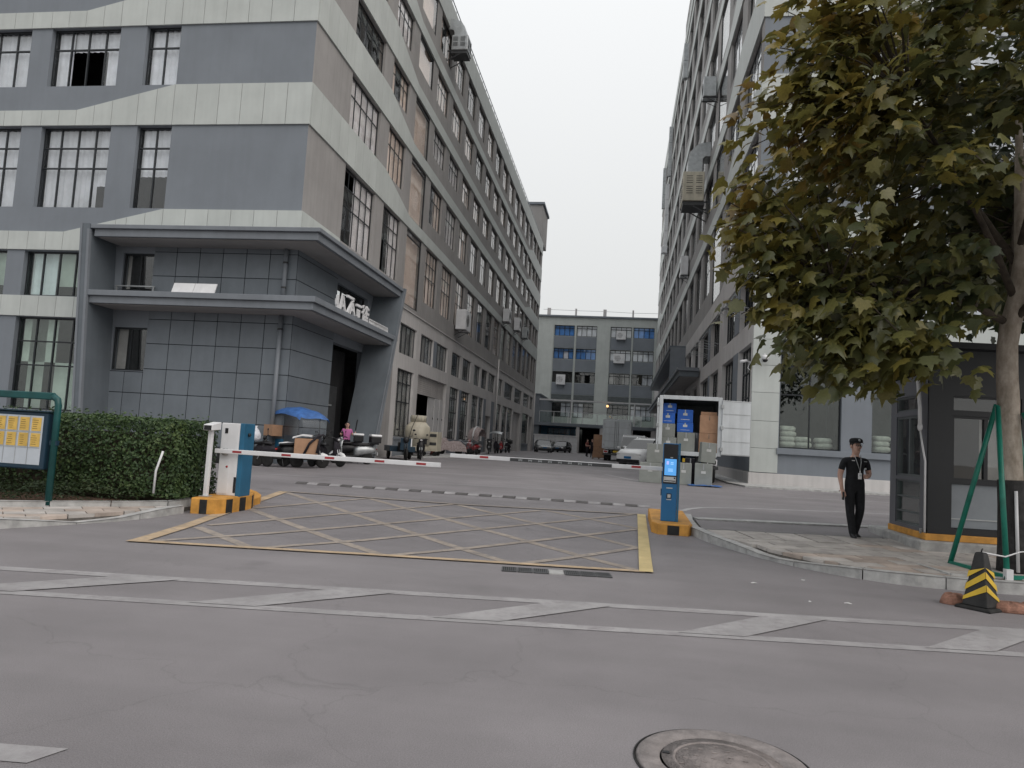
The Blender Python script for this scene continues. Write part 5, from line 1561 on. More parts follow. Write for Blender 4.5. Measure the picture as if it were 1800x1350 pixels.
for i in range(16):
    x1 = -.185 - i * w
    for j in range(3):
        z1 = 1.315 - j * .237
        if j < 2:
            s = MB().box(x1 - w + .035, x1 - .012, -.070, -.066, z1 - .215, z1 - .012).build("notice_sheet", 'paper_yellow', fr)
            m = MB(); rr = random.Random(i * 3 + j)
            for q in range(5):
                ww = rr.uniform(.4, .95) * (w - .08); xo = x1 - w / 2 - .01
                m.box(xo - ww / 2, xo + ww / 2, -.0715, -.0705, z1 - .05 - q * .032 - .006, z1 - .05 - q * .032 + .003)
            m.build("print_line", 'ink', s)
    MB().box(x1 - w - .004, x1 - w + .004, -.069, -.0645, .60, 1.32).build("divider", 'metal_grey', fr)
for z in (1.315 - .232, 1.315 - .468):
    MB().box(-3.48, -.19, -.0685, -.0645, z - .004, z + .004).build("divider", 'metal_grey', fr)

# ------------------------------------------------------------------ traffic cone, broken bricks
cn = thing("traffic_cone", "black and yellow chevron traffic cone standing by the right kerb", "traffic cone", (3.92, 8.78, 0), R(40))
sq = lambda h, z: [(-h, -h, z), (h, -h, z), (h, h, z), (-h, h, z)]
MB().loft([sq(.185, 0), sq(.185, .02), sq(.165, .035)], smooth=False).build("base_plate", 'rubber', cn, bevel=.01)
MB().loft([sq(.135, .035), sq(.125, .085), sq(.056, .55), sq(.046, .60), sq(.03, .605)], smooth=False).build("body", 'black_paint', cn, bevel=.012)
def cone_pt(side, s, z, out=.004):
    h = lerp(z, [.085, .55], [.125, .0705 - .005]) + out
    x = s * h
    return [(x, -h, z), (h, x, z), (-x, h, z), (-h, -x, z)][side]
for side in range(4):
    for k in range(4):
        z0 = .06 + k * .135
        # chevrons: lowest on the near ridge between two faces, rising away from it
        a0, a1 = (z0 + .15, z0) if side % 2 == 0 else (z0, z0 + .15)
        cl = lambda z: min(max(z, .088), .455)
        pts = [cone_pt(side, -.97, cl(a0)), cone_pt(side, .97, cl(a1)), cone_pt(side, .97, cl(a1 + .068)), cone_pt(side, -.97, cl(a0 + .068))]
        if k == 3: pts = [cone_pt(side, -.97, cl(a0)), cone_pt(side, .97, cl(a1)), cone_pt(side, .97, .455), cone_pt(side, -.97, .455)]
        MB().poly(pts).build("reflective_band", 'cone_yellow', cn)
MB().tube([(0, 0, .6), (.01, .0, .63), (.03, 0, .64)], .008, n=6).build("loop", 'black', cn)
def lump(name, label, cat, loc, size, mname, seed, rz=0, group=None, cuts=2):
    rr = random.Random(seed)
    m = MB(); n = 14
    rings = []
    for i in range(6):
        t = i / 5
        hz = math.sin(t * math.pi * .5)
        ring = []
        for k in range(n):
            a = 2 * math.pi * k / n
            q = (1 - .55 * t ** 2.2) * (1 + .22 * mnoise.noise(Vector((math.cos(a) * 1.5, math.sin(a) * 1.5, seed + t))))
            if i == 5: q *= .3
            ring.append((size[0] * q * math.cos(a), size[1] * q * math.sin(a), size[2] * hz * (1 + .15 * mnoise.noise(Vector((math.cos(a), math.sin(a), seed * 2 + t))))))
        rings.append(ring)
    m.loft(rings, smooth=False)
    o = put(name, m.mesh(name, mname), None, loc, rz, bevel=.008)
    return tag(o, label, cat, group)
lump("broken_brick", "dark broken lump of clay brick left of the striped cone base", "brick rubble", (3.72, 8.98, 0), (.15, .10, .12), 'brick', 3, .4)
lump("broken_brick", "reddish flat brick slab lying right of the striped cone", "brick rubble", (4.20, 8.78, 0), (.24, .13, .10), 'brick', 8, -.15)
lump("broken_brick", "reddish brick chunk at the far right of the cone", "brick rubble", (4.52, 8.86, 0), (.22, .14, .11), 'brick', 15, .2)

# ------------------------------------------------------------------ hedge and ground cover
def leaf_cards(mb, pts, rng, size, up=.4):
    for (p, n) in pts:
        n = (Vector(n) + Vector((rng.gauss(0, .6), rng.gauss(0, .6), rng.gauss(0, .6) + up))).normalized()
        t = n.cross(Vector((rng.gauss(0, 1), rng.gauss(0, 1), rng.gauss(0, 1)))).normalized()
        b = n.cross(t)
        s = size * rng.uniform(.65, 1.3)
        p = Vector(p)
        mb._add([p - t * s, p + b * s * .55 + n * s * .12, p + t * s, p - b * s * .55 + n * s * .12], [(0, 1, 2, 3)])
hg = thing("hedge", "clipped green hedge between the notice board and the barrier cabinet", "hedge", (-10.0, 11.7, .14))
rng = random.Random(41)
def hn(x, y, z): return mnoise.noise(Vector((x * 1.3, y * 1.3, z * 1.6)))
m = MB()
pts = []
X0, X1, Y0, Y1, Z1 = -13.5, -7.12, 11.15, 12.35, 1.38
def hp(x, y, z): return (x + 10.0, y - 11.7, z - .14 + .14)
for k in range(30000):
    f = rng.random()
    if f < .44:
        x, z = rng.uniform(X0, X1), rng.uniform(.12, Z1); y = Y0 + rng.random() ** 2 * .22 + .10 * hn(x, 3, z) ; n = (0, -1, 0)
    elif f < .74:
        x, y = rng.uniform(X0, X1), rng.uniform(Y0, Y1); z = Z1 - rng.random() ** 2 * .2 + .10 * hn(x, y, 7) + (.12 * rng.random() if rng.random() < .08 else 0); n = (0, 0, 1)
    elif f < .86:
        y, z = rng.uniform(Y0, Y1), rng.uniform(.12, Z1); x = X1 - rng.random() ** 2 * .2 + .12 * hn(5, y, z); n = (1, 0, 0)
    else:
        x, y, z = rng.uniform(X0, X1), rng.uniform(Y0 + .1, Y1), rng.uniform(.2, Z1 - .1); n = (0, -.3, .5)
    if x < -9.4 and f < .44 and rng.random() < .5: continue
    pts.append((hp(x, y, z), n))
leaf_cards(m, pts, rng, .034)
o = m.build("foliage", 'leaf_hedge', hg); o['kind'] = 'stuff'
MB().box(X0 + 10.2, X1 + 10 - .22, Y0 - 11.7 + .22, Y1 - 11.7 - .1, .05, Z1 - .25).build("inner_twigs", 'twig', hg)
m = MB()
for k in range(60):
    x = rng.uniform(X0 + .2, X1 - .2); m.bar(hp(x, Y0 + .3, .1), hp(x + rng.uniform(-.1, .1), Y0 + .25, 1.0), .012)
o = m.build("stem", 'twig', hg); o['kind'] = 'stuff'
m = MB(); m.tube([(-7.38, 10.98, .34), (-7.36, 10.96, .7), (-7.28, 10.98, 1.02)], .018, n=6)
tag(m.build("garden_stake", 'metal_white'), "pale leaning stick in front of the hedge near its right end", "stake")
m = MB(); pts = []
gc = [(-13.5, 8.75), (-12.0, 9.02), (-9.85, 9.35), (-9.0, 9.86), (-8.54, 10.2), (-7.66, 10.86), (-7.28, 11.25), (-7.28, 11.9), (-13.5, 11.6)]
def inside(x, y, P):
    c = False
    for i in range(len(P)):
        a, b = P[i], P[i - 1]
        if (a[1] > y) != (b[1] > y) and x < (b[0] - a[0]) * (y - a[1]) / (b[1] - a[1]) + a[0]: c = not c
    return c
while len(pts) < 11000:
    x, y = rng.uniform(-12.5, -7.28), rng.uniform(8.9, 11.9)
    if not inside(x, y, gc): continue
    h = .18 + .16 * (.5 + hn(x * 2, y * 2, 1))
    pts.append(((x, y, g(y) + .15 + h * rng.random() ** .6), (0, 0, 1)))
leaf_cards(m, pts, rng, .026, up=.6)
o = m.build("ground_cover", 'leaf_low'); o['kind'] = 'stuff'
m = MB(); pts = []
for k in range(260):
    x, y = rng.gauss(-7.25, .12), rng.gauss(12.2, .25)
    pts.append(((x, y, g(y) + .05 + .25 * rng.random()), (0, 0, 1)))
leaf_cards(m, pts, rng, .022, up=.6)
o = m.build("dry_shrub", leaf_mat("dry_leaf", [(.09, .06, .03), (.14, .085, .04), (.08, .075, .03)], trans=.2)); tag(o, "small dry brown shrub at the hedge end beside the striped island", "shrub")

# ------------------------------------------------------------------ plane tree, its supports, and the darker tree behind
def leaf_outline(k):
    rr = random.Random(k)
    # five pointed lobes of a plane leaf, stalk at the origin
    P = [(0, 0), (.20, -.08), (.46, .02), (.36, .14), (.60, .36), (.36, .42), (.34, .58), (.16, .60), (0, 1.0)]
    P = [(x * rr.uniform(.88, 1.12), y * rr.uniform(.92, 1.08)) for x, y in P]
    P[0] = (0, 0); P[-1] = (0, P[-1][1])
    return P
def leaf_mesh_data(k, curl):
    P = leaf_outline(k)
    vs, fs = [], []
    n = len(P)
    def zf(x, y): return -curl * (abs(x) ** 1.4) * .8 - curl * .55 * y * y + .05 * math.sin(9 * x + k) * abs(x)
    for x, y in P: vs.append((x, y, zf(x, y)))
    for x, y in P[1:-1]: vs.append((-x, y, zf(-x, y)))
    mid = [(0, .22), (0, .48), (0, .72)]
    for x, y in mid: vs.append((0, y, zf(0, y) - .02))
    b = n + n - 2
    m0, m1, m2 = b, b + 1, b + 2
    def side(ix):
        return [(0, ix(1), m0), (ix(1), ix(2), ix(3), m0), (m0, ix(3), ix(4), ix(5)), (m0, ix(5), ix(6), m1), (m1, ix(6), ix(7), m2), (m2, ix(7), n - 1)]
    fs += side(lambda i: i)
    fs += [tuple(reversed(f)) for f in side(lambda i: n + i - 1)]
    return vs, fs
LEAVES = [leaf_mesh_data(k, c) for k, c in enumerate((.25, .45, .7, .35, .9, .55))]
def leaf_frame(p, out, rng, droop):
    """random leaf frame: blade hangs outward and down from its stalk"""
    y = (Vector(out) * rng.uniform(.3, 1.0) + Vector((rng.gauss(0, .55), rng.gauss(0, .55), rng.gauss(-droop, .35)))).normalized()
    n = (Vector((0, 0, 1)) + Vector(out) * .5 + Vector((rng.gauss(0, .45), rng.gauss(0, .45), rng.gauss(0, .3))))
    x = y.cross(n)
    if x.length < .05: x = Vector((1, 0, 0))
    x.normalize(); z = x.cross(y)
    return Matrix(((x.x, y.x, z.x, p[0]), (x.y, y.y, z.y, p[1]), (x.z, y.z, z.z, p[2]), (0, 0, 0, 1)))
TB = Vector((5.30, 11.0, .12))
tree = thing("plane_tree", "big plane tree with yellowing lobed leaves in front of the guard booth", "tree", TB)
m = MB()
tr_p = [(0, 0, 0), (0, 0, .5), (-.01, 0, 1.0), (-.03, 0, 1.5), (-.05, .0, 2.0), (-.07, .01, 2.12), (-.06, .0, 2.3), (-.08, 0, 2.7), (-.08, 0, 3.1), (-.04, 0, 3.4), (.05, .0, 3.8), (.12, .05, 4.4), (.12, .1, 5.2), (.1, .1, 6.4)]
m.tube(tr_p, [.17, .155, .148, .14, .135, .147, .135, .130, .126, .13, .115, .09, .07, .04], n=16)
m.build("trunk", 'bark', tree)
m = MB()
m.tube([(0, 0, -.02), (0, 0, .4), (-.005, 0, .9), (-.02, 0, 1.26)], [.19, .175, .17, .165], n=16)
m.build("trunk_wrap", 'wrap', tree)
MB().tube([(-.02, -.19, .05), (-.05, -.185, 1.12)], .022, n=8).build("watering_tube", 'metal_white', tree)
rng = random.Random(77)
CC, CR = Vector((0.25, -.1, 5.2)), Vector((4.0, 3.3, 4.0))
tips = []
while len(tips) < 400:
    v = Vector((rng.uniform(-1, 1), rng.uniform(-1, 1), rng.uniform(-1, 1)))
    if not .45 < v.length < 1.0: continue
    p = Vector((CC.x + v.x * CR.x, CC.y + v.y * CR.y, CC.z + v.z * CR.z))
    if p.z < 2.35 or p.z > 9.0: continue
    if p.x > 2.6: continue
    if p.x > -1.3 and p.z < 3.45: continue
    if p.x > -.4 and p.z < 3.7: continue
    tips.append(p)
# low sprays hanging on the left, as in the picture
for q in ((-3.95, -1.2, 4.35), (-3.75, -.9, 4.5), (-3.7, -1.1, 3.72), (-3.4, -1.1, 3.68), (-3.2, -1.2, 3.6), (-3.55, -1.0, 3.2), (-3.2, -1.1, 3.12), (-2.95, -1, 3.05), (-3.6, -1.2, 5.0), (-3.75, -1.1, 5.5), (-3.55, -1.2, 6.0), (-3.3, -1.2, 6.6), (-3.1, -1.1, 2.72), (-2.8, -1.2, 2.62), (-2.6, -1.3, 2.42), (-2.3, -1.2, 2.36), (-2.35, -1.1, 2.62), (-2.0, -1.2, 2.55), (-1.7, -1.2, 2.5), (-1.5, -1.1, 2.62), (-1.9, -1.1, 2.9), (-2.2, -1.0, 3.0), (-1.5, -1.2, 3.0), (-2.7, -1.2, 3.3), (-2.2, -1.3, 3.4), (-1.1, -1.2, 3.3), (-3.3, -1.1, 4.1), (-3.0, -1.3, 4.4), (-2.9, -1.2, 7.0), (-2.6, -1.3, 7.2), (-3.1, -1.3, 6.1), (-3.3, -1.3, 5.4), (-3.0, -1.2, 7.6), (-2.7, -1.3, 8.0), (-2.4, -1.4, 7.6), (-3.2, -1.3, 7.1), (-2.9, -1.5, 6.6), (-2.2, -1.5, 8.2), (-3.0, -1.4, 5.9), (-2.6, -1.4, 5.0), (-2.5, -1.5, 5.6), (-4.05, -1.1, 4.75), (-4.1, -1.1, 4.45), (-3.9, -1.0, 5.15), (-3.95, -1.1, 5.6), (-3.85, -1.0, 6.1), (-3.6, -1.1, 6.9), (-4.0, -1.0, 4.1), (-3.6, -1.2, 3.95), (-3.85, -1.1, 3.75), (-3.8, -1.0, 3.25), (-3.3, -1.2, 2.95), (-2.6, -1.2, 2.85), (-1.9, -1.2, 2.65), (-3.2, -1.1, 7.8), (-3.4, -1.1, 7.4), (-2.9, -1.2, 8.3)):
    tips.append(Vector(q))
limbs = []
for k in range(9):
    a = k * 2.4 + .4
    s = Vector(tr_p[9 + k % 4]); s = Vector(tr_p[9]) if k < 4 else Vector((.1, .05, 3.6 + .3 * (k - 4)))
    e = CC + Vector((math.cos(a) * CR.x * .62, math.sin(a) * CR.y * .6, -.8 + .42 * k))
    if k == 1: e = Vector((-2.6, -.9, 3.6))
    mid = (s + e) / 2 + Vector((0, 0, .25))
    limbs.append((s, mid, e))
    MB().tube([s, s.lerp(mid, .5) + Vector((0, 0, .08)), mid, e], [.055, .045, .036, .02], n=8).build("limb", 'twig', tree)
tw = MB()
lv = []
for p in tips:
    best = min((q for l in limbs for q in (l[1], l[1].lerp(l[2], .5), l[2])), key=lambda q: (q - p).length)
    d = p - best; L = d.length
    mid = best + d * .5 + Vector((0, 0, .10 * L))
    tw.tube([best, mid, p], [.018, .012, .006], n=5)
    out = Vector(((p.x - CC.x) / CR.x, (p.y - CC.y) / CR.y, (p.z - CC.z) / CR.z * .5)).normalized()
    nl = rng.randint(22, 34)
    for i in range(nl):
        t = rng.random() ** .7
        q = mid.lerp(p, t) + Vector((rng.gauss(0, .17), rng.gauss(0, .17), rng.gauss(0, .13)))
        lv.append((q, out, rng.uniform(.13, .27)))
tw = tw.build("twig", 'twig', tree); tw['kind'] = 'stuff'
camv = Vector((0, 0, 1.5)) - TB
fr_ = []
for q, out, s in lv:
    M4 = leaf_frame(q, out, rng, .45) @ Matrix.Scale(s, 4)
    fr_.append(((q - camv).length / s, M4))
fr_.sort(key=lambda t: t[0])
ms = []
for k, (vs, fs) in enumerate(LEAVES):
    me = bpy.data.meshes.new("leaf"); me.from_pydata(vs, [], fs); me.materials.append(M['leaf']); me.polygons.foreach_set("use_smooth", [True] * len(fs)); ms.append(me)
vis = 0
mb_l = MB()
for k, (d, M4) in enumerate(fr_):
    px_ = M4.translation + TB
    if vis < 290 and px_.x < .62 * px_.y - .0 and px_.z < 7.4:
        o = put("leaf", ms[k % 6], tree); o.matrix_local = M4; vis += 1
        continue
    vs, fs = LEAVES[k % 6]
    mb_l._add([M4 @ Vector(v) for v in vs], fs, 0, True)
o = mb_l.build("foliage", 'leaf', tree); o['kind'] = 'stuff'

TD = Vector((8.6, 15.5, .2))
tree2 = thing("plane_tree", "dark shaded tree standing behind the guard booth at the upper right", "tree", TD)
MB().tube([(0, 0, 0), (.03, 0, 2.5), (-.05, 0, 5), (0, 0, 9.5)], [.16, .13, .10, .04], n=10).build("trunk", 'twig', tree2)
m = MB(); tw = MB()
rng = random.Random(12)
for k in range(130):
    v = Vector((rng.uniform(-1, 1), rng.uniform(-1, 1), rng.uniform(-1, 1)))
    if v.length > 1: continue
    p = Vector((v.x * 2.6, v.y * 2.2, 7.3 + v.z * 3.3))
    s = Vector((0, 0, max(3.4, p.z - 1.0)))
    tw.tube([s, (s + p) / 2 + Vector((0, 0, .15)), p], [.03, .018, .008], n=5)
    for i in range(26):
        q = p + Vector((rng.gauss(0, .35), rng.gauss(0, .35), rng.gauss(0, .28)))
        M4 = leaf_frame(q, v, rng, .45) @ Matrix.Scale(rng.uniform(.15, .26), 4)
        vs, fs = LEAVES[i % 6]
        m._add([M4 @ Vector(w_) for w_ in vs], fs, 0, True)
o = tw.build("twig", 'twig', tree2); o['kind'] = 'stuff'
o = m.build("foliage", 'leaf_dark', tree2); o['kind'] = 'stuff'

ts = thing("tree_support", "green pole tripod propping the plane tree trunk", "tree support", (5.25, 10.95, .13))
for a, b in (((4.88, 10.25, .14), (5.02, 10.82, 2.36)), ((4.66, 11.35, .14), (5.08, 10.98, 2.40)), ((6.15, 10.55, .14), (5.36, 10.86, 2.30)), ((6.0, 11.8, .14), (5.4, 11.1, 2.2))):
    MB().tube([a, b], .034, n=10).build("pole", 'stake', ts, world=True)
MB().bar((4.66, 11.33, .17), (4.88, 10.27, .17), .05).build("ground_rail", 'stake', ts, world=True)
MB().bar((4.90, 10.25, .17), (6.15, 10.55, .17), .05).build("ground_rail", 'stake', ts, world=True)
MB().box(4.85, 4.93, 10.20, 10.29, .135, .27).build("foot_clamp", 'metal_white', ts, world=True)
structure("tree_pit", MB().ext([(4.15, 11.05, .131), (4.25, 10.30, .131), (4.6, 10.22, .131), (6.2, 10.35, .131), (6.4, 11.7, .131), (4.6, 11.6, .131)], (0, 0, .012)), 'soil')
m = MB().bar((4.13, 11.06, .135), (4.23, 10.28, .135), .05, .05).bar((4.23, 10.28, .135), (6.3, 10.30, .135), .05, .05)
structure("tree_pit_edging", m, 'kerb')
m = MB().tube([(3.95, 8.82, .60), (4.5, 9.5, .50), (5.2, 10.6, .46), (6.4, 11.3, .5)], .009, n=6)
tag(m.build("cord", "metal_white"), "thin white cord strung from the striped cone past the tree foot", "cord")
for k, (x, y) in enumerate(((4.45, 10.75), (4.75, 10.6), (5.0, 10.7), (4.4, 10.55), (5.7, 10.8))):
    pass
# ------------------------------------------------------------------ wheels and vehicles
def wheel(t, c, r, w, axis='y', rim='metal_grey', spokes=5, name="wheel"):
    """tyre with shoulders, rim with spokes; axis is the axle"""
    tyre = MB().lathe([(r * .62, -w / 2), (r * .9, -w / 2), (r, -w * .32), (r, w * .32), (r * .9, w / 2), (r * .62, w / 2)], c=(0, 0, 0), ax=axis, n=22)
    o = put(name, tyre.mesh(name, 'rubber'), t, c)
    m = MB().lathe([(r * .55, -w * .38), (r * .64, -w * .44), (r * .64, w * .44), (r * .55, w * .38)], ax=axis, n=22, caps=False)
    m.lathe([(0, -w * .36), (r * .16, -w * .40), (r * .16, w * .40), (0, w * .36)], ax=axis, n=12)
    for k in range(spokes):
        a = 2 * math.pi * k / spokes
        p, q = r * .1, r * .6
        for sg in (-1, 1):
            if axis == 'y':
                m.bar((p * math.cos(a), sg * w * .3, p * math.sin(a)), (q * math.cos(a), sg * w * .34, q * math.sin(a)), r * .16, w * .06, up=(0, 1, 0))
            else:
                m.bar((sg * w * .3, p * math.cos(a), p * math.sin(a)), (sg * w * .34, q * math.cos(a), q * math.sin(a)), r * .16, w * .06, up=(1, 0, 0))
    m.build("rim", rim, o)
    return o

def scooter(label, loc, rz, paint='black', seat='black', fender=None, topbox=None, basket=False, screen=False, scale=1.0, group="scooters parked along the left factory"):
    t = thing("scooter", label, "scooter", loc, rz, group)
    t.scale = (scale,) * 3
    wheel(t, (.62, 0, .22), .22, .09, spokes=6)
    wheel(t, (-.60, 0, .22), .22, .10, spokes=6)
    # rear body: swelling tail over the wheel
    rings = []
    for x, w, z0, z1 in ((-.92, .05, .52, .60), (-.78, .12, .42, .68), (-.5, .15, .36, .72), (-.2, .14, .30, .70), (-.08, .11, .28, .62)):
        rings.append([(x, w * math.cos(a), (z0 + z1) / 2 + (z1 - z0) / 2 * math.sin(a)) for a in [2 * math.pi * k / 10 for k in range(10)]])
    MB().loft(rings).build("rear_body", paint, t)
    MB().loft([[(x, w * math.cos(a), zc + h * math.sin(a)) for a in [2 * math.pi * k / 10 for k in range(10)]] for x, w, zc, h in ((-.80, .09, .74, .035), (-.55, .14, .755, .06), (-.3, .13, .745, .055), (-.02, .10, .72, .04))]).build("seat", seat, t)
    MB().box(-.12, .40, -.13, .13, .25, .31).build("footboard", 'black', t, bevel=.015)
    m = MB()
    m.loft([[(x - .02, -w, z), (x + .05, -w * .5, z), (x + .07, 0, z), (x + .05, w * .5, z), (x - .02, w, z), (x - .05, 0, z)] for x, w, z in ((.40, .12, .28), (.44, .20, .45), (.46, .20, .65), (.42, .14, .82), (.38, .10, .88))])
    m.build("leg_shield", paint, t)
    MB().loft([[(x, w * math.cos(a), z + h * math.sin(a)) for a in [math.pi * k / 6 for k in range(7)]] for x, w, z, h in ((.86, .05, .30, .05), (.76, .07, .37, .09), (.62, .075, .40, .11), (.46, .06, .36, .1))], closed=False).build("front_fender", fender or paint, t)
    MB().tube([(.62, .055, .22), (.52, .055, .5), (.42, .02, .85)], .022, n=6).tube([(.62, -.055, .22), (.52, -.055, .5), (.42, -.02, .85)], .022, n=6).build("fork", 'metal_grey', t)
    hb = MB().tube([(.30, -.33, .98), (.36, -.18, 1.0), (.39, 0, .95), (.36, .18, 1.0), (.30, .33, .98)], .014, n=6).build("handlebar", 'metal_dark', t)
    for s in (-1, 1):
        MB().tube([(.30, s * .33, .98), (.34, s * .22, .995)], .02, n=6).build("grip", 'rubber', hb)
        MB().tube([(.35, s * .2, 1.0), (.36, s * .26, 1.16)], .006, n=5).ball((.36, s * .28, 1.19), (.015, .055, .04)).build("mirror", 'black', hb)
    MB().ball((.44, 0, .92), (.07, .11, .075)).build("headlamp_cowl", paint, hb)
    MB().ball((.485, 0, .92), (.035, .07, .045)).build("headlamp", 'lamp_clear', t)
    MB().ball((-.93, 0, .58), (.02, .06, .03)).build("tail_lamp", 'lamp_red', t)
    MB().box(-.97, -.955, -.09, .09, .36, .47).build("number_plate", 'metal_white', t)
    MB().tube([(-.15, .1, .26), (-.2, .2, .02)], .012, n=5).build("side_stand", 'metal_dark', t)
    if topbox:
        b = MB().box(-1.05, -.66, -.2, .2, .82, 1.06).build("top_box", 'black', t, bevel=.03)
        MB().loft([[(x, y * k, 1.06 + h) for x, y in ((-1.06, -.21), (-.65, -.21), (-.65, .21), (-1.06, .21))] for k, h in ((1, .003), (1, .05), (.85, .085))], smooth=False).build("lid", topbox, b, bevel=.02)
        MB().box(-1.0, -.6, -.06, .06, .76, .815).build("rack", 'metal_dark', t)
    if basket:
        m = MB()
        for k in range(7):
            for s in (-1, 1):
                m.bar((.46 + k * .05, s * .15, .72), (.44 + k * .055, s * .17, .95), .008)
        for z in (.72, .84, .95):
            m.bar((.46, -.16, z), (.80, -.16, z), .008).bar((.46, .16, z), (.80, .16, z), .008).bar((.80, -.16, z), (.80, .16, z), .008)
        m.build("basket", 'metal_dark', t)
    if screen:
        MB().loft([[(x, -w, z), (x + .06, 0, z), (x, w, z), (x - .01, w, z), (x + .05, 0, z), (x - .01, -w, z)] for x, w, z in ((.46, .16, 1.0), (.40, .19, 1.25), (.30, .14, 1.45))]).build("windscreen", 'film', t)
    return t
def at(x, y, dz=0): return (x, y, g(y) + dz)

scooter("black scooter with pale apron half hidden behind the hedge end", at(-13.6, 22.4), R(10), 'black', screen=False)
s2 = scooter("dark scooter with wire basket beside the barrier cabinet, white bag hung on it", at(-11.75, 22.5), R(165), 'cloth_dark', basket=True)
m = MB().loft([[(.17 * k * math.cos(a) * (1 + .2 * math.sin(3 * a)), .13 * k * math.sin(a), z) for a in [2 * math.pi * i / 12 for i in range(12)]] for k, z in ((.5, 0), (1.0, .06), (.95, .2), (.6, .33), (.22, .42), (.34, .47))])
tag(put("plastic_bag", m.mesh("plastic_bag", 'bag'), None, at(-11.55, 22.15, .82)), "crumpled white plastic bag on the dark scooter beside the barrier cabinet", "bag")
m = MB().loft([[(.14 * k * math.cos(a), .10 * k * math.sin(a), z) for a in [2 * math.pi * i / 10 for i in range(10)]] for k, z in ((.6, 0), (1.0, .05), (.9, .14), (.3, .18))])
tag(put("folded_cloth", m.mesh("folded_cloth", 'pink'), None, at(-12.05, 22.15, .70)), "small pink bundle lying on the dark scooter below the white bag", "bundle")
scooter("black scooter with tall mirrors standing just right of the downpipe", at(-10.95, 22.6), R(205), 'black', screen=False)
s4 = scooter("delivery scooter with white seat carrying a large brown box", at(-10.3, 23.1), R(28), 'cloth_dark', seat='metal_white', fender='car_white')
t = thing("delivery_box", "large brown cargo box strapped behind the white delivery scooter", "cargo box", at(-10.0, 22.75, .36), R(20))
MB().box(-.42, .30, -.26, .26, 0, .60).build("box", 'carton', t, bevel=.02)
MB().loft([[(x, -.27, z), (x, .27, z), (x + .02, .27, z + .06), (x + .02, -.27, z + .06)] for x, z in ((-.5, .58), (-.2, .68), (.1, .66))], smooth=False).build("lid", 'metal_white', t)
m = MB().tube([(-.1, -.28, .1), (.05, -.30, .45), (.3, -.27, .70), (.45, 0, .74)], .04, n=7).tube([(.3, -.3, .15), (.38, -.29, .6), (.3, .1, .75)], .045, n=7)
m.build("straps", 'cloth_dark', t)
scooter("white scooter with round white front fender under the blue canopy", at(-10.1, 24.6), R(-20), 'cloth_dark', fender='car_white')
scooter("silver scooter carrying a black top box with white lid", at(-9.95, 26.6), R(215), 'metal_grey', topbox='metal_white')
scooter("dark scooter with white lidded box behind the silver one", at(-10.9, 27.3), R(200), 'black', topbox='metal_white')

# cargo tricycle with blue tarpaulin roof
tk = thing("cargo_tricycle", "cargo tricycle with a bulging blue tarpaulin roof and clear plastic windscreen", "tricycle", at(-11.0, 24.1), R(-32))
wheel(tk, (.95, 0, .25), .25, .10)
wheel(tk, (-.75, -.45, .25), .25, .11); wheel(tk, (-.75, .45, .25), .25, .11)
MB().box(-1.3, -.1, -.5, .5, .42, .50).build("cargo_bed", 'metal_dark', tk)
for (a, b) in (((-1.3, -.5), (-.1, -.5)), ((-1.3, .5), (-.1, .5))):
    MB().box(a[0], b[0], a[1] - .015, a[1] + .015, .5, .85).build("side_board", 'blue_dark', tk)
MB().box(-1.315, -1.285, -.5, .5, .5, .85).build("tail_board", 'blue_dark', tk)
MB().box(-.1, .35, -.22, .22, .42, .72).build("seat_box", 'cloth_dark', tk, bevel=.04)
MB().loft([[(x, -w, z), (x + .1, 0, z), (x, w, z), (x - .05, 0, z)] for x, w, z in ((.62, .22, .35), (.68, .30, .6), (.64, .28, .95))]).build("front_shield", 'cloth_dark', tk)
MB().tube([(.95, .06, .25), (.72, .04, .95)], .025, n=6).tube([(.95, -.06, .25), (.72, -.04, .95)], .025, n=6).tube([(.55, -.36, 1.05), (.68, 0, .98), (.55, .36, 1.05)], .016, n=6).build("fork", 'metal_dark', tk)
pp = MB()
for x, y in ((.62, -.42), (.62, .42), (-1.0, -.48), (-1.0, .48)):
    pp.tube([(x, y, .5), (x, y, 1.78)], .014, n=6)
pp.build("canopy_pole", 'metal_dark', tk)
rings = []
for i in range(11):
    u = -1 + .2 * i
    rings.append([(-.18 + 1.12 * u, .60 * v, 1.60 + .38 * (1 - abs(u) ** 2.6) ** .8 * (1 - .45 * v * v) - .10 * (abs(v) > .95) + .02 * math.sin(7 * u + 5 * v)) for v in (-1, -.92, -.6, -.3, 0, .3, .6, .92, 1)])
MB().loft(rings, closed=False).build("tarpaulin_roof", 'tarp_blue', tk)
MB().loft([[(x, y, z) for y in (-.46, -.2, 0, .2, .46)] for x, z in ((.88, 1.05), (.95, 1.3), (.86, 1.6), (.72, 1.76))], closed=False).build("windscreen_film", 'film', tk)
MB().loft([[(-.3, -.49, z), (.2, -.50, z), (.70, -.46, z)] for z in (1.0, 1.4, 1.75)], closed=False).build("side_film", 'film', tk)
tag(put("carton", MB().box(-.25, .25, -.2, .2, 0, .38).mesh("carton", 'carton'), None, at(-11.75, 23.75, .95), R(-30)), "brown carton on the bed of the blue-roofed tricycle", "box")

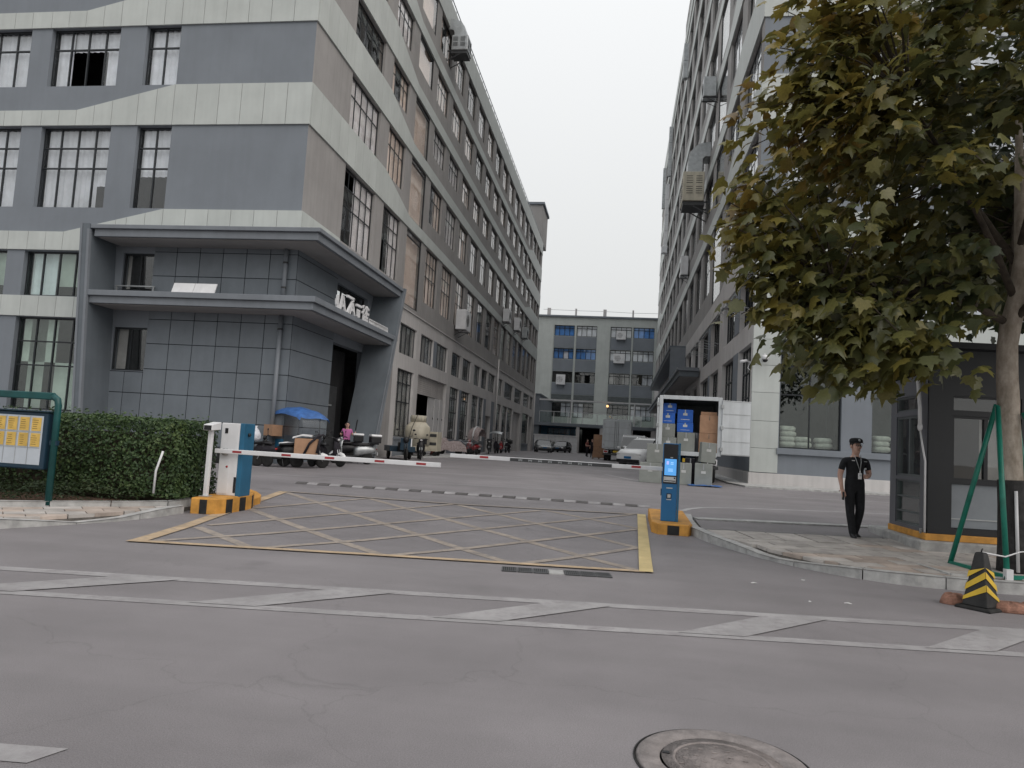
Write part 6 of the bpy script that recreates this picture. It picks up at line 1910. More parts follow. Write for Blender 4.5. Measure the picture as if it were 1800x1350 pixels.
# low cart by the entrance, dark three-wheeler further on
ct = thing("hand_cart", "low grey box cart standing by the slanted entrance fin", "cart", at(-10.55, 29.2), R(70))
MB().box(-.55, .55, -.35, .35, .25, .31).build("deck", 'metal_dark', ct)
for x in (-.53, .53):
    MB().box(x - .02, x + .02, -.35, .35, .31, .72).build("end_frame", 'metal_grey', ct)
MB().box(-.55, .55, -.35, .35, .72, .76).build("top_board", 'metal_grey', ct)
for x in (-.4, .4):
    for y in (-.28, .28):
        wheel(ct, (x, y, .12), .12, .05, spokes=3)
dk = thing("cargo_tricycle", "dark flatbed tricycle with white box parked before the cream cooling tower", "tricycle", at(-10.0, 33.2), R(-62))
wheel(dk, (.9, 0, .27), .27, .10); wheel(dk, (-.7, -.5, .25), .25, .11); wheel(dk, (-.7, .5, .25), .25, .11)
MB().box(-1.4, .1, -.6, .6, .36, .62).build("cargo_bed", 'navy', dk, bevel=.02)
MB().box(.1, .45, -.25, .25, .4, .8).build("seat_box", 'black', dk, bevel=.04)
MB().tube([(.9, .06, .27), (.72, .04, 1.0)], .025, n=6).tube([(.9, -.06, .27), (.72, -.04, 1.0)], .025, n=6).tube([(.5, -.36, 1.12), (.68, 0, 1.02), (.5, .36, 1.12)], .016, n=6).build("fork", 'metal_dark', dk)
MB().ball((.8, 0, .92), (.1, .14, .14)).build("headlamp_cowl", 'black', dk)
MB().loft([[(.72, -.24, z0), (.8, 0, z0), (.72, .24, z0)] for z0 in (.45, .75, 1.0)], closed=False).build("front_shield", 'navy', dk)
for s in (-1, 1):
    MB().tube([(.55, s * .3, 1.12), (.55, s * .36, 1.34)], .008, n=5).ball((.55, s * .38, 1.38), (.02, .07, .05)).build("mirror", 'black', dk)
tag(put("white_crate", MB().box(-.3, .3, -.22, .22, 0, .36).mesh("white_crate", 'metal_white'), None, at(-9.75, 32.9, .63), R(-62)), "white box sitting on the dark flatbed tricycle", "box")
scooter("black motorbike half behind the dark flatbed tricycle", at(-9.6, 34.8), R(-70), 'black')

# cooling tower and neighbours
tw_ = thing("cooling_tower", "round cream cooling tower standing by the loading gate", "cooling tower", at(-10.75, 38.3))
MB().lathe([(.62, .62), (.66, .60), (.66, 1.55), (.60, 1.62), (.40, 1.84), (.38, 1.86)], n=28).build("shell", 'cream', tw_)
MB().lathe([(.36, 1.84), (.42, 1.84), (.42, 2.16), (.38, 2.18), (.36, 2.14)], n=28, caps=False).build("fan_ring", 'cream', tw_)
m = MB()
for k in range(14):
    a = 2 * math.pi * k / 14
    m.tube([(.42 * math.cos(a), .42 * math.sin(a), 1.9), (.46 * math.cos(a), .46 * math.sin(a), 2.2)], .01, n=4)
m.build("guard_bars", 'metal_grey', tw_)
MB().lathe([(.50, .30), (.58, .30), (.62, .60), (.50, .60)], n=24).build("basin", 'cream', tw_)
for k in range(4):
    a = math.pi / 4 + k * math.pi / 2
    MB().box(.45 * math.cos(a) - .04, .45 * math.cos(a) + .04, .45 * math.sin(a) - .04, .45 * math.sin(a) + .04, 0, .31).build("leg", 'metal_dark', tw_)
MB().box(.35, .62, -.62, -.30, .66, .96).build("air_inlet", 'dark', tw_)
MB().tube([(.1, -.5, 2.25), (-.12, -.72, 1.5), (-.3, -.74, .7)], .015, n=6).build("hose", 'black', tw_)
cr = thing("cream_equipment_box", "cream slatted equipment housing right of the cooling tower", "equipment box", at(-10.55, 40.2))
MB().box(-.55, .55, -.5, .5, .28, 1.35).build("housing", 'cream', cr, bevel=.02)
for k in range(4):
    MB().box(-.50, .50, -.515, -.5, .38 + k * .23, .54 + k * .23).build("slat", 'metal_dark' if k % 2 else 'cream', cr)
for x in (-.4, .4):
    wheel(cr, (x, -.35, .13), .13, .06, spokes=3); wheel(cr, (x, .35, .13), .13, .06, spokes=3)
rc = thing("traffic_cone", "small faded red cone slumped by the loading gate", "traffic cone", at(-10.7, 41.6))
MB().lathe([(.24, 0), (.24, .03), (.16, .04)], n=16).build("base_plate", 'rubber', rc)
MB().lathe([(.17, .04), (.05, .5), (.03, .52)], n=16).build("body", 'cone_red', rc)
structure("loading_ramp", MB().ext([(-11.4, 36.6, g(36.6) - .05), (-11.4, 47.2, g(47) - .05), (-9.5, 47.6, g(47) - .05), (-8.9, 40.0, g(40) - .05), (-9.8, 36.4, g(36) - .05)], (0, 0, .09)), 'kerb')

# covered scooters in a row further up the yard
def quilt(label, loc, rz, L, W, Hh, mname='quilt'):
    t = thing("covered_scooter", label, "scooter", loc, rz, "scooters under covers further up the yard")
    wheel(t, (.62, 0, .22), .22, .09, spokes=5); wheel(t, (-.6, 0, .22), .22, .1, spokes=5)
    rings = []
    for i, (x, h) in enumerate(((-.95, .62), (-.6, .82), (-.2, .84), (.15, .78), (.42, 1.04), (.62, 1.0), (.85, .62))):
        rings.append([(x * L, y * W + .02 * math.sin(7 * x + 9 * y), max(.18, h * Hh * (1 - .72 * (abs(y) / .4) ** 2.2)) + .02 * math.sin(5 * y + i)) for y in (-.4, -.34, -.2, -.07, .07, .2, .34, .4)])
    MB().loft(rings, closed=False).build("cover", mname, t)
    MB().tube([(.3, -.33, 1.0 * Hh), (.42, 0, 1.04 * Hh), (.3, .33, 1.0 * Hh)], .018, n=6).build("handlebar", 'black', t)
    return t
quilt("scooter under a patterned dark quilt, nearest of the covered row", at(-10.5, 45.2), R(-140), 1, 1, 1.05)
quilt("scooter under a pale quilt second in the covered row", at(-10.1, 47.4), R(-120), 1, 1, 1.0, 'film')
scooter("black scooter with red panels between the covered scooters", at(-9.9, 49.0), R(-110), 'red')
hs = thing("hooded_scooter", "scooter with a high arched rain hood in the covered row", "scooter", at(-10.3, 52.5), R(-100), "scooters under covers further up the yard")
wheel(hs, (.62, 0, .22), .22, .09); wheel(hs, (-.6, 0, .22), .22, .1)
MB().loft([[(x, w * math.cos(a), zc + h * math.sin(a)) for a in [2 * math.pi * k / 10 for k in range(10)]] for x, w, zc, h in ((-.9, .1, .55, .1), (-.4, .2, .55, .25), (.1, .2, .45, .2), (.5, .2, .55, .35))]).build("body", 'quilt', hs)
MB().loft([[(x, y, z - .12 * (abs(y) / .4) ** 2) for y in (-.42, -.25, 0, .25, .42)] for x, z in ((.75, .95), (.82, 1.35), (.62, 1.72), (.2, 1.92), (-.3, 1.9), (-.75, 1.6), (-.85, 1.3))], closed=False).build("rain_hood", 'quilt', hs)
MB().tube([(.75, 0, .95), (.84, 0, 1.35), (.63, 0, 1.74), (.2, 0, 1.94), (-.3, 0, 1.92), (-.75, 0, 1.62)], .05, n=6).build("hood_edge", 'metal_white', hs)
scooter("dark motorbike beyond the hooded scooter", at(-9.9, 55.5), R(-80), 'black', topbox='black')
hs2 = thing("hooded_scooter", "scooter with a flat grey sunshade roof on one pole", "scooter", at(-9.9, 59.0), R(-90), "scooters under covers further up the yard")
wheel(hs2, (.62, 0, .22), .22, .09); wheel(hs2, (-.6, 0, .22), .22, .1)
MB().loft([[(x, w * math.cos(a), zc + h * math.sin(a)) for a in [2 * math.pi * k / 10 for k in range(10)]] for x, w, zc, h in ((-.9, .1, .55, .1), (-.4, .2, .55, .25), (.1, .2, .45, .2), (.5, .2, .6, .4))]).build("body", 'cloth_dark', hs2)
MB().tube([(.45, 0, .8), (.5, 0, 1.75)], .025, n=6).tube([(-.7, 0, .6), (-.7, 0, 1.7)], .02, n=6).build("roof_pole", 'metal_white', hs2)
MB().loft([[(x, y, z - .06 * (abs(y) / .4) ** 2) for y in (-.5, -.25, 0, .25, .5)] for x, z in ((.9, 1.62), (.7, 1.76), (.2, 1.80), (-.4, 1.78), (-.95, 1.66))], closed=False).build("sunshade", 'metal_grey', hs2)
scooter("red scooter farther along the left factory wall", at(-10.1, 62.5), R(-85), 'red', basket=True)
scooter("dark scooter last in the row by the left factory", at(-10.0, 65.5), R(-95), 'cloth_dark', topbox='black')

def car(label, cat, loc, rz, L, W, H, paint, prof, cabin, wr=.33, wb=(.31, .83), group=None, name="parked_car", plate=True):
    """prof: (x fraction, bottom z, shoulder z) from nose to tail; cabin: (x fraction, z, half-width share) of the glasshouse"""
    t = thing(name, label, cat, loc, rz, group)
    X = lambda f: L / 2 - f * L
    def ring(f, z0, z1, ws=1.0):
        w = W / 2 * ws
        return [(X(f), s * w * q, z0 + (z1 - z0) * k) for s, q, k in ((-1, .86, 0), (-1, .98, .18), (-1, 1.0, .55), (-1, .95, .88), (-1, .80, 1.0), (1, .80, 1.0), (1, .95, .88), (1, 1.0, .55), (1, .98, .18), (1, .86, 0))]
    MB().loft([ring(*p) for p in prof]).build("body", paint, t)
    def cr(f, z, k, zb):
        w = W / 2 * k
        return [(X(f), -W / 2 * .90, zb), (X(f), -w, z), (X(f), w, z), (X(f), W / 2 * .90, zb)]
    zb = lambda f: lerp(f, [p[0] for p in prof], [p[2] for p in prof]) - .04
    MB().loft([cr(f, z, k, zb(f)) for f, z, k in cabin], smooth=False).build("glasshouse", 'car_glass', t)
    rf = [c for c in cabin if c[1] > H * .93]
    MB().loft([[(X(f), -W / 2 * k * 1.01, z - .02), (X(f), -W / 2 * k * .7, z + .022), (X(f), W / 2 * k * .7, z + .022), (X(f), W / 2 * k * 1.01, z - .02)] for f, z, k in rf], smooth=False).build("roof", paint, t)
    for s in (-1, 1):
        m = MB()
        for f, z, k in cabin[1:-1]:
            pass
        a, b = cabin[0], rf[0]; c, d = rf[-1], cabin[-1]
        m.bar((X(a[0]), s * W / 2 * .88, zb(a[0])), (X(b[0]), s * W / 2 * b[2] * 1.0, b[1]), .07)
        m.bar((X(d[0]), s * W / 2 * .88, zb(d[0])), (X(c[0]), s * W / 2 * c[2] * 1.0, c[1]), .10)
        fm = (rf[0][0] + rf[-1][0]) / 2 - .03
        m.bar((X(fm), s * W / 2 * .91, zb(fm)), (X(fm + .01), s * W / 2 * rf[0][2] * 1.01, H - .02), .07)
        m.build("pillar", paint, t)
        MB().ball((X(a[0] + .07), s * (W / 2 + .09), zb(a[0]) + .10), (.07, .11, .075)).build("wing_mirror", paint, t)
        for k, f in enumerate((.52, .71)):
            MB().box(X(f) - .08, X(f) + .08, s * W / 2 * .985 - .015, s * W / 2 * .985 + .015, zb(f) - .14, zb(f) - .11).build("door_handle", paint, t)
        for f in wb:
            wheel(t, (X(f - .12), s * (W / 2 - .10), wr), wr, .20, spokes=5)
            m = MB()
            arc = [(X(f - .12) + (wr + .05) * math.cos(a), s * (W / 2 + .002), wr + (wr + .05) * math.sin(a)) for a in [math.pi * k / 8 for k in range(9)]]
            m.tube(arc, .03, n=5).build("wheel_arch", 'black', t)
        MB().ball((X(.015), s * W * .33, prof[1][2] - .12), (.08, .20, .075)).build("headlight", 'lamp_clear', t)
        MB().ball((X(.985), s * W * .36, prof[-2][2] - .12), (.06, .17, .08)).build("tail_light", 'lamp_red', t)
    MB().box(X(0) - .02, X(0) + .035, -W * .40, W * .40, .28, .46).build("front_bumper", 'black', t, bevel=.02)
    MB().box(X(1) - .035, X(1) + .02, -W * .40, W * .40, .28, .46).build("rear_bumper", 'black', t, bevel=.02)
    for e, sg in ((0, 1), (1, -1)):
        MB().box(X(e) + sg * .03 - .01, X(e) + sg * .03 + .012, -.22, .22, .50, .62).build("number_plate", 'metal_white' if e else 'blue_cab', t)
    return t
SED = [(0, .30, .62, .80), (.03, .22, .70, .92), (.12, .20, .80, 1), (.30, .18, .92, 1), (.60, .18, .96, 1), (.85, .20, .98, 1), (.97, .26, .94, .92), (1, .34, .80, .84)]
SEDC = [(.27, .90, .86), (.42, 1.38, .70), (.52, 1.44, .68), (.68, 1.43, .68), (.78, 1.34, .70), (.90, .97, .84)]
SUV = [(0, .36, .78, .80), (.03, .28, .86, .92), (.10, .24, .98, 1), (.26, .22, 1.08, 1), (.60, .22, 1.12, 1), (.90, .24, 1.14, 1), (.98, .32, 1.10, .94), (1, .40, .92, .86)]
SUVC = [(.22, 1.04, .88), (.38, 1.58, .76), (.50, 1.70, .74), (.75, 1.70, .74), (.88, 1.62, .74), (.965, 1.12, .84)]
VAN = [(0, .34, .86, .88), (.03, .28, 1.0, .96), (.08, .24, 1.12, 1), (.2, .22, 1.2, 1), (.6, .22, 1.22, 1), (.97, .24, 1.22, 1), (1, .34, 1.15, .96)]
VANC = [(.03, 1.1, .9), (.16, 1.78, .82), (.24, 1.92, .80), (.7, 1.94, .80), (.96, 1.90, .82), (.99, 1.2, .9)]
car("white hatchback parked facing the camera left of the grey cartons", "car", at(1.55, 43.0), R(-122), 4.3, 1.8, 1.72, 'car_white', SUV, SUVC, wr=.34)
car("white van behind the white hatchback", "van", at(.95, 51.5), R(-95), 4.5, 1.7, 1.94, 'car_white', VAN, VANC, name="parked_van", wb=(.29, .88))
car("dark grey saloon parked nose out at the left end of the yard", "car", at(-8.95, 85.8), R(-78), 4.7, 1.82, 1.44, 'car_grey', SED, SEDC)
car("dark saloon at the far hoarding right of the grey one", "car", at(-7.5, 95.5), R(-100), 4.6, 1.8, 1.44, 'car_dark', SED, SEDC)

def box_truck(label, loc, rz, Lb, Wb, zf, zt, open_door):
    """box truck seen from behind: local +x is forward, the tailgate at x = 0"""
    t = thing("box_truck", label, "truck", loc, rz)
    w = Wb / 2; th = .06
    m = MB()
    m.box(.0, Lb, -w, -w + th, zf, zt).box(.0, Lb, w - th, w, zf, zt).box(.0, Lb, -w + th, w - th, zt - th, zt).box(0, Lb, -w + th, w - th, zf, zf + .10).box(Lb - th, Lb, -w + th, w - th, zf + .1, zt - th)
    m.build("cargo_box", 'truck_box', t)
    fr = MB()
    fr.box(-.05, .005, -w - .02, -w + .12, zf - .02, zt + .02).box(-.05, .005, w - .12, w + .02, zf - .02, zt + .02).box(-.05, .005, -w + .12, w - .12, zt - .12, zt + .03).box(-.05, .005, -w + .12, w - .12, zf - .06, zf + .10)
    fr.build("rear_frame", 'truck_box', t, bevel=.012)
    m = MB()
    for k in range(int(Lb / .45)):
        m.box(.2 + k * .45, .25 + k * .45, -w - .015, -w + .002, zf + .05, zt - .05).box(.2 + k * .45, .25 + k * .45, w - .002, w + .015, zf + .05, zt - .05)
    m.build("side_rib", 'truck_box', t)
    def door(y0, y1, ang, hy, sgn):
        d = bpy.data.objects.new("rear_door", None)
        q = MB(); n = 4; L = abs(y1 - y0)
        q.box(-.03, .03, 0, sgn * L, 0, zt - zf - .12) if sgn > 0 else q.box(-.03, .03, -L, 0, 0, zt - zf - .12)
        o = q.build("rear_door", 'truck_box', t, bevel=.01)
        o.location = (-.06, hy, zf + .04); o.rotation_euler = (0, 0, ang)
        hh = (zt - zf - .12) / n
        for i in range(n + 1):
            z = min(max(i * hh, .03), n * hh - .03)
            MB().box(-.036, .036, min(0, sgn * L) + .02, max(0, sgn * L) - .02, z - .016, z + .016).build("door_rib", 'metal_grey', o)
        MB().box(-.045, -.03, sgn * L * .86 - .015, sgn * L * .86 + .015, .05, n * hh - .05).build("lock_bar", 'metal_dark', o)
        for i in range(3):
            MB().box(-.05, .05, -.05, .05, .15 + i * .8, .28 + i * .8).build("hinge", 'metal_grey', o)
        return o
    if open_door:
        # this side (towards the building) swung well open, the other folded along the flank
        door(0, Wb / 2, R(-168), -w, 1) if False else None
        o = door(0, Wb / 2 - .05, R(196), -w - .02, 1)
        o2 = door(0, Wb / 2 - .05, R(-88), w + .06, 1)
        o2.rotation_euler = (0, 0, R(-88) + 0)
    else:
        door(0, Wb / 2 - .13, 0, -w + .12, 1)
        door(0, Wb / 2 - .13, 0, w - .12, -1)
    MB().box(.1, Lb + 2.2, -.42, -.30, zf - .32, zf - .08).box(.1, Lb + 2.2, .30, .42, zf - .32, zf - .08).build("chassis", 'metal_dark', t)
    for x in (1.5, Lb + 1.4):
        for s in (-1, 1):
            wheel(t, (x, s * (w - .22), .42), .42, .26, spokes=6)
            if x < 2: wheel(t, (x, s * (w - .52), .42), .42, .2, spokes=6)
    MB().box(-.08, .0, -w + .05, w - .05, zf - .52, zf - .40).build("rear_bumper", 'metal_dark', t, bevel=.01)
    for s in (-1, 1):
        MB().box(-.10, -.02, s * (w - .28) - .18, s * (w - .28) + .18, zf - .36, zf - .14).build("lamp_panel", 'metal_white', t)
        MB().box(-.115, -.10, s * (w - .28) - .14, s * (w - .28) + .14, zf - .32, zf - .18).build("tail_light", 'lamp_red' if not open_door else 'black', t)
        MB().box(.95, .97, s * (w - .40) - .22, s * (w - .40) + .22, .12, zf - .2).build("mud_flap", 'rubber', t)
    MB().box(-.03, -.015, -.22, .22, zf - .30, zf - .16).build("number_plate", 'cone_yellow', t)
    c = MB()
    c.loft([[(x, -w * .94, z0), (x, w * .94, z0), (x, w * .9, z1), (x, -w * .9, z1)] for x, z0, z1 in ((Lb + .15, .55, 2.35), (Lb + 1.2, .5, 2.4), (Lb + 1.75, .5, 1.5), (Lb + 1.9, .5, 1.2))], smooth=False)
    c.build("cab", 'blue_cab' if open_door else 'car_white', t, bevel=.05)
    MB().loft([[(x, -w * .8, z0), (x, w * .8, z0), (x, w * .8, z0 + .02), (x, -w * .8, z0 + .02)] for x, z0 in ((Lb + 1.30, 2.22), (Lb + 1.76, 1.55))], smooth=False).build("windscreen", 'car_glass', t)
    return t
TX, TY, TR = 2.55, 28.6, R(86)
tg = g(28.6)
bx_truck = box_truck("white box truck with open rear doors full of cartons beside the right factory", (TX, TY, tg), TR, 4.6, 2.28, 1.08, 3.25, True)
box_truck("pale closed box truck parked at the far right of the yard", (-.35, 57.0, g(57)), R(88), 4.8, 2.1, .95, 3.15, False)

def carton(label, loc, size, mname, rz=0.0, group=None, tape=True, name="carton"):
    x, y, z = size
    t = thing(name, label, "box", loc, rz, group)
    MB().box(-x / 2, x / 2, -y / 2, y / 2, 0, z).build("body", mname, t, bevel=.012)
    MB().box(-x / 2 - .002, x / 2 + .002, -.025, .025, z - .02, z + .003).build("lid_seam", 'metal_grey' if mname != 'carton' else 'timber', t)
    MB().box(-.022, .022, -y / 2 - .003, -y / 2 - .0005, z * .72, z - .004).build("packing_tape", 'timber' if mname == 'carton' else 'metal_grey', t)
    if mname == 'crate_blue':
        MB().box(-x * .28, x * .28, -y / 2 - .003, -y / 2 - .0005, z * .22, z * .26).build("printed_line", 'tape', t)
    if tape:
        MB().box(-.08, .08, -y / 2 - .004, -y / 2 - .001, z * .55, z * .55 + .09).build("paper_label", 'tape', t)
    return t
cg = "cartons loaded in the open truck"
ca, sa = math.cos(TR), math.sin(TR)
def tp(fx, ly, z): return (TX + fx * ca - ly * sa, TY + fx * sa + ly * ca, tg + z)
zf = 1.185
# ly > 0 is the left side of the load as seen from behind
rzb = TR - R(90)
carton("grey carton at the left bottom of the truck load", tp(.5, .78, zf), (.62, .6, .50), 'carton_grey', rzb, cg)
carton("grey carton above the left bottom one in the truck load", tp(.55, .82, zf + .505), (.56, .6, .52), 'carton_grey', rzb, cg)
carton("blue carton on the left grey stack in the truck load", tp(.55, .83, zf + 1.03), (.54, .6, .40), 'crate_blue', rzb, cg)
carton("topmost tilted blue carton at the left of the truck load", tp(.6, .80, zf + 1.435), (.50, .6, .38), 'crate_blue', rzb + R(7), cg)
carton("wide grey carton at the middle bottom of the truck load", tp(.55, .12, zf), (.66, .6, .72), 'carton_grey', rzb, cg)
carton("lower blue carton in the middle of the truck load", tp(.55, .17, zf + .725), (.60, .6, .36), 'crate_blue', rzb, cg)
carton("upper blue carton with pale print in the middle of the truck load", tp(.55, .18, zf + 1.09), (.58, .6, .50), 'crate_blue', rzb, cg)
carton("dark grey carton tucked between the blue and brown stacks", tp(.95, -.28, zf), (.36, .5, .74), 'wall_grey', rzb, cg, tape=False)
carton("lower tall brown carton at the right of the truck load", tp(.5, -.72, zf), (.72, .7, .72), 'carton', rzb, cg, tape=False)
carton("upper brown carton at the right of the truck load", tp(.5, -.72, zf + .725), (.70, .7, .68), 'carton', rzb, cg, tape=False)
carton("flat brown carton lid on top of the brown stack", tp(.55, -.70, zf + 1.41), (.60, .6, .13), 'carton', rzb, cg, tape=False)
gg = "grey cartons unloaded on the ground behind the truck"
carton("bottom grey carton of the stack left of the blue kiosk, crossed by the arm", at(1.12, 27.4), (.78, .62, .72), 'carton_grey', R(-6), gg)
carton("upper grey carton of the stack left of the blue kiosk", at(1.32, 27.5, .725), (.72, .6, .68), 'carton_grey', R(-3), gg)
carton("grey carton standing just right of the blue kiosk", at(2.25, 27.35), (.56, .5, .78), 'carton_grey', R(2), gg)
carton("grey carton with label on the blue sheet beside the truck wheel", at(2.98, 27.3), (.60, .5, .80), 'carton_grey', R(-8), gg)
carton("tilted pale grey carton resting on top of the right grey carton", at(3.08, 27.4, .83), (.52, .46, .72), 'carton_grey', R(5), gg).rotation_euler = (0, R(3), R(5))
carton("black flat carton under the grey ones behind the kiosk", at(2.05, 27.9), (.9, .5, .10), 'black', R(0), gg, tape=False)
carton("dark wrapped bundle on the ground behind the kiosk", at(2.55, 27.95), (.34, .4, .95), 'cloth_dark', R(0), gg, tape=False)
m = MB().loft([[(x, y, .02 + .09 * abs(mnoise.noise(Vector((x * 3, y * 3, 2))))) for y in (-.35, -.2, -.05, .1, .25, .35)] for x in (-.55, -.35, -.15, .05, .25, .45, .6)], closed=False)
tag(put("blue_sheet", m.mesh("blue_sheet", 'tarp_blue'), None, at(2.95, 26.95), R(4)), "crumpled blue plastic sheet on the ground by the truck wheel", "sheet")
# stack of cartons on a pallet and two people far up the yard
ps = thing("pallet", "timber pallet under the brown carton stack left of the far truck", "pallet", at(-1.75, 62.0))
for k in range(5): MB().box(-.55, .55, -.5 + k * .22, -.38 + k * .22, .10, .13).build("deck_board", 'timber', ps)
for x in (-.5, 0, .5): MB().box(x - .05, x + .05, -.5, .5, 0, .10).build("bearer", 'timber', ps)
for k in range(4):
    carton(("bottom", "second", "third", "top")[k] + " brown carton of the pallet stack left of the far truck", at(-1.75 + .03 * (k % 2), 62.0, .135 + k * .47), (1.05, .9, .465), 'carton', R(k * 1.5), "cartons stacked on the far pallet", tape=False)
lp = thing("leafy_shrub", "small dark potted shrub against the far white hoarding", "shrub", at(-9.0, 97.6))
MB().lathe([(.25, 0), (.32, .4), (.29, .42)], n=12).build("pot", 'metal_dark', lp)
m = MB(); rng = random.Random(8)
leaf_cards(m, [((rng.gauss(0, .35), rng.gauss(0, .3), .5 + abs(rng.gauss(0.4, .3))), (0, 0, 1)) for k in range(420)], rng, .09)
o = m.build("foliage", 'leaf_low', lp); o['kind'] = 'stuff'

# ------------------------------------------------------------------ people
def person(label, loc, rz, H=1.75, pose=None, top='uniform', bottom='uniform', shoe='black', sleeve=.62, female=False, hairlong=False, fingers=True):
    J = dict(pelvis=(0, 0, .96), spine=(0, 0, 1.12), chest=(0, .0, 1.30), neck=(0, .005, 1.46), neck2=(0, -.010, 1.52), jaw=(0, -.034, 1.565), head=(0, -.024, 1.655), crown=(0, -.012, 1.735),
             hipL=(.085, 0, .92), kneeL=(.095, -.02, .50), ankL=(.095, .015, .09), toeL=(.115, -.13, .035),
             hipR=(-.085, 0, .92), kneeR=(-.095, -.02, .50), ankR=(-.095, .015, .09), toeR=(-.115, -.13, .035),
             shL=(.175, .0, 1.42), elL=(.235, .02, 1.13), wrL=(.235, -.05, .89), haL=(.232, -.075, .81),
             shR=(-.175, .0, 1.42), elR=(-.235, .02, 1.13), wrR=(-.235, -.05, .89), haR=(-.232, -.075, .81))
    if pose: J.update(pose)
    rad = dict(pelvis=(.168, .118), spine=(.158, .115), chest=(.172, .122), neck=(.072, .068), neck2=(.060, .060), jaw=(.070, .080), head=(.084, .100), crown=(.064, .076),
               hip=(.105, .105), knee=(.078, .078), ank=(.056, .060), toe=(.042, .030), sh=(.078, .072), el=(.047, .047), wr=(.029, .029), ha=(.034, .024))
    sc_ = H / 1.775
    names = list(J)
    V = [Vector(J[n]) * sc_ for n in names]
    ix = {n: i for i, n in enumerate(names)}
    E = [("pelvis", "spine"), ("spine", "chest"), ("chest", "neck"), ("neck", "neck2"), ("neck2", "jaw"), ("jaw", "head"), ("head", "crown")]
    for s in "LR":
        E += [("pelvis", "hip" + s), ("hip" + s, "knee" + s), ("knee" + s, "ank" + s), ("ank" + s, "toe" + s), ("chest", "sh" + s), ("sh" + s, "el" + s), ("el" + s, "wr" + s), ("wr" + s, "ha" + s)]
    E = [(ix[a], ix[b]) for a, b in E]
    Rr = [(rad[n] if n in rad else rad[n[:-1]]) for n in names]
    nb = len(V)
    if fingers:
        for s in "LR":
            h, w = Vector(J["ha" + s]), Vector(J["wr" + s])
            d = (h - w).normalized()
            side = d.cross(Vector((0, 1, 0)) if abs(d.y) < .8 else Vector((0, 0, 1))).normalized()
            nrm = d.cross(side)
            for k in range(5):
                o_ = (k - 1.6) * .021
                if k == 4:
                    b0 = w.lerp(h, .35) + side * -.034; d1 = (d * .5 - side * .8 + nrm * .3).normalized(); ln = (.026, .022)
                else:
                    b0 = h + side * o_ + d * .012; d1 = d; ln = ((.038, .034), (.043, .038), (.040, .035), (.030, .026))[k]
                p1 = b0 + d1 * ln[0]; p2 = p1 + (d1 + nrm * .35 * (1 if s == "L" else -1)).normalized() * ln[1]
                i0 = len(V)
                V += [b0 * sc_, p1 * sc_, p2 * sc_]; Rr += [(.011, .011), (.0095, .0095), (.008, .008)]
                E += [(ix["ha" + s] if k < 4 else ix["wr" + s], i0), (i0, i0 + 1), (i0 + 1, i0 + 2)]
    me = bpy.data.meshes.new("person_body"); me.from_pydata(V, E, [])
    tmp = bpy.data.objects.new("person_tmp", me); C.objects.link(tmp)
    sk = tmp.modifiers.new("skin", 'SKIN'); sk.use_smooth_shade = True
    for i, sv in enumerate(me.skin_vertices[0].data):
        sv.radius = (Rr[i][0] * sc_, Rr[i][1] * sc_); sv.use_root = (i == 0)
    ss = tmp.modifiers.new("sub", 'SUBSURF'); ss.levels = 2; ss.render_levels = 2
    bpy.context.view_layer.update()
    dg = bpy.context.evaluated_depsgraph_get()
    me2 = bpy.data.meshes.new_from_object(tmp.evaluated_get(dg))
    bpy.data.objects.remove(tmp)
    me2.name = "body"
    me2.materials.clear()
    for q in ('skin', top, bottom, shoe): me2.materials.append(M[q])
    jj = {n: Vector(J[n]) * sc_ for n in names}
    for p in me2.polygons:
        c = p.center; mi = 1
        if c.z > jj['neck2'].z - .055 * sc_ and abs(c.x - jj['neck'].x) < .14 * sc_ and c.z > 1.455 * sc_: mi = 0
        elif c.z < jj['pelvis'].z + .03 and abs(c.x) < .3 and min((c - jj['ha' + s]).length for s in 'LR') > .16 and min((c - jj['wr' + s]).length for s in 'LR') > .12: mi = 2
        for s in "LR":
            a, b, w_, h_ = jj['sh' + s], jj['el' + s], jj['wr' + s], jj['ha' + s]
            def seg(p0, p1):
                d = p1 - p0; tt = max(0, min(1, (c - p0).dot(d) / d.length_squared)); return (c - p0 - d * tt).length, tt
            d1, t1 = seg(a, b); d2, t2 = seg(b, w_); d3, t3 = seg(w_, h_ + (h_ - w_) * 1.2)
            if min(d2, d3) < .062 * sc_ and min(d2, d3) < d1 + .004: mi = 0
            elif d1 < .062 * sc_ and t1 > sleeve and c.x * (1 if s == 'L' else -1) > .15 * sc_: mi = 0
        if c.z < .115 * sc_: mi = 3
        p.material_index = mi; p.use_smooth = True
    t = put("person", me2, None, loc, rz)
    tag(t, label, "person")
    hd = jj['head']
    m = MB().loft([[hd + Vector((x * sc_, y * sc_, z * sc_)) for x, y, z in ring] for ring in ([(-.008, -.095, .022), (.008, -.095, .022), (0, -.092, .024)], [(-.016, -.108, -.022), (.016, -.108, -.022), (0, -.124, -.018)], [(-.014, -.096, -.034), (.014, -.096, -.034), (0, -.106, -.034)])])
    m.build("nose", 'skin', t)
    for s in (-1, 1):
        MB().ball(hd + Vector((s * .033, -.093, .020)) * sc_, (.013, .009, .008), 8, 6).build("eye", 'hair', t)
        MB().ball(hd + Vector((s * .088, .0, -.005)) * sc_, (.012, .024, .034), 8, 6).build("ear", 'skin', t)
    MB().ball(hd + Vector((0, -.100, -.064)) * sc_, (.024, .010, .007), 8, 6).build("mouth", 'pink' if female else 'brick', t)
    hr = MB()
    hr.ball(hd + Vector((0, .034, .040)) * sc_, (.092 * sc_, .092 * sc_, .092 * sc_), 14, 9)
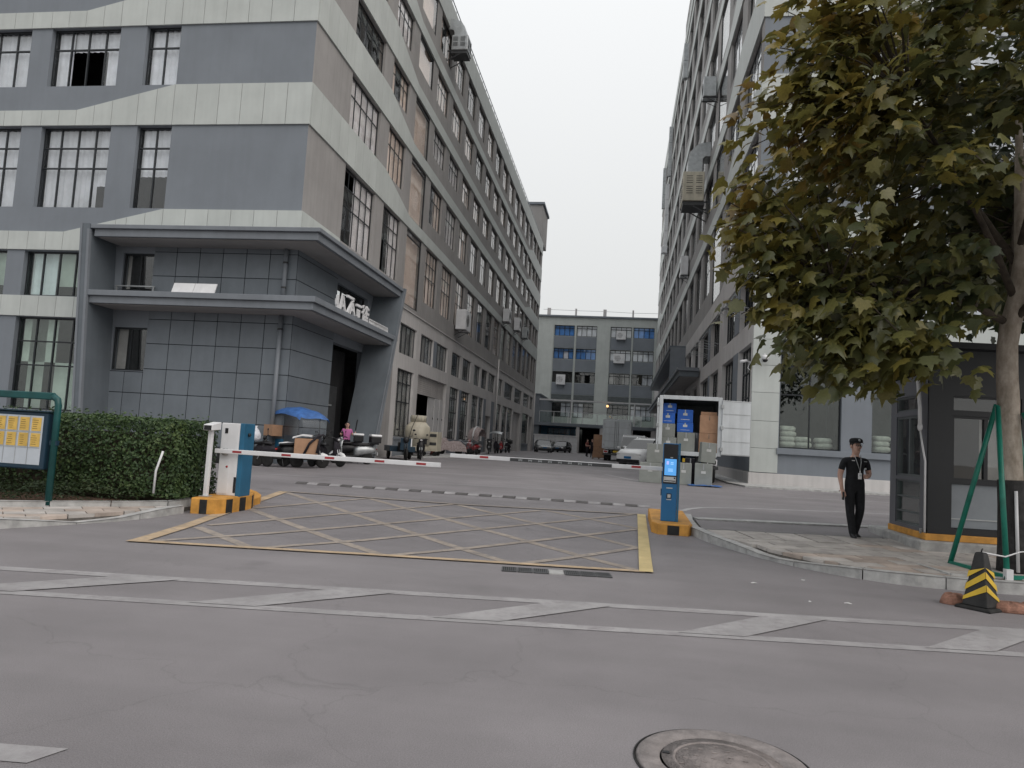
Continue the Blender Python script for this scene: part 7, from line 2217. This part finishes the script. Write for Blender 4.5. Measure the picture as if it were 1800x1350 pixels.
    if hairlong:
        hr.loft([[hd + Vector((x * k, y, z)) * sc_ for x, y in ((-.10, .02), (-.07, .09), (0, .115), (.07, .09), (.10, .02), (.07, .05), (0, .07), (-.07, .05))] for k, z in ((1, .04), (1.05, -.06), (1.0, -.16), (.75, -.22))])
    hr.build("hair", 'hair', t)
    return t, jj, sc_

gl_ = (4.05, 13.65, .155)
gd_, gj, gs = person("security guard in black uniform and cap standing on the right pavement", gl_, R(10), 1.735,
    pose=dict(hipL=(.09, 0, .92), kneeL=(.105, -.01, .51), ankL=(.085, .13, .09), toeL=(.13, .0, .035), kneeR=(-.085, -.03, .50), ankR=(-.045, -.06, .09), toeR=(-.06, -.20, .035),
              shL=(.195, 0, 1.41), elL=(.275, .03, 1.16), wrL=(.14, -.19, 1.115), haL=(.075, -.235, 1.125),
              shR=(-.195, 0, 1.41), elR=(-.255, .03, 1.13), wrR=(-.250, -.05, .90), haR=(-.240, -.085, .825)), sleeve=.66)
hd = gj['head']
cpk = MB().loft([[hd + Vector((.108 * k * math.cos(a), .004 + .118 * k * math.sin(a), z)) for a in [2 * math.pi * i / 18 for i in range(18)]] for k, z in ((.93, .062), (1.0, .066), (1.02, .092), (.94, .122), (.66, .142), (.2, .148))]).build("cap", 'uniform', gd_)
MB().loft([[hd + Vector((x, y, z)) for x, y, z in ring] for ring in ([(-.09, -.080, .066), (0, -.118, .070), (.09, -.080, .066)], [(-.080, -.130, .054), (0, -.180, .060), (.080, -.130, .054)])], closed=False).build("visor", 'uniform', cpk)
MB().ball(hd + Vector((0, -.118, .106)), (.022, .008, .024), 10, 6).build("cap_badge", 'metal_grey', cpk)
m = MB()
for s in (-1, 1):
    m.tube([hd + Vector((s * .034 + .024 * math.cos(a), -.108, .018 + .019 * math.sin(a))) for a in [2 * math.pi * i / 12 for i in range(13)]], .0025, n=4)
m.tube([hd + Vector((-.012, -.11, .02)), hd + Vector((.012, -.11, .02))], .0025, n=4)
m.build("glasses", 'metal_dark', gd_)
MB().tube([(-.055, -.085, 1.47), (-.03, -.125, 1.35), (.015, -.15, 1.20)], .006, n=5).tube([(.055, -.085, 1.47), (.045, -.125, 1.35), (.02, -.15, 1.20)], .006, n=5).build("lanyard", 'metal_grey', gd_)
MB().box(-.115, -.065, -.126, -.118, 1.362, 1.376).build("name_tag", 'metal_white', gd_)
MB().ball((.125, -.120, 1.235), (.020, .008, .022), 10, 6).build("breast_badge", 'metal_grey', gd_)
MB().box(.10, .15, -.124, -.117, 1.355, 1.366).build("rank_bar", 'metal_grey', gd_)
m = MB().lathe([(.175, -.02), (.178, -.02), (.178, .022), (.175, .022)], n=20)
t = thing("radio", "white handheld device held against the guard's chest", "radio", (gl_[0] + .015, gl_[1] - .235, gl_[2] + 1.055), R(10))
MB().box(-.028, .028, -.016, .016, 0, .105).build("case", 'metal_white', t, bevel=.008)
MB().lathe([(.008, .105), (.008, .145), (.005, .15)], n=8).build("aerial", 'metal_white', t)
MB().box(-.018, .018, -.018, -.0155, .05, .085).build("keypad", 'metal_grey', t)
tag(MB().box(-.012, .012, -.035, .035, -.07, .07).build("phone", 'black', None, bevel=.004), "black phone held in the guard's hanging hand", "phone").location = (gl_[0] - .225, gl_[1] - .145, gl_[2] + .755)
person("woman in a pink patterned top behind the parked scooters", at(-10.55, 27.5, .0), R(25), 1.56,
    pose=dict(elL=(.26, .02, 1.2), wrL=(.34, -.12, 1.30), haL=(.37, -.17, 1.35), elR=(-.25, .03, 1.18), wrR=(-.28, -.16, 1.22), haR=(-.29, -.23, 1.25)), top='pink', bottom='cloth_dark', sleeve=.55, female=True, hairlong=True, fingers=False)
tag(MB().bar((0, 0, 0), (.05, 0, .42), .035).build("umbrella_handle", 'black'), "dark stick held up beside the woman in pink", "stick").location = at(-10.1, 27.2, 1.25)
person("person in dark red top working at the far loading opening", at(-3.15, 70.5), R(60), 1.68, pose=dict(wrL=(.25, -.3, 1.1), haL=(.24, -.38, 1.12), wrR=(-.22, -.3, 1.1), haR=(-.2, -.38, 1.12)), top='cone_red', bottom='cloth_dark', fingers=False)
person("person in black beside the far carton stack", at(-2.55, 67.5), R(-30), 1.70, top='cloth_dark', bottom='cloth_dark', fingers=False, sleeve=.95)
# cameras on the corner pier of the right factory
d = thing("security_camera", "white dome security camera on the pale corner pier", "security camera", (5.45, 30.2, 5.32))
MB().box(-.05, .05, 0, .05, -.05, .18).build("wall_plate", 'metal_white', d)
MB().tube([(0, 0, .16), (0, -.2, .2), (0, -.3, .16)], .03, n=8).build("arm", 'metal_white', d)
MB().lathe([(.0, .16), (.10, .15), (.13, .08), (.13, -.02), (.0, -.021)], c=(0, -.3, 0), n=16).build("housing", 'metal_white', d)
MB().ball((0, -.3, -.03), (.105, .105, .10)).build("dome", 'black', d)
d = thing("security_camera", "white bullet security camera on the corner edge of the right factory", "security camera", (5.0, 30.6, 5.25), R(-60))
MB().box(-.04, .04, -.02, .03, -.05, .05).build("wall_plate", 'metal_white', d)
MB().tube([(0, 0, 0), (0, -.18, .03)], .02, n=8).build("arm", 'metal_white', d)
MB().tube([(.0, -.15, .06), (-.10, -.42, .0)], .06, n=12).build("housing", 'metal_white', d)
MB().tube([(0, -.02, -.05), (.1, -.2, -.25), (.3, -.15, -.4)], .012, n=5).build("cable", 'metal_white', d)
# filled sacks on the floor inside the right-hand ground window
sg = "sacks stacked inside the right factory window"
k = 0
for (x, n) in ((6.55, 5), (7.15, 3), (7.95, 3), (10.1, 4), (10.9, 3)):
    for j in range(n):
        m = MB().loft([[(px_ * q, py_ * q, z) for px_, py_ in [(.34 * math.copysign(abs(math.cos(a)) ** .6, math.cos(a)), .26 * math.copysign(abs(math.sin(a)) ** .6, math.sin(a))) for a in [2 * math.pi * i / 14 for i in range(14)]]] for q, z in ((.82, 0), (1, .05), (1, .15), (.8, .21))])
        pos = ("bottom", "second", "third", "fourth", "top")[j]
        col = ("leftmost tall pile", "low pile beside the tall one", "pile right of the mullion", "pile behind the next window", "far right pile")[[6.55, 7.15, 7.95, 10.1, 10.9].index(x)]
        tag(put("sack", m.mesh("sack", 'sack'), None, (x + .03 * (j % 2), 31.0, 1.75 + j * .205), R(4 * j)), f"white woven sack, {pos} of the {col} inside the right factory", "sack", sg)
tag(MB().box(6.2, 11.9, 30.75, 31.4, 1.62, 1.745).build("sack_shelf", 'timber'), "timber shelf carrying the white sacks behind the right factory windows", "shelf")
